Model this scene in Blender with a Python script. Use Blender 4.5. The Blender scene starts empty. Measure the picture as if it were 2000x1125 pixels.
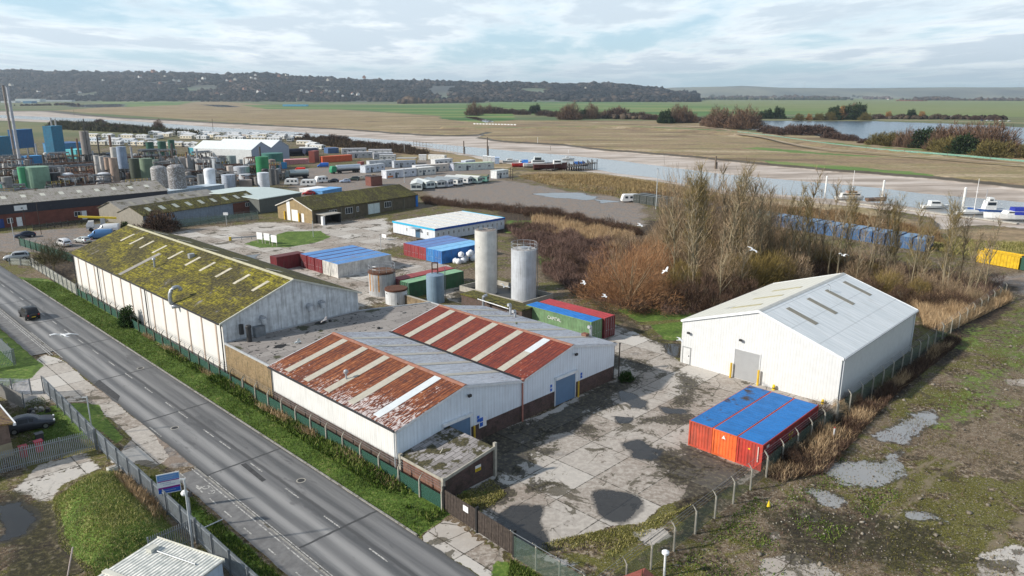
import bpy, math, random
import numpy as np
from mathutils import Vector, Matrix, noise as mnoise
R = math.radians
scn = bpy.context.scene
# ------------------------------------------------------------------ camera
F, PT, RO, H = 1421.11, 0.25875, -0.000833, 32.622      # focal length (px of 2000), pitch, roll, height
cd = bpy.data.cameras.new('camera'); cam = bpy.data.objects.new('camera', cd)
scn.collection.objects.link(cam); scn.camera = cam
cd.sensor_width = 36; cd.lens = 36 * F / 2000; cd.clip_start = 1; cd.clip_end = 60000
cam.location = (0, 0, H)
cam.rotation_euler = (Matrix.Rotation(math.pi / 2 - PT, 3, 'X') @ Matrix.Rotation(-RO, 3, 'Z')).to_euler()
# ------------------------------------------------------------------ light
SUN_AZ = (-0.951, -0.261); SUN_EL = R(30)
sv = Vector((SUN_AZ[0] * math.cos(SUN_EL), SUN_AZ[1] * math.cos(SUN_EL), math.sin(SUN_EL)))
sd = bpy.data.lights.new('sun', 'SUN'); sun = bpy.data.objects.new('sun', sd); scn.collection.objects.link(sun)
sd.energy = 4.9; sd.angle = R(1.8); sd.color = (1, .93, .83)
sun.rotation_euler = sv.to_track_quat('Z', 'Y').to_euler()
scn.view_settings.view_transform = 'Standard'; scn.view_settings.look = 'None'
scn.view_settings.gamma = 1; scn.view_settings.exposure = 0.22
class NB:                                                # small node-tree writer
 def __init__(s, tree): s.t = tree; s.N = tree.nodes; s.L = tree.links
 def put(s, sock, v):
  if isinstance(v, bpy.types.NodeSocket): s.L.new(v, sock)
  elif isinstance(v, (tuple, list)) and len(v) == 3 and sock.type == 'RGBA': sock.default_value = (*v, 1)
  else: sock.default_value = v
 def n(s, typ, ins=None, out=0, **props):
  nd = s.N.new(typ)
  for k, v in props.items(): setattr(nd, k, v)
  for k, v in (ins or {}).items(): s.put(nd.inputs[k], v)
  return nd.outputs[out]
 def noise(s, vec, scale, detail=4, rough=.6, dist=0):
  return s.n('ShaderNodeTexNoise', {'Vector': vec, 'Scale': scale, 'Detail': detail, 'Roughness': rough, 'Distortion': dist})
 def m(s, op, a, b=0.0, c=None, clamp=False):
  d = {0: a, 1: b}
  if c is not None: d[2] = c
  return s.n('ShaderNodeMath', d, operation=op, use_clamp=clamp)
 def mr(s, v, a, b, c=0.0, d=1.0):
  return s.n('ShaderNodeMapRange', {0: v, 1: a, 2: b, 3: c, 4: d}, interpolation_type='SMOOTHSTEP')
 def mix(s, f, a, b, blend='MIX'):
  nd = s.N.new('ShaderNodeMix'); nd.data_type = 'RGBA'; nd.blend_type = blend
  s.put(nd.inputs[0], f); s.put(nd.inputs[6], a); s.put(nd.inputs[7], b); return nd.outputs[2]
 def ramp(s, f, stops):
  nd = s.N.new('ShaderNodeValToRGB'); s.put(nd.inputs[0], f); e = nd.color_ramp.elements
  while len(e) < len(stops): e.new(.5)
  for i, (p, c) in enumerate(stops): e[i].position = p; e[i].color = (*c, 1)
  return nd.outputs[0]
 def map(s, vec, scale=(1, 1, 1), rot=(0, 0, 0), loc=(0, 0, 0)):
  return s.n('ShaderNodeMapping', {'Vector': vec, 'Scale': scale, 'Rotation': rot, 'Location': loc})
 def sep(s, vec):
  nd = s.N.new('ShaderNodeSeparateXYZ'); s.put(nd.inputs[0], vec); return nd.outputs
# ------------------------------------------------------------------ world: Nishita sky with broken cloud
world = bpy.data.worlds.new('World'); scn.world = world; world.use_nodes = True
w = NB(world.node_tree); w.N.clear()
sky = w.n('ShaderNodeTexSky', sky_type='NISHITA', sun_disc=False, sun_elevation=SUN_EL,
   sun_rotation=math.atan2(SUN_AZ[0], SUN_AZ[1]), air_density=1.0, dust_density=1.2, ozone_density=2.0)
tc = w.n('ShaderNodeTexCoord')
g = w.sep(tc)
zz = w.m('ADD', w.m('MAXIMUM', g[2], 0.0), .055)
cx = w.m('DIVIDE', g[0], zz); cy = w.m('DIVIDE', g[1], zz)
cv = w.n('ShaderNodeCombineXYZ', {0: cx, 1: cy, 2: 0.0})
c1 = w.noise(w.map(cv, (.50, .26, 1), loc=(5.3, .9, 0)), .75, 9, .62, .2)
c2 = w.noise(w.map(cv, (.5, .3, 1), loc=(7.7, 2.2, 0)), 2.3, 5, .6, .2)
cm = w.m('ADD', w.m('MULTIPLY', c1, .8), w.m('MULTIPLY', c2, .2))
cover = w.mr(cm, .40, .54)
shade = w.mr(w.m('ADD', w.m('ADD', cm, w.m('MULTIPLY', c2, .25)), w.mr(g[2], .05, .12, 0, .03)), .59, .70)
thin = w.mr(g[2], 0.0, .05, .2, 1.0)
ccol = w.mix(shade, (11.6, 11.8, 11.8), (6.8, 7.7, 8.5))
base = w.mix(w.mr(g[2], 0.0, .3), (6.4, 9.0, 10.2), (2.6, 4.9, 7.6))
base = w.mix(.72, sky, base)
scol = w.mix(w.m('MULTIPLY', cover, w.m('MULTIPLY', thin, .85)), base, ccol)
scol = w.mix(w.mr(g[2], .12, .5, 0, .85), scol, (2.0, 2.6, 3.5))
bg = w.n('ShaderNodeBackground', {'Color': scol, 'Strength': .1})
wo = w.N.new('ShaderNodeOutputWorld'); w.L.new(bg, wo.inputs[0])
# ------------------------------------------------------------------ frames of reference
Y = 0.8; OX, OY = -10.04, 57.994; CU, SU = math.cos(Y), math.sin(Y)
def ST(u, v, z=0.0):                                     # works-yard frame (u towards the river, v along the road) -> world
 return Vector((OX + u * CU - v * SU, OY + u * SU + v * CU, z))
def at(px, py, z=0.0):                                   # a point of the photograph on the plane z -> world
 X = px - 1000; Yp = 562.5 - py; cr, sr = math.cos(RO), math.sin(RO)
 x = X * cr + Yp * sr; y = -X * sr + Yp * cr; sp, cp = math.sin(PT), math.cos(PT)
 r = Vector((x / F, cp + y / F * sp, -sp + y / F * cp)); t = (z - H) / r.z
 return Vector((r.x * t, r.y * t, z))
def ray_at(px, py, dist):
 a = at(px, py, H - 1) - Vector((0, 0, H)); a.normalize(); return Vector((0, 0, H)) + a * dist
def hgt(b, px, py):                                      # height above ground of pixel py over ground point b
 a = at(px, py, H - 1) - Vector((0, 0, H)) if py > 187 else Vector(((px - 1000) / F, math.cos(PT) + (562.5 - py) / F * math.sin(PT), -math.sin(PT) + (562.5 - py) / F * math.cos(PT)))
 t = math.hypot(b.x, b.y) / math.hypot(a.x, a.y); return H + a.z * t
def uv_of(p): dx, dy = p.x - OX, p.y - OY; return dx * CU + dy * SU, -dx * SU + dy * CU
COL = scn.collection
class MB:
 def __init__(s): s.v = []; s.f = []; s.m = []
 def add(s, vs, fs, mi=0):
  k = len(s.v); s.v += [tuple(p) for p in vs]; s.f += [tuple(k + i for i in f) for f in fs]; s.m += [mi] * len(fs); return s
 def box(s, x0, y0, z0, x1, y1, z1, mi=0):
  return s.add([(x0, y0, z0), (x1, y0, z0), (x1, y1, z0), (x0, y1, z0), (x0, y0, z1), (x1, y0, z1), (x1, y1, z1), (x0, y1, z1)],
      [(0, 3, 2, 1), (4, 5, 6, 7), (0, 1, 5, 4), (1, 2, 6, 5), (2, 3, 7, 6), (3, 0, 4, 7)], mi)
 def cyl(s, x, y, z0, z1, r, r1=None, n=16, mi=0, caps=True):
  r1 = r if r1 is None else r1; vs = []
  for k in range(n):
   a = 2 * math.pi * k / n; vs.append((x + r * math.cos(a), y + r * math.sin(a), z0))
  for k in range(n):
   a = 2 * math.pi * k / n; vs.append((x + r1 * math.cos(a), y + r1 * math.sin(a), z1))
  fs = [(k, (k + 1) % n, n + (k + 1) % n, n + k) for k in range(n)]
  if caps: fs += [tuple(range(n))[::-1], tuple(range(n, 2 * n))]
  return s.add(vs, fs, mi)
 def lathe(s, x, y, prof, n=20, mi=0):                # prof: (r, z) bottom to top
  vs = [(x + r * math.cos(2 * math.pi * k / n), y + r * math.sin(2 * math.pi * k / n), z) for r, z in prof for k in range(n)]
  fs = [(j * n + k, j * n + (k + 1) % n, (j + 1) * n + (k + 1) % n, (j + 1) * n + k) for j in range(len(prof) - 1) for k in range(n)]
  fs += [tuple(range(n))[::-1], tuple((len(prof) - 1) * n + k for k in range(n))]
  return s.add(vs, fs, mi)
 def tube(s, pts, r, n=6, mi=0):
  P = [Vector(p) for p in pts]; rs = r if isinstance(r, (list, tuple)) else [r] * len(P); vs = []
  for i, p in enumerate(P):
   d = (P[min(i + 1, len(P) - 1)] - P[max(i - 1, 0)]).normalized()
   a = d.orthogonal().normalized() if abs(d.z) < .9 else Vector((1, 0, 0)); a = (a - d * a.dot(d)).normalized(); b = d.cross(a)
   for k in range(n):
    t = 2 * math.pi * k / n; vs.append(p + (a * math.cos(t) + b * math.sin(t)) * rs[i])
  fs = [(j * n + k, j * n + (k + 1) % n, (j + 1) * n + (k + 1) % n, (j + 1) * n + k) for j in range(len(P) - 1) for k in range(n)]
  fs += [tuple(range(n))[::-1], tuple((len(P) - 1) * n + k for k in range(n))]
  return s.add(vs, fs, mi)
 def prism(s, poly, axis, a, b, mi=0):                # poly 2-D extruded along axis ('x','y','z') from a to b
  def P(p, t): return {'x': (t, p[0], p[1]), 'y': (p[0], t, p[1]), 'z': (p[0], p[1], t)}[axis]
  n = len(poly); vs = [P(p, a) for p in poly] + [P(p, b) for p in poly]
  fs = [tuple(range(n)), tuple(range(n, 2 * n))[::-1]] + [(k, n + k, n + (k + 1) % n, (k + 1) % n) for k in range(n)]
  return s.add(vs, fs, mi)
 def slab(s, p, t, mi=0):                             # quad p thickened downwards by t
  q = [(a[0], a[1], a[2] - t) for a in p]
  return s.add(list(p) + q, [(0, 1, 2, 3), (7, 6, 5, 4), (0, 4, 5, 1), (1, 5, 6, 2), (2, 6, 7, 3), (3, 7, 4, 0)], mi)
 def mesh(s, name, mats, smooth=False):
  me = bpy.data.meshes.new(name); me.from_pydata(s.v, [], s.f)
  for m_ in (mats if isinstance(mats, (list, tuple)) else [mats]): me.materials.append(m_)
  if max(s.m, default=0): me.polygons.foreach_set('material_index', s.m)
  if smooth: me.polygons.foreach_set('use_smooth', [True] * len(me.polygons))
  me.update(); return me
 def build(s, name, mats, parent=None, smooth=False, loc=(0, 0, 0), rz=0.0, fix=True):
  me = s.mesh(name, mats, smooth)
  if fix:
   import bmesh
   b = bmesh.new(); b.from_mesh(me); bmesh.ops.recalc_face_normals(b, faces=b.faces); b.to_mesh(me); b.free()
  return put(name, me, parent, loc, rz)
def put(name, me, parent=None, loc=(0, 0, 0), rz=0.0):
 o = bpy.data.objects.new(name, me); COL.objects.link(o); o.location = loc; o.rotation_euler = (0, 0, rz)
 if parent: o.parent = parent
 return o
def tag(o, label=None, cat=None, group=None, kind=None):
 if label: o['label'] = label
 if cat: o['category'] = cat
 if group: o['group'] = group
 if kind: o['kind'] = kind
 return o
def thing(name, label, cat, loc, rz=0.0, group=None):
 o = put(name, None, None, loc, rz); return tag(o, label, cat, group)
def clone(root, loc, rz, label=None, sc=None, group=None):
 r = root.copy(); COL.objects.link(r); r.location = loc; r.rotation_euler = (0, 0, rz)
 if sc is not None: r.scale = sc if isinstance(sc, tuple) else (sc, sc, sc)
 if label: r['label'] = label
 if group: r['group'] = group
 for ch in root.children:
  c = ch.copy(); COL.objects.link(c); c.parent = r
  for gch in ch.children:
   d = gch.copy(); COL.objects.link(d); d.parent = c
 return r
# ------------------------------------------------------------------ materials
_mc = {}
def mt(color, rough=.6, metal=0.0, var=.12, scale=1.5, dirt=None, streak=0.0, ribs=None, bump=.15, key=''):
 """painted or weathered surface; dirt=(colour, amount 0..1, scale); ribs=(axis, pitch)"""
 k = (color, rough, metal, var, scale, dirt, streak, ribs, bump, key)
 if k in _mc: return _mc[k]
 mat = bpy.data.materials.new('surface'); mat.use_nodes = True; b = NB(mat.node_tree); bs = b.N['Principled BSDF']
 tcn = b.N.new('ShaderNodeTexCoord'); oi = b.N.new('ShaderNodeObjectInfo')
 ov = tcn.outputs['Object']
 off = b.m('MULTIPLY', oi.outputs['Random'], 37.0)
 vec = b.n('ShaderNodeVectorMath', {0: ov, 1: b.n('ShaderNodeCombineXYZ', {0: off, 1: off, 2: off})}, operation='ADD')
 n1 = b.noise(vec, scale, 5, .62)
 c = b.mix(b.mr(n1, .25, .75), tuple(max(0, x * (1 - var)) for x in color), tuple(min(1, x * (1 + var)) for x in color))
 if dirt:
  n2 = b.noise(vec, dirt[2], 6, .68)
  c = b.mix(b.mr(n2, .72 - .5 * dirt[1], .86 - .5 * dirt[1]), c, dirt[0])
 if streak:
  n3 = b.noise(b.map(vec, (3.2, 3.2, .22)), 1.3, 4, .6)
  c = b.mix(b.m('MULTIPLY', b.mr(n3, .45, .75), streak), c, (.11, .09, .075))
 h = b.noise(vec, scale * 9, 3, .6)
 if ribs:
  x = b.sep(ov)
  q = {'x': x[0], 'y': x[1], 'z': x[2]}.get(ribs[0]) or b.m('ADD', x[0], x[1])
  sn = b.m('SINE', b.m('MULTIPLY', q, 2 * math.pi / ribs[1]))
  c = b.mix(b.m('MULTIPLY', b.mr(sn, -.9, -.2, 1, 0), .16), c, tuple(x_ * .45 for x_ in color))
  h = b.m('ADD', b.m('MULTIPLY', h, .3), b.mr(sn, -.7, .7))
 bp = b.n('ShaderNodeBump', {'Strength': bump, 'Distance': .06, 'Height': h})
 b.put(bs.inputs['Base Color'], c); bs.inputs['Roughness'].default_value = rough; bs.inputs['Metallic'].default_value = metal
 b.L.new(bp, bs.inputs['Normal']); _mc[k] = mat; return mat
def custom(name, fn):
 mat = bpy.data.materials.new(name); mat.use_nodes = True; b = NB(mat.node_tree); fn(b, b.N['Principled BSDF']); return mat
def OC(b): return b.n('ShaderNodeTexCoord', out=3)
def POS(b): return b.n('ShaderNodeNewGeometry', out=0)
def f_moss(cov, tint=(.30, .27, .03)):
 def fn(b, bs):
  v = OC(b)
  n = b.noise(v, .33, 7, .72); n2 = b.noise(v, 2.6, 5, .7); n3 = b.noise(b.map(v, (3.2, .35, 1)), 1.2, 4, .6)
  st = b.noise(b.map(v, (.25, 5, .25)), 1.0, 3, .5)
  grey = b.mix(b.mr(st, .3, .7), (.24, .22, .195), (.36, .34, .31))
  mcol = b.ramp(b.m('ADD', b.m('MULTIPLY', n2, .6), b.m('MULTIPLY', n3, .4)),
      [(.38, (.018, .018, .006)), (.455, tuple(x * .30 for x in tint)), (.51, tuple(x * .55 for x in tint)), (.56, tint), (.64, tuple(x * 1.25 for x in (tint[0], tint[1] * 1.15, tint[2])))])
  big = b.noise(b.map(v, (.5, .28, .5)), .5, 5, .65)
  mcol = b.mix(b.mr(big, .42, .56, .85, 0), mcol, b.ramp(n2, [(.4, (.012, .010, .005)), (.5, (.05, .042, .012)), (.6, (.10, .082, .02))]))
  s = b.m('ADD', b.m('MULTIPLY', n, .7), b.m('MULTIPLY', st, .3))
  f = b.mr(b.m('ADD', s, b.m('MULTIPLY', n2, .15)), .62 - .3 * cov, .72 - .3 * cov)
  b.put(bs.inputs[0], b.mix(f, grey, mcol)); bs.inputs['Roughness'].default_value = .95
  y = b.sep(v)[1]
  hgt_ = b.m('ADD', b.m('MULTIPLY', n2, b.m('MULTIPLY', f, 1.4)), b.m('MULTIPLY', b.m('SINE', b.m('MULTIPLY', y, 2 * math.pi / .5)), .2))
  b.L.new(b.n('ShaderNodeBump', {'Strength': .8, 'Distance': .12, 'Height': hgt_}), bs.inputs['Normal'])
 return fn
def f_rust(dark, eave, length, sgn=1):
 """rusting sheet roof: x = distance from the eave, y = along the ridge"""
 def fn(b, bs):
  v = OC(b); s = b.sep(v)
  x = b.m('MULTIPLY', b.m('SUBTRACT', s[0], eave), float(sgn))
  band = b.noise(b.map(v, (.25, 2.6, .3)), 1.6, 4, .6)
  speck = b.noise(b.map(v, (1.5, 5.0, 1.5)), 1.4, 3, .55)
  big = b.noise(v, .35, 4, .6)
  rust = b.ramp(b.m('ADD', b.m('MULTIPLY', band, .6), b.m('MULTIPLY', speck, .4)),
      [(.36, (.05, .014, .010)), (.46, (.11, .028, .012)), (.54, (.22, .062, .018)), (.66, (.38, .15, .055))] if not dark else
      [(.34, (.07, .013, .011)), (.48, (.145, .024, .015)), (.6, (.23, .045, .018)), (.74, (.38, .11, .04))])
  # paint film left: most at the eave and towards the gable end
  fade = b.m('ADD', b.m('MULTIPLY', b.mr(x, 0, 5.5, 1, 0), .15 if not dark else .03), b.m('MULTIPLY', b.mr(s[1], 0, length * .6, 1, 0), .10 if not dark else .05))
  f = b.mr(b.m('ADD', b.m('ADD', b.m('MULTIPLY', speck, .75), b.m('MULTIPLY', big, .25)), fade), .705, .745)
  c = b.mix(f, rust, b.mix(big, (.42, .37, .36), (.60, .54, .53)))
  pur = b.m('SINE', b.m('MULTIPLY', s[0], 2 * math.pi / 1.3))
  c = b.mix(b.m('MULTIPLY', b.mr(pur, .86, .98), .35), c, (.07, .025, .02))
  b.put(bs.inputs[0], c); bs.inputs['Roughness'].default_value = .75
  rb = b.m('SINE', b.m('MULTIPLY', s[1], 2 * math.pi / .4))
  b.L.new(b.n('ShaderNodeBump', {'Strength': .35, 'Distance': .05, 'Height': b.mr(rb, -.7, .7)}), bs.inputs['Normal'])
 return fn
def f_galv(b, bs):
 v = OC(b); s = b.sep(v)
 band = b.noise(b.map(v, (.5, 3.0, .5)), 1.5, 5, .65); sp = b.noise(b.map(v, (1.3, 4, 1.3)), 1.7, 3, .6); big = b.noise(v, .25, 3)
 c = b.mix(b.mr(band, .3, .7), (.32, .345, .39), (.54, .57, .62))
 f = b.mr(b.m('ADD', b.m('MULTIPLY', sp, .8), b.m('ADD', b.m('MULTIPLY', big, .2), b.mr(s[1], 0, 22, 0, .07))), .56, .66)
 c = b.mix(b.m('MULTIPLY', f, .8), c, (.15, .085, .08))
 b.put(bs.inputs[0], c); bs.inputs['Roughness'].default_value = .55; bs.inputs['Metallic'].default_value = .15
 rb = b.m('SINE', b.m('MULTIPLY', s[1], 2 * math.pi / .4))
 b.L.new(b.n('ShaderNodeBump', {'Strength': .4, 'Distance': .05, 'Height': b.mr(rb, -.7, .7)}), bs.inputs['Normal'])
def f_brick(c1, c2, mort, moss=0.0):
 def fn(b, bs):
  v = OC(b); s = b.sep(v)
  q = b.n('ShaderNodeCombineXYZ', {0: b.m('ADD', s[0], s[1]), 1: s[2], 2: 0.0})
  bn = b.N.new('ShaderNodeTexBrick'); b.put(bn.inputs['Vector'], q); bn.inputs['Scale'].default_value = 1
  for k, x in (('Brick Width', .225), ('Row Height', .075), ('Mortar Size', .008)): bn.inputs[k].default_value = x
  b.put(bn.inputs['Color1'], c1); b.put(bn.inputs['Color2'], c2); b.put(bn.inputs['Mortar'], mort)
  n = b.noise(v, 1.1, 6, .7)
  c = b.mix(b.mr(n, .4, .75), bn.outputs[0], tuple(x * .55 for x in c1))
  st = b.noise(b.map(v, (2.5, 2.5, .4)), 1, 4, .6)
  c = b.mix(b.m('MULTIPLY', b.mr(st, .5, .72), .55), c, (.05, .045, .035))
  if moss: c = b.mix(b.m('MULTIPLY', b.mr(b.m('ADD', b.noise(v, 2.2, 5), b.mr(s[2], 0, 1.2, .15, 0)), .5, .66), moss), c, (.05, .06, .02))
  b.put(bs.inputs[0], c); bs.inputs['Roughness'].default_value = .9
  b.L.new(b.n('ShaderNodeBump', {'Strength': .4, 'Distance': .02, 'Height': bn.outputs[1]}), bs.inputs['Normal'])
 return fn
def f_blades(cols, rough=.9):                            # plants: every blade or twig gets its own tone
 def fn(b, bs):
  r = b.n('ShaderNodeNewGeometry', out='Random Per Island')
  n = b.noise(POS(b), .22, 3)
  c = b.ramp(b.m('ADD', b.m('MULTIPLY', r, .55), b.m('MULTIPLY', n, .45)), [(.12 + .76 * i / (len(cols) - 1), c_) for i, c_ in enumerate(cols)])
  b.put(bs.inputs[0], c); bs.inputs['Roughness'].default_value = rough; bs.inputs['Specular IOR Level'].default_value = .1
 return fn
def f_blob(cols):
 def fn(b, bs):
  r = b.n('ShaderNodeNewGeometry', out='Random Per Island')
  p = POS(b); n = b.mr(b.noise(p, .005, 6, .7), .36, .64); n2 = b.mr(b.noise(p, .06, 4, .7), .35, .65)
  c = b.ramp(b.m('ADD', b.m('MULTIPLY', r, .22), b.m('ADD', b.m('MULTIPLY', n, .48), b.m('MULTIPLY', n2, .30))), [(.15 + .7 * i / (len(cols) - 1), c_) for i, c_ in enumerate(cols)])
  b.put(bs.inputs[0], c); bs.inputs['Roughness'].default_value = 1; bs.inputs['Specular IOR Level'].default_value = 0
 return fn
M = {}
M['white_clad'] = mt((.69, .69, .68), .5, var=.06, scale=.7, streak=.16, ribs=('xy', .34), dirt=((.45, .45, .42), .05, .8))
M['white_smooth'] = mt((.70, .69, .665), .6, var=.05, scale=.5, streak=.06)
M['blue_white'] = mt((.70, .77, .85), .45, var=.05, scale=.7, streak=.15, ribs=('xy', .4))  # workshop gable face: bluish shade put into the white cladding colour
M['wh_roof_w'] = mt((.66, .655, .59), .5, var=.04, ribs=('x', 1.0), streak=.12)  # left warehouse slope: warm sunlight put into the pale roof colour
M['wh_wall'] = mt((.635, .65, .655), .5, var=.05, ribs=('xy', .33), streak=.07)
M['skylight'] = mt((.44, .41, .34), .4, var=.1, scale=2, dirt=((.4, .38, .3), .2, 1.5))
M['skylight_new'] = mt((.62, .66, .68), .35, var=.05)
M['skylight_brown'] = mt((.24, .22, .17), .5, var=.1, scale=2)
M['trim'] = mt((.62, .60, .56), .6, streak=.3)
M['dark'] = mt((.03, .03, .032), .6)
M['black'] = mt((.012, .012, .013), .7)
M['rust'] = mt((.10, .04, .022), .85, var=.4, scale=3)
M['pipe_red'] = mt((.40, .17, .13), .7, var=.2)
M['galv'] = mt((.42, .44, .47), .4, .5, var=.15, scale=3)
M['galv_dark'] = mt((.22, .24, .26), .45, .4, var=.2, scale=3)
M['steel_pale'] = mt((.50, .53, .55), .5, .2, var=.1, streak=.3)
M['door_blue'] = mt((.12, .22, .36), .5, var=.06, ribs=('z', .12), streak=.12)
M['door_grey'] = mt((.34, .35, .36), .5, var=.04, ribs=('z', .12))
M['glass'] = mt((.03, .04, .05), .12, var=.3)
M['glass_far'] = mt((.06, .08, .10), .2, var=.5, scale=1)
M['concrete_post'] = mt((.36, .34, .29), .9, var=.2, streak=.3)
M['concrete'] = mt((.36, .34, .30), .9, var=.2, scale=2, dirt=((.12, .12, .06), .3, 2))
M['yellow'] = mt((.70, .45, .04), .55, var=.15, streak=.3)
M['wood_dark'] = mt((.055, .042, .035), .9, var=.5, scale=4, ribs=('xy', .15))
M['wood'] = mt((.14, .11, .085), .9, var=.35, scale=4)
M['sign_white'] = mt((.78, .79, .80), .5, var=.03)
M['sign_blue'] = mt((.02, .12, .52), .5, var=.05)
M['sign_red'] = mt((.5, .03, .03), .5)
M['sign_purple'] = mt((.22, .01, .22), .5)
M['sign_yellow'] = mt((.78, .55, .02), .5)
M['tyre'] = mt((.018, .018, .018), .9)
M['rim'] = mt((.35, .36, .37), .35, .7)
M['headlight'] = mt((.7, .72, .75), .15)
M['taillight'] = mt((.45, .02, .02), .3)
M['brick_brown'] = custom('brown_brick', f_brick((.115, .065, .05), (.075, .045, .042), (.15, .135, .12), .3))
M['brick_yellow'] = custom('yellow_brick', f_brick((.34, .235, .115), (.23, .155, .075), (.24, .2, .14), .35))
M['brick_red'] = custom('red_brick', f_brick((.26, .105, .065), (.18, .075, .05), (.24, .2, .17), .15))
M['brick_purple'] = custom('purple_brick', f_brick((.075, .045, .045), (.13, .07, .06), (.11, .095, .09), .15))
M['moss_roof'] = custom('moss_roof', f_moss(.74, (.25, .215, .014)))
M['moss_roof2'] = custom('moss_roof_brown', f_moss(.85, (.15, .135, .022)))
M['lichen_roof'] = custom('lichen_roof', f_moss(.12, (.16, .14, .05)))
M['galv_roof'] = custom('galvanised_roof', f_galv)
M['rust_a'] = custom('rusted_roof', f_rust(False, 0.0, 24))
M['rust_b'] = custom('rusted_dark_roof', f_rust(True, 15.84, 24))
def f_felt(b, bs):                                       # patched flat roofing: sheets with joints and dark repairs
 v = OC(b)
 bn = b.N.new('ShaderNodeTexBrick'); b.put(bn.inputs['Vector'], b.map(v, rot=(0, 0, .12))); bn.inputs['Scale'].default_value = 1
 for k, x in (('Brick Width', 3.4), ('Row Height', 1.5), ('Mortar Size', .025)): bn.inputs[k].default_value = x
 b.put(bn.inputs['Color1'], (.30, .275, .255)); b.put(bn.inputs['Color2'], (.19, .17, .16)); b.put(bn.inputs['Mortar'], (.07, .06, .055))
 c = b.mix(b.mr(b.noise(v, 4, 5, .7), .3, .7, 0, .35), bn.outputs[0], (.36, .335, .31))
 sp = b.noise(v, 1.5, 2, .5); zone = b.noise(v, .22, 2)
 c = b.mix(b.mr(b.m('ADD', sp, b.mr(zone, .4, .6, 0, .06)), .665, .68), c, (.03, .029, .028))
 c = b.mix(b.mr(b.noise(v, .35, 4, .6), .60, .66), c, (.06, .06, .03))
 b.put(bs.inputs[0], c); bs.inputs['Roughness'].default_value = .9
 b.L.new(b.n('ShaderNodeBump', {'Strength': .3, 'Distance': .03, 'Height': b.noise(v, 14, 3)}), bs.inputs['Normal'])
def f_leanto(b, bs):                                     # slab roof half hidden by moss
 v = OC(b)
 bn = b.N.new('ShaderNodeTexBrick'); b.put(bn.inputs['Vector'], v); bn.inputs['Scale'].default_value = 1
 for k, x in (('Brick Width', 1.3), ('Row Height', .5), ('Mortar Size', .03)): bn.inputs[k].default_value = x
 b.put(bn.inputs['Color1'], (.20, .185, .18)); b.put(bn.inputs['Color2'], (.34, .32, .32)); b.put(bn.inputs['Mortar'], (.08, .075, .07))
 c = b.mix(b.mr(b.noise(v, .75, 6, .65), .47, .54), bn.outputs[0], b.ramp(b.noise(v, 5, 4, .7), [(.35, (.02, .02, .012)), (.6, (.08, .07, .03))]))
 b.put(bs.inputs[0], c); bs.inputs['Roughness'].default_value = .95
 b.L.new(b.n('ShaderNodeBump', {'Strength': .5, 'Distance': .06, 'Height': b.noise(v, 3, 4, .7)}), bs.inputs['Normal'])
M['felt'] = custom('patched_felt', f_felt)
M['leanto_roof'] = custom('mossy_slabs', f_leanto)
def f_wh_roof(b, bs):                                    # pale sheeted roof, the shaded slope's blue in its colour, with rib lines, washed stains and lap joints
 v = OC(b); s = b.sep(v)
 st = b.noise(b.map(v, (.12, 2.2, .3)), 1.3, 5, .6)
 c = b.mix(b.mr(st, .3, .72), (.60, .64, .655), (.78, .80, .81))
 c = b.mix(b.m('MULTIPLY', b.mr(b.noise(b.map(v, (.2, 3, 1)), 1.1, 3), .56, .68), .3), c, (.40, .38, .32))
 rb = b.m('SINE', b.m('MULTIPLY', s[1], 2 * math.pi / .33))
 c = b.mix(b.m('MULTIPLY', b.mr(rb, -.95, -.5, 1, 0), .14), c, (.35, .37, .38))
 lap = b.m('SINE', b.m('MULTIPLY', s[0], 2 * math.pi / 3.2))
 c = b.mix(b.m('MULTIPLY', b.mr(lap, .985, .999), .35), c, (.3, .32, .33))
 b.put(bs.inputs[0], c); bs.inputs['Roughness'].default_value = .45
 b.L.new(b.n('ShaderNodeBump', {'Strength': .25, 'Distance': .04, 'Height': b.mr(rb, -.7, .7)}), bs.inputs['Normal'])
M['wh_roof'] = custom('pale_roof', f_wh_roof)
def chain_mat(col, dens):
 def fn(b, bs):
  b.put(bs.inputs[0], col); bs.inputs['Roughness'].default_value = .8
  v = OC(b); n = b.noise(v, 9, 3, .7)
  tr = b.n('ShaderNodeBsdfTransparent'); mx = b.N.new('ShaderNodeMixShader')
  b.put(mx.inputs[0], b.m('MULTIPLY', b.mr(n, .25, .7, .7, 1.25), dens, clamp=True)); b.L.new(tr, mx.inputs[1]); b.L.new(bs.outputs[0], mx.inputs[2])
  b.L.new(mx.outputs[0], b.N['Material Output'].inputs[0])
 return custom('wire_mesh', fn)
M['mesh_green'] = chain_mat((.02, .085, .06), .70)
M['mesh_grey'] = chain_mat((.10, .15, .12), .27)
# ================================================================== GROUND
def axis(parts, lo, hi, fine, g):                        # fine spacing inside [lo,hi], growing outside
 c = list(np.arange(lo, hi, fine)); a = c[-1]; st = fine
 while a < parts[1]: st *= g; a += st; c.append(a)
 a = c[0]; st = fine; pre = []
 while a > parts[0]: st *= g; a -= st; pre.append(a)
 return np.array(pre[::-1] + c)
gx = axis((-12000, 12000), -105, 95, .5, 1.035)
gy = axis((-60, 16000), 38, 190, .5, 1.0135)
GX, GY = np.meshgrid(gx, gy); PX = GX.ravel(); PY = GY.ravel()
_near = (np.hypot(PX, PY) < 1200)
_w = [np.array([(mnoise.noise(Vector((x * .13, y * .13, o))) * 1.9 + mnoise.noise(Vector((x * .55, y * .55, o + 3))) * .8) if k_ else 0.0 for x, y, k_ in zip(PX, PY, _near)]) for o in (1, 20)]
_far = np.clip(np.hypot(PX, PY) / 120, 1, 6)
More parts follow.
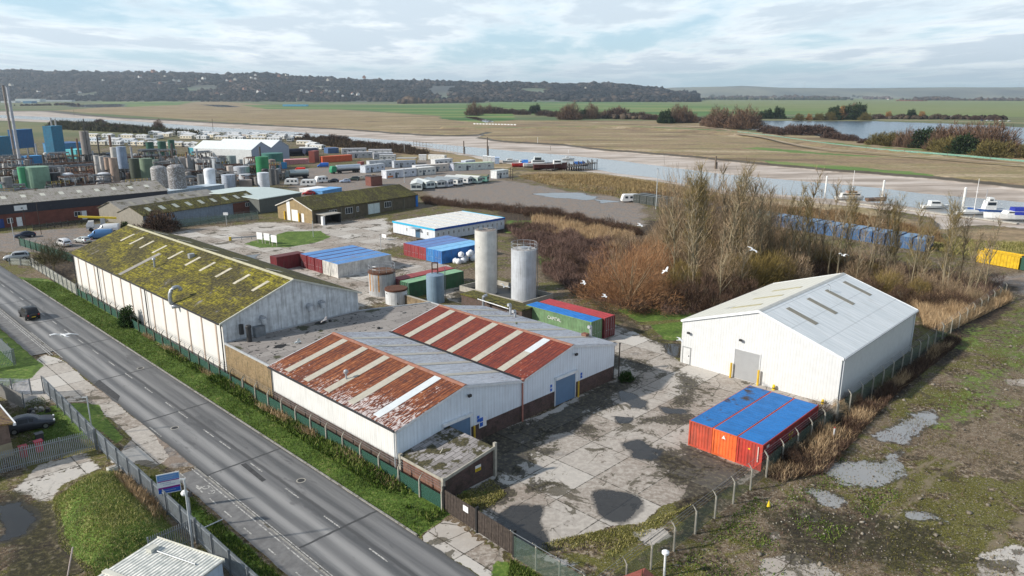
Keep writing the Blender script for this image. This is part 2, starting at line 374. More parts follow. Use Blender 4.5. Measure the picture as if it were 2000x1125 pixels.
def sdf(poly, warp=0.0):                                 # signed distance (positive inside) of every grid point, clipped far away
 P = np.array([(p[0], p[1]) for p in poly], float); x0, y0 = P.min(0) - 60; x1, y1 = P.max(0) + 60
 out = np.full(PX.shape, -60.0); k = np.where((PX > x0) & (PX < x1) & (PY > y0) & (PY < y1))[0]
 x = PX[k] + _w[0][k] * warp * _far[k]; y = PY[k] + _w[1][k] * warp * _far[k]; d = np.full(x.shape, 1e9); ins = np.zeros(x.shape, bool)
 for i in range(len(P)):
  a = P[i]; b = P[(i + 1) % len(P)]; ab = b - a; L2 = ab @ ab + 1e-12
  t = np.clip(((x - a[0]) * ab[0] + (y - a[1]) * ab[1]) / L2, 0, 1)
  d = np.minimum(d, np.hypot(x - a[0] - t * ab[0], y - a[1] - t * ab[1]))
  if a[1] != b[1]:
   c = (a[1] > y) != (b[1] > y); ins ^= c & (x < a[0] + (y - a[1]) * (b[0] - a[0]) / (b[1] - a[1]))
 out[k] = np.where(ins, d, -d); return out
def px(*pts, z=0.0): return [at(a, b, z) for a, b in pts]
def uv(*pts): return [ST(a, b) for a, b in pts]
CH = {k: np.zeros(PX.shape, np.float32) for k in ('grass', 'conc', 'puddle', 'damp', 'tarmac', 'brown', 'marsh', 'field')}
WARP = dict(grass=.25, conc=.3, puddle=.55, damp=1.0, tarmac=.8, brown=1.1, marsh=1.2, field=.6)
def paint(ch, poly, w=1.0, cut=False, lvl=1.0, wp=None):
 v = np.clip(.5 + sdf(poly, WARP[ch] if wp is None else wp) / (2 * w * (1.5 if ch in ('puddle', 'damp', 'brown') else 1)), 0, 1).astype(np.float32) * lvl
 CH[ch] = np.minimum(CH[ch], 1 - v) if cut else np.maximum(CH[ch], v)
# --- river: the marsh edge, the near bank, the water's two sides (traced on the photograph, laid on their own levels)
far_edge = px((-160, 212), (0, 216.5), (107, 216), (175, 224), (250, 230), (342, 234), (400, 237), (500, 242), (550, 244.5), (700, 252), (775, 258), (835, 262),
    (880, 263), (925, 262), (950, 257), (966, 258), (948, 263), (938, 267), (1000, 275), (1100, 280), (1185, 290), (1350, 302.5), (1500, 317), (1650, 330), (1850, 345), (2000, 360), (2300, 392))
near_edge = px((2300, 500), (2000, 446), (1930, 438), (1870, 440), (1843, 446), (1835, 440), (1815, 424), (1760, 414), (1680, 404), (1600, 396), (1520, 387), (1420, 379), (1280, 352),
    (1200, 342), (1165, 337), (1060, 327), (970, 317), (895, 301), (805, 287), (745, 283), (682, 280), (640, 274), (529, 269), (430, 263), (325, 254), (150, 241), (0, 235), (-160, 233))
river_poly = far_edge + near_edge
WZ = -2.3
wfar = px((-160, 222), (0, 225), (100, 229), (175, 232), (300, 240), (400, 247.5), (500, 254), (580, 258), (679, 267), (790, 276), (880, 284), (1000, 295), (1100, 303), (1200, 313), (1300, 326),
   (1400, 339), (1520, 350), (1720, 368), (1800, 378), (1900, 387), (2000, 396), (2300, 430), z=WZ)
wnear = px((2300, 490), (2000, 436), (1920, 426), (1780, 404), (1680, 392), (1600, 386), (1520, 379), (1420, 373), (1280, 347), (1200, 337), (1165, 331), (970, 311),
   (895, 297), (805, 283.5), (682, 276), (640, 270), (529, 265.5), (325, 250), (150, 237), (0, 230), (-160, 227), z=WZ)
water_poly = wfar + wnear
lake_poly = px((1385, 234), (1475, 235), (1600, 236), (1700, 236), (1850, 241), (2000, 248), (2250, 258), (2250, 305), (2000, 288), (1900, 281), (1695, 276), (1620, 267), (1540, 259), (1470, 253), (1385, 241))
rs = sdf(river_poly); ws = sdf(water_poly); ls = sdf(lake_poly)
nz = np.array([mnoise.noise(Vector((x * .05, y * .05, 0))) if (x * x + y * y) < 1e6 else 0.0 for x, y in zip(PX, PY)], np.float32)
scl = np.clip(np.hypot(PX, PY) / 300, .8, 8)
t = np.clip((rs + nz * 2.5 * np.clip(scl, .5, 2)) / (2.6 * scl), 0, 1)
mud = np.where(ws > 0, -2.3 - .35 * np.clip(ws / 4, 0, 1), -2.3 + .85 * np.clip(-ws / 45, 0, 1) ** .8)
mud = mud + np.where(ws < 0, nz * .10, 0)
GZ = t * mud
GZ = np.where(ls > -3, np.minimum(GZ, -1.2 * np.clip((ls + 3) / 6, 0, 1)), GZ)
pool = sdf(px((120, 206), (240, 203), (243, 207.5), (200, 210), (140, 209)))
# gentle unevenness, a bank by the near shore, the mound behind the palisade
mound = sdf(uv((-17.2, 18.2), (-22.2, 17.0), (-23.5, 10), (-23.2, 4.6), (-20.5, 3.4), (-17.4, 3.4), (-17.2, 9)))
mh = np.clip((mound + .8) / 3.0, 0, 1); GZ = GZ + 1.9 * mh * mh * (3 - 2 * mh)
bank = sdf(px((1010, 345), (1165, 345), (1290, 362), (1420, 390), (1420, 412), (1290, 400), (1180, 378), (1080, 362)))
GZ = GZ + 1.3 * np.clip(bank / 5, 0, 1)
lev = sdf(px((860, 249), (1000, 251), (1200, 247), (1420, 256), (1500, 262), (1600, 277), (1750, 290), (2000, 308), (2250, 325), (2250, 334), (2000, 317), (1750, 300), (1600, 288), (1480, 270), (1380, 260), (1200, 250), (1000, 254), (860, 252)))
GZ = GZ + 1.4 * np.clip(lev / 3, 0, 1)
rough = (np.hypot(PX, PY) < 250) & (rs < -2)
nf = np.array([mnoise.noise(Vector((x * .35, y * .35, 5))) if r_ else 0.0 for x, y, r_ in zip(PX, PY, rough)], np.float32)
duv = ((PX - OX) * CU + (PY - OY) * SU, -(PX - OX) * SU + (PY - OY) * CU)
waste = np.clip((-23.6 - duv[1]) / 3, 0, 1) * np.clip((duv[0] - 0) / 5, 0, 1)
GZ = GZ + rough * nf * (.012 + .05 * waste)
G4 = paint
# lawns and verges
paint('grass', uv((-4.5, -8.6), (-.6, -8.0), (-.4, 50), (.3, 92), (-1.2, 104), (-4.9, 110), (-4.6, 60)), .5)
paint('grass', px((0, 645), (88, 712), (62, 738), (0, 756), (-60, 760), (-60, 600)), .6)
paint('grass', px((128, 787), (190, 790), (236, 855), (226, 870), (205, 850)), .5)
paint('grass', px((60, 812), (112, 790), (196, 855), (70, 868)), .6)
paint('grass', uv((-17.2, 18.2), (-22.2, 17.6), (-23.5, 10), (-23.4, 3.6), (-17.2, 2)), .9)
paint('grass', uv((-16, 16), (-14.2, 15), (-14.0, 6), (-14.2, -12), (-16.2, -12)), .5, lvl=.72)
paint('grass', px((478, 477), (512, 466), (560, 452), (625, 451), (648, 462), (618, 474), (560, 483), (505, 484)), 1.0)
paint('grass', px((1205, 604), (1345, 600), (1350, 622), (1245, 628)), 1.2)
paint('grass', px((1268, 634), (1335, 628), (1334, 668), (1300, 662)), .8)
paint('grass', px((968, 1095), (1040, 1110), (1050, 1200), (940, 1200)), .6)
paint('grass', px((985, 430), (1075, 430), (1060, 460), (985, 455)), 2, lvl=.8)
paint('grass', px((1040, 495), (1110, 500), (1100, 525), (1045, 520)), 2, lvl=.62)
paint('grass', px((1500, 700), (2000, 560), (2200, 620), (2100, 900), (1650, 860), (1640, 800), (1800, 690)), 8, lvl=.49, wp=2)
paint('grass', uv((0, -16), (14, -22.5), (4, -23), (-1, -19)), 1.5, lvl=.42)
paint('grass', px((985, 955), (900, 955), (880, 985), (905, 998)), .7, lvl=.62)
# concrete
paint('conc', uv((-.8, -6.8), (.7, -5.6), (6, -5.6), (6, 0), (32, 0), (33, 8), (42.5, 8), (42.5, -23), (20, -22.8), (12, -18.8), (9, -19.5), (4, -17), (-1, -14.8)), .7)
paint('conc', uv((40, 30), (33, 10), (36, -3), (42, -3), (47, 3), (50, 16), (46, 40), (58, 60), (52, 80), (45, 84), (48, 55), (41, 40)), 1.2)
paint('conc', uv((-4.7, -8.8), (-1.6, -8.4), (-1.6, -14.4), (-3, -17), (-4.7, -16.5)), .25)
paint('conc', px((20, 750), (90, 690), (118, 700), (262, 815), (300, 838), (262, 870), (212, 812), (170, 785), (100, 790), (25, 800)), .35)
paint('conc', px((215, 905), (240, 868), (290, 835), (335, 890), (300, 915), (265, 905)), .4, lvl=.85)
paint('conc', px((10, 960), (70, 905), (180, 875), (215, 915), (130, 955), (110, 990), (60, 985)), .8, lvl=.56)
paint('conc', px((420, 440), (500, 430), (640, 430), (760, 420), (800, 440), (760, 480), (640, 520), (560, 500), (430, 500), (300, 460)), 6, lvl=.60)
paint('conc', px((620, 440), (730, 432), (770, 455), (740, 470), (620, 462)), 2.0, lvl=.9)
paint('conc', px((330, 455), (420, 440), (480, 452), (430, 465), (340, 470)), 1.5, lvl=.8)
paint('conc', uv((20, 44), (37, 44), (52, 60), (57, 60), (57, 78), (72, 78), (70, 110), (40, 118), (20, 112)), 5, lvl=.57)
# tarmac and rolled stone
paint('tarmac', px((0, 455), (80, 450), (250, 440), (215, 470), (110, 500), (0, 490), (-100, 480)), 2)
paint('tarmac', px((820, 370), (985, 352), (1250, 395), (1265, 445), (1050, 415), (860, 395)), 5)
paint('tarmac', px((560, 330), (1000, 300), (1000, 350), (820, 370), (560, 400)), 6, lvl=.7)
paint('tarmac', px((330, 470), (470, 462), (600, 440), (610, 446), (480, 478), (350, 485)), 1.2, lvl=.8)
paint('tarmac', px((1900, 540), (2100, 520), (2200, 600), (1960, 570)), 5, lvl=.8)
# bramble ground and litter
paint('brown', px((960, 405), (1060, 405), (1240, 450), (1280, 430), (1700, 500), (1980, 560), (1940, 610), (1830, 670), (1800, 620), (1520, 540), (1335, 620), (1200, 600), (1060, 545), (1050, 500), (975, 450)), 3)
paint('brown', uv((19, -23.2), (46, -22.8), (75, -23), (100, -23), (100, -27), (60, -26), (36, -26), (24, -25)), 1.4)
paint('brown', uv((23, -22.8), (23, -16), (21.5, -14.6), (21, -20), (20, -22.8)), .8, lvl=.7)
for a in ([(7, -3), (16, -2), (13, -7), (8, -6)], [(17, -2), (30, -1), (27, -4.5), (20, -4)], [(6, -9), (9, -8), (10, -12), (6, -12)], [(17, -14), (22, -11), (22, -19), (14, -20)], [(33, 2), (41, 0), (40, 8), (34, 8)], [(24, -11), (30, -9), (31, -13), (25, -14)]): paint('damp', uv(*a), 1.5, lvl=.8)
paint('brown', uv((-.9, -8), (.8, -8), (.9, 50), (1.2, 100), (-.8, 100)), .5)
paint('brown', px((90, 500), (150, 500), (150, 575), (110, 560)), 2)
# marsh and reed flats
paint('marsh', px((107, 216), (400, 196), (900, 230), (1040, 236), (1380, 246), (1500, 262), (1600, 280), (2000, 315), (2300, 330), (2300, 392), (1650, 330), (1000, 276), (835, 262.5), (500, 242)), 8)
paint('marsh', px((1000, 335), (1165, 335), (1420, 378), (1680, 402), (1840, 446), (2000, 446), (2300, 500), (2300, 560), (2000, 490), (1850, 455), (1600, 420), (1300, 395), (1250, 378), (1080, 362)), 3)
paint('marsh', px((570, 268), (700, 276), (900, 300), (1000, 318), (1000, 340), (850, 312), (640, 290)), 4)
paint('marsh', px((1500, 250), (1700, 278), (2000, 300), (2000, 320), (1600, 290), (1480, 266)), 6)
paint('marsh', px((1030, 236), (1500, 236), (1600, 244), (1600, 252), (1400, 246), (1100, 240)), 8)
# green fields
paint('field', px((470, 205), (930, 203), (1000, 196), (1640, 196), (1640, 222), (1400, 226), (1040, 224), (1020, 222), (860, 226), (700, 214), (520, 213)), 14)
paint('field', px((1640, 196), (2300, 194), (2300, 232), (1640, 224)), 14, lvl=.74)
paint('field', px((860, 222), (1000, 222), (1010, 234), (940, 240), (860, 232)), 8)
paint('field', px((150, 196), (400, 196), (360, 205), (230, 210)), 14, lvl=.62)
paint('field', px((700, 192), (2600, 188.4), (2600, 195), (700, 196)), 60, lvl=.70)
for st in ([(870, 249.5), (1000, 251.5), (1200, 247.5), (1400, 257), (1500, 266), (1600, 281), (1750, 294), (2000, 311), (2300, 330)],):
 pp = px(*st); q = [p + Vector((0, 9, 0)) for p in pp] + [p - Vector((0, 9, 0)) for p in pp[::-1]]; paint('field', q, 3)
paint('field', px((1480, 312), (1560, 318), (1660, 325), (1790, 337), (1850, 344), (1760, 340), (1640, 331), (1500, 318)), 3)
paint('field', px((1430, 290), (1480, 286), (1640, 300), (1760, 306), (1700, 308), (1560, 300)), 6, lvl=.6)
# damp ground by walls and puddles; the workshop's shadow strip is painted in too
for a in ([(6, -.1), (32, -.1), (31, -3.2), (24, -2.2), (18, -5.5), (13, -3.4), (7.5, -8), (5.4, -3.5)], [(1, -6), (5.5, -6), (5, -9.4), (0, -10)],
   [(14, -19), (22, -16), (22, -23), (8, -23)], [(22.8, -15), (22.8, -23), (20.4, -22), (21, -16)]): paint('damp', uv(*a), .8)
for a in ([(700, 878), (650, 860), (720, 850), (800, 840)],): pass
for a in ([(1320, 690), (1400, 760), (1360, 790), (1300, 800), (1320, 760)], [(1290, 640), (1335, 690), (1330, 705), (1270, 660)], [(1180, 740), (1240, 735), (1250, 760), (1190, 775)],
   [(1210, 700), (1280, 690), (1300, 730), (1230, 740)], [(1210, 815), (1330, 800), (1330, 835), (1240, 830)], [(1110, 820), (1200, 830), (1160, 870), (1090, 850)],
   [(930, 840), (1060, 860), (1060, 905), (990, 915), (945, 880)], [(885, 560), (925, 548), (940, 575), (1000, 590), (990, 600), (880, 600)], [(1060, 540), (1200, 600), (1340, 690), (1310, 690), (1180, 620)],
   [(0, 950), (65, 955), (90, 1000), (150, 1050), (240, 1125), (0, 1140)], [(1560, 960), (1700, 980), (1900, 1060), (2000, 1125), (1500, 1125), (1480, 1000)]):
 paint('damp', px(*a), 1.6, lvl=.62 if a[0][0] == 1560 else 1.0 if a[0] == (0, 950) else .76)
for a in ([(1540, 1000), (1585, 985), (1625, 1008), (1600, 1032)], [(1475, 1085), (1560, 1075), (1660, 1125), (1640, 1150), (1480, 1140)], [(1500, 1040), (1530, 1030), (1545, 1060), (1500, 1070)], [(1900, 1080), (2000, 1050), (2050, 1150), (1900, 1150)], [(1960, 740), (2040, 735), (2040, 760), (1970, 758)],
   [(1330, 900), (1400, 890), (1440, 925), (1390, 950), (1340, 935)], [(1270, 900), (1320, 890), (1330, 920), (1285, 925)], [(1225, 1040), (1300, 1020), (1330, 1050), (1260, 1075)], [(1000, 1075), (1060, 1068), (1150, 1100), (1080, 1110)]): paint('conc', px(*a), .8, lvl=.66)
paint('damp', px((0, 300), (200, 300), (560, 300), (580, 355), (440, 372), (0, 400), (-100, 380)), 6, wp=1)
# standing water
for a, w_ in (([(975, 1005), (1000, 988), (1040, 985), (1070, 1000), (1078, 1035), (1068, 1062), (1010, 1062), (980, 1035)], .5), ([(1032, 982), (1060, 985), (1085, 990), (1060, 996)], .3),
   ([(1160, 962), (1185, 953), (1212, 955), (1238, 968), (1242, 990), (1232, 1006), (1222, 1028), (1196, 1018), (1166, 990)], .4),
   ([(1212, 862), (1245, 855), (1270, 868), (1298, 880), (1275, 893), (1232, 884)], .4), ([(1200, 762), (1225, 768), (1270, 782), (1266, 796), (1236, 792), (1210, 778)], .4),
   ([(1290, 790), (1345, 798), (1340, 808), (1310, 806)], .4), ([(1195, 808), (1235, 810), (1230, 822), (1205, 820)], .3),
   ([(1700, 852), (1745, 832), (1785, 808), (1825, 802), (1826, 822), (1775, 848), (1770, 868), (1705, 864)], .6), ([(1600, 908), (1665, 900), (1742, 896), (1748, 922), (1695, 944), (1645, 944), (1610, 925)], .6),
   ([(1640, 935), (1745, 880), (1752, 886), (1660, 945)], .4), ([(1578, 952), (1620, 958), (1658, 972), (1650, 988), (1605, 975)], .5), ([(1765, 1000), (1830, 1010), (1845, 1024), (1790, 1022)], .6),
   ([(1040, 379), (1090, 376), (1140, 377), (1168, 387), (1150, 391), (1060, 384)], .8), ([(1160, 388), (1215, 393), (1180, 397)], .8), ([(0, 980), (45, 975), (62, 1015), (30, 1050), (0, 1060)], .8),
   ([(1296, 668), (1330, 672), (1330, 700), (1310, 690)], .5), ([(660, 378), (725, 372), (700, 380)], .8), ([(905, 228), (930, 228), (965, 238), (950, 239)], 3), ([(390, 204), (440, 205), (470, 209), (430, 209)], 10),
   ([(460, 500), (510, 498), (500, 506), (465, 506)], .8), ([(130, 205), (240, 203), (243, 208), (200, 210), (140, 209)], 10)):
 paint('puddle', px(*a), w_)
paint('tarmac', px((288, 842), (300, 825), (340, 860), (385, 905), (345, 912), (310, 890), (270, 865)), .5)
CH['conc'] = np.where(CH['puddle'] > .3, CH['conc'], CH['conc'])
CH['grass'] = np.where(rs > 0, 0, CH['grass']).astype(np.float32)
ny, nx = GX.shape
me = bpy.data.meshes.new('ground'); nv = nx * ny
me.vertices.add(nv); co = np.stack([PX, PY, GZ], 1).astype(np.float32).ravel(); me.vertices.foreach_set('co', co)
ii = np.arange((ny - 1) * (nx - 1)); r_ = ii // (nx - 1); c_ = ii % (nx - 1); b_ = r_ * nx + c_
quads = np.stack([b_, b_ + 1, b_ + nx + 1, b_ + nx], 1).astype(np.int32)
me.loops.add(quads.size); me.loops.foreach_set('vertex_index', quads.ravel())
me.polygons.add(len(quads)); me.polygons.foreach_set('loop_start', np.arange(0, quads.size, 4, dtype=np.int32))
me.polygons.foreach_set('use_smooth', np.ones(len(quads), bool)); me.update(calc_edges=True)
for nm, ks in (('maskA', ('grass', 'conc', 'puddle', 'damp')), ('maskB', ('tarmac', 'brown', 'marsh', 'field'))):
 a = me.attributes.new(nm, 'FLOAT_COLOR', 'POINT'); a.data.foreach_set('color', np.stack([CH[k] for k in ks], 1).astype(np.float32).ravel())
def f_ground(b, bs):
 p = POS(b); gz = b.sep(p)[2]
 def attr(nm):
  nd = b.N.new('ShaderNodeAttribute'); nd.attribute_name = nm
  s = b.N.new('ShaderNodeSeparateColor'); b.L.new(nd.outputs['Color'], s.inputs[0]); return s.outputs[0], s.outputs[1], s.outputs[2], nd.outputs['Alpha']
 grass, conc, pud, damp = attr('maskA'); tar, brown, marsh, field = attr('maskB')
 dist = b.n('ShaderNodeVectorMath', {0: p}, out=1, operation='LENGTH')
 site = b.map(p, rot=(0, 0, -Y), loc=(0, 0, 0))
 n0 = b.noise(p, .006, 5, .6); n1 = b.noise(p, .07, 5, .62); n2 = b.noise(p, .45, 6, .68, .3); n3 = b.noise(p, 2.1, 5, .7, .2); n4 = b.noise(p, 9, 3, .7)
 nA = b.m('ADD', b.m('MULTIPLY', n2, .5), b.m('MULTIPLY', n3, .5))
 def th(mask, amp=.5, soft=.06, n=nA): return b.mr(b.m('ADD', mask, b.m('MULTIPLY', b.m('SUBTRACT', n, .5), amp * 2)), .5 - soft, .5 + soft)
 # rough ground: earth, stone chips, moss
 c = b.ramp(n3, [(.38, (.018, .012, .008)), (.46, (.07, .047, .027)), (.53, (.15, .108, .064)), (.61, (.32, .265, .20))])
 c = b.mix(b.m('MULTIPLY', b.mr(n1, .49, .58), .55), c, b.mix(b.mr(n4, .35, .65), (.09, .06, .033), (.30, .235, .16)))
 c = b.mix(b.m('MULTIPLY', b.mr(b.m('ADD', n2, b.m('MULTIPLY', b.m('SUBTRACT', .5, n1), .9)), .46, .56), .88), c, b.mix(b.mr(n4, .3, .7), (.03, .03, .007), (.19, .18, .03)))
 c = b.mix(b.mr(b.noise(p, 6, 4, .8), .60, .63), c, (.45, .42, .38)); c = b.mix(b.mr(b.noise(p, 5, 4, .8, .4), .60, .64, 0, .8), c, (.012, .01, .007))
 c = b.mix(b.mr(b.noise(p, .33, 7, .75, .4), .56, .60, 0, .8), c, b.mix(b.mr(n4, .3, .7), (.02, .016, .010), (.09, .07, .04)))
 rough_ = .95
 sv_ = b.m('ADD', b.m('SUBTRACT', b.m('MULTIPLY', b.m('SUBTRACT', b.sep(p)[1], OY), math.cos(Y)), b.m('MULTIPLY', b.m('SUBTRACT', b.sep(p)[0], OX), math.sin(Y))), b.m('MULTIPLY', n1, 9.0))
 for q in (-28.5, -30.3, -37.0, -38.7):
  c = b.mix(b.m('MULTIPLY', b.mr(b.m('ABSOLUTE', b.m('SUBTRACT', sv_, q)), .12, .45, 1, 0), b.mr(n2, .4, .55, .15, .75)), c, (.22, .175, .125))
 # distant farmland tone
 farc = b.ramp(b.noise(b.map(p, (.35, 1, 1)), .0022, 3), [(.36, (.075, .10, .045)), (.46, (.17, .17, .08)), (.54, (.07, .12, .045)), (.66, (.20, .19, .11))])
 c = b.mix(b.mr(dist, 500, 900), c, farc)
 tarc = b.mix(b.mr(n3, .4, .6), (.12, .108, .10), (.27, .245, .225)); tarc = b.mix(b.mr(n2, .46, .56, 0, .75), tarc, (.25, .19, .145)); tarc = b.mix(b.mr(n4, .6, .66), tarc, (.35, .33, .31))
 c = b.mix(th(tar, .35, .12), c, tarc)
 brc = b.ramp(n3, [(.38, (.012, .008, .006)), (.5, (.045, .03, .019)), (.62, (.13, .095, .055))])
 c = b.mix(th(brown, .45, .1), c, brc)
 mst = b.noise(b.map(p, (.25, 1, 1), rot=(0, 0, .15)), .03, 5, .65)
 mc = b.ramp(mst, [(.38, (.17, .12, .07)), (.47, (.33, .24, .145)), (.54, (.27, .215, .10)), (.62, (.46, .36, .24))])
 mc = b.mix(b.mr(n2, .44, .6, 0, .5), mc, (.13, .10, .055)); mc = b.mix(b.mr(n1, .50, .60, 0, .25), mc, (.16, .17, .06)); mc = b.mix(b.mr(b.noise(p, .02, 6, .7), .55, .62, 0, .6), mc, (.17, .11, .075))
 c = b.mix(th(marsh, .25, .08, n1), c, mc)
 fst = b.noise(b.map(p, (.16, 1, 1)), .008, 4, .6)
 fc = b.ramp(fst, [(.38, (.028, .10, .022)), (.46, (.065, .165, .035)), (.54, (.13, .21, .05)), (.63, (.27, .26, .11))])
 fc = b.mix(b.mr(n1, .4, .7, 0, .25), fc, (.14, .13, .06))
 fxs = b.mr(b.sep(p)[0], 450, 900, 0, .6)
 fc = b.mix(fxs, fc, b.mix(b.mr(fst, .4, .6), (.28, .27, .12), (.14, .17, .06)))
 c = b.mix(th(field, .2, .06, n1), c, fc)
 # cast concrete: bays 5.2 x 4.6 m, hairline cracks, lichen in the joints
 bn = b.N.new('ShaderNodeTexBrick'); b.put(bn.inputs['Vector'], b.n('ShaderNodeVectorMath', {0: site, 1: b.m('MULTIPLY', n1, .2)}, operation='ADD'))
 bn.inputs['Scale'].default_value = 1; bn.offset = .0; bn.squash = 1
 for k, x in (('Brick Width', 5.2), ('Row Height', 4.4), ('Mortar Size', .055), ('Mortar Smooth', .2)): bn.inputs[k].default_value = x
 b.put(bn.inputs['Color1'], (.52, .495, .46)); b.put(bn.inputs['Color2'], (.255, .215, .18)); b.put(bn.inputs['Mortar'], (.025, .022, .015))
 cc = b.mix(b.mr(n3, .42, .62, 0, .5), bn.outputs[0], (.55, .51, .455))
 cc = b.mix(b.mr(n1, .48, .60, 0, .35), cc, (.22, .165, .125))
 cc = b.mix(b.mr(b.noise(p, .8, 7, .75), .60, .65, 0, .6), cc, (.10, .08, .055))
 cc = b.mix(b.mr(b.noise(p, .21, 7, .7, .6), .57, .59, 0, .8), cc, b.mix(b.mr(n4, .35, .65), (.028, .024, .017), (.10, .085, .05)))
 vo = b.N.new('ShaderNodeTexVoronoi'); vo.feature = 'DISTANCE_TO_EDGE'; b.put(vo.inputs['Vector'], b.n('ShaderNodeVectorMath', {0: p, 1: b.m('MULTIPLY', n2, 2.0)}, operation='ADD')); vo.inputs['Scale'].default_value = .33
 cc = b.mix(b.m('MULTIPLY', b.mr(vo.outputs[0], 0, .02, 1, 0), b.mr(n1, .45, .55)), cc, (.05, .045, .03))
 cf = th(conc, .42, .03)
 c = b.mix(cf, c, cc)
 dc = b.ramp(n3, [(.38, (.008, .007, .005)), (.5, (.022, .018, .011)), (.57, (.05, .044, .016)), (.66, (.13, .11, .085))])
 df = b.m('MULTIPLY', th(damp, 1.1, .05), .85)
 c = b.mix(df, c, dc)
 gc = b.ramp(b.m('ADD', b.m('MULTIPLY', n3, .5), b.m('MULTIPLY', n2, .5)), [(.38, (.04, .055, .012)), (.47, (.07, .125, .018)), (.55, (.11, .18, .026)), (.64, (.26, .24, .10))])
 gf = th(grass, .42, .05)
 c = b.mix(gf, c, gc)
 # river mud
 ms = b.noise(b.map(p, (.35, 1, 1), rot=(0, 0, -.5)), .09, 5, .6)
 mudc = b.ramp(ms, [(.38, (.30, .24, .19)), (.5, (.45, .375, .31)), (.62, (.57, .50, .44))])
 edge = b.mr(gz, -1.42, -1.0, 0, 1)
 mudc = b.mix(b.m('MULTIPLY', edge, .9), mudc, (.045, .036, .02))
 mf = b.mr(gz, -.5, -.12, 1, 0)
 c = b.mix(mf, c, mudc)
 mlk = b.mr(b.m('SUBTRACT', b.m('MULTIPLY', b.m('SUBTRACT', b.sep(p)[1], OY), math.cos(Y)), b.m('MULTIPLY', b.m('SUBTRACT', b.sep(p)[0], OX), math.sin(Y))), -24.5, -23.5, 1, 0)  # waste-ground puddles: bright cloud reflection put into a pale base colour
 wet = b.mr(b.m('ADD', pud, b.m('MULTIPLY', b.m('SUBTRACT', n2, .5), .7)), .25, .45)
 c = b.mix(b.m('MULTIPLY', wet, .6), c, (.03, .028, .025))
 nP = b.noise(p, 1.0, 8, .78, .5)
 pf = b.mr(b.m('ADD', pud, b.m('MULTIPLY', b.m('SUBTRACT', nP, .5), b.m('ADD', .9, b.m('MULTIPLY', mlk, 1.3)))), .48, .52)
 c = b.mix(b.m('MULTIPLY', pf, .85), c, b.mix(mlk, (.022, .021, .019), (.33, .33, .325)))
 b.put(bs.inputs[0], c)
 rgh = b.m('SUBTRACT', .93, b.m('MULTIPLY', wet, .3)); rgh = b.m('SUBTRACT', rgh, b.m('MULTIPLY', mf, .38)); rgh = b.m('SUBTRACT', rgh, b.m('MULTIPLY', df, .05))
 rgh = b.m('MULTIPLY', rgh, b.mr(pf, 0, 1, 1, .05)); b.put(bs.inputs['Roughness'], rgh)
 b.put(bs.inputs['Specular IOR Level'], b.mr(pf, 0, 1, .35, .6))
 hh = b.m('ADD', b.m('MULTIPLY', n3, .6), b.m('MULTIPLY', n4, .4))
 hh = b.m('MULTIPLY', hh, b.m('MULTIPLY', b.mr(pf, 0, 1, 1, 0), b.mr(cf, 0, 1, 1, .25)))
 b.L.new(b.n('ShaderNodeBump', {'Strength': .9, 'Distance': .10, 'Height': hh}), bs.inputs['Normal'])
me.materials.append(custom('ground', f_ground)); tag(put('ground', me), kind='structure')
def sheet(name, poly, z, mat, kind='structure'):
 bb = MB(); bb.add([(p[0], p[1], z) for p in poly], [tuple(range(len(poly)))]); o = bb.build(name, mat, fix=False)
 if o.data.polygons[0].normal.z < 0: o.data.flip_normals()
 if kind: tag(o, kind=kind)
 return o
def f_water(base, rg, wv):
 def fn(b, bs):
  p = POS(b); b.put(bs.inputs[0], base); bs.inputs['Roughness'].default_value = rg; bs.inputs['IOR'].default_value = 1.33
  n = b.m('ADD', b.noise(b.map(p, (.5, 1, 1)), wv, 4, .6), b.m('MULTIPLY', b.noise(p, wv * .2, 3), .6))
  b.L.new(b.n('ShaderNodeBump', {'Strength': .25, 'Distance': .3, 'Height': n}), bs.inputs['Normal'])
 return custom('water', fn)
RV = water_poly
big = [p + Vector((0, 0, 0)) for p in wfar] + wnear
sheet('river', [Vector((p.x, p.y + 6 + .01 * p.y, 0)) for p in wfar] + [Vector((p.x, p.y - 6, 0)) for p in wnear], WZ + .02, f_water((.27, .27, .265), .14, .35))
sheet('lake', px((1360, 230), (1475, 231), (1700, 233), (2000, 244), (2300, 256), (2300, 310), (2000, 294), (1700, 282), (1540, 263), (1360, 246)), -.45, f_water((.08, .11, .14), .22, .5))
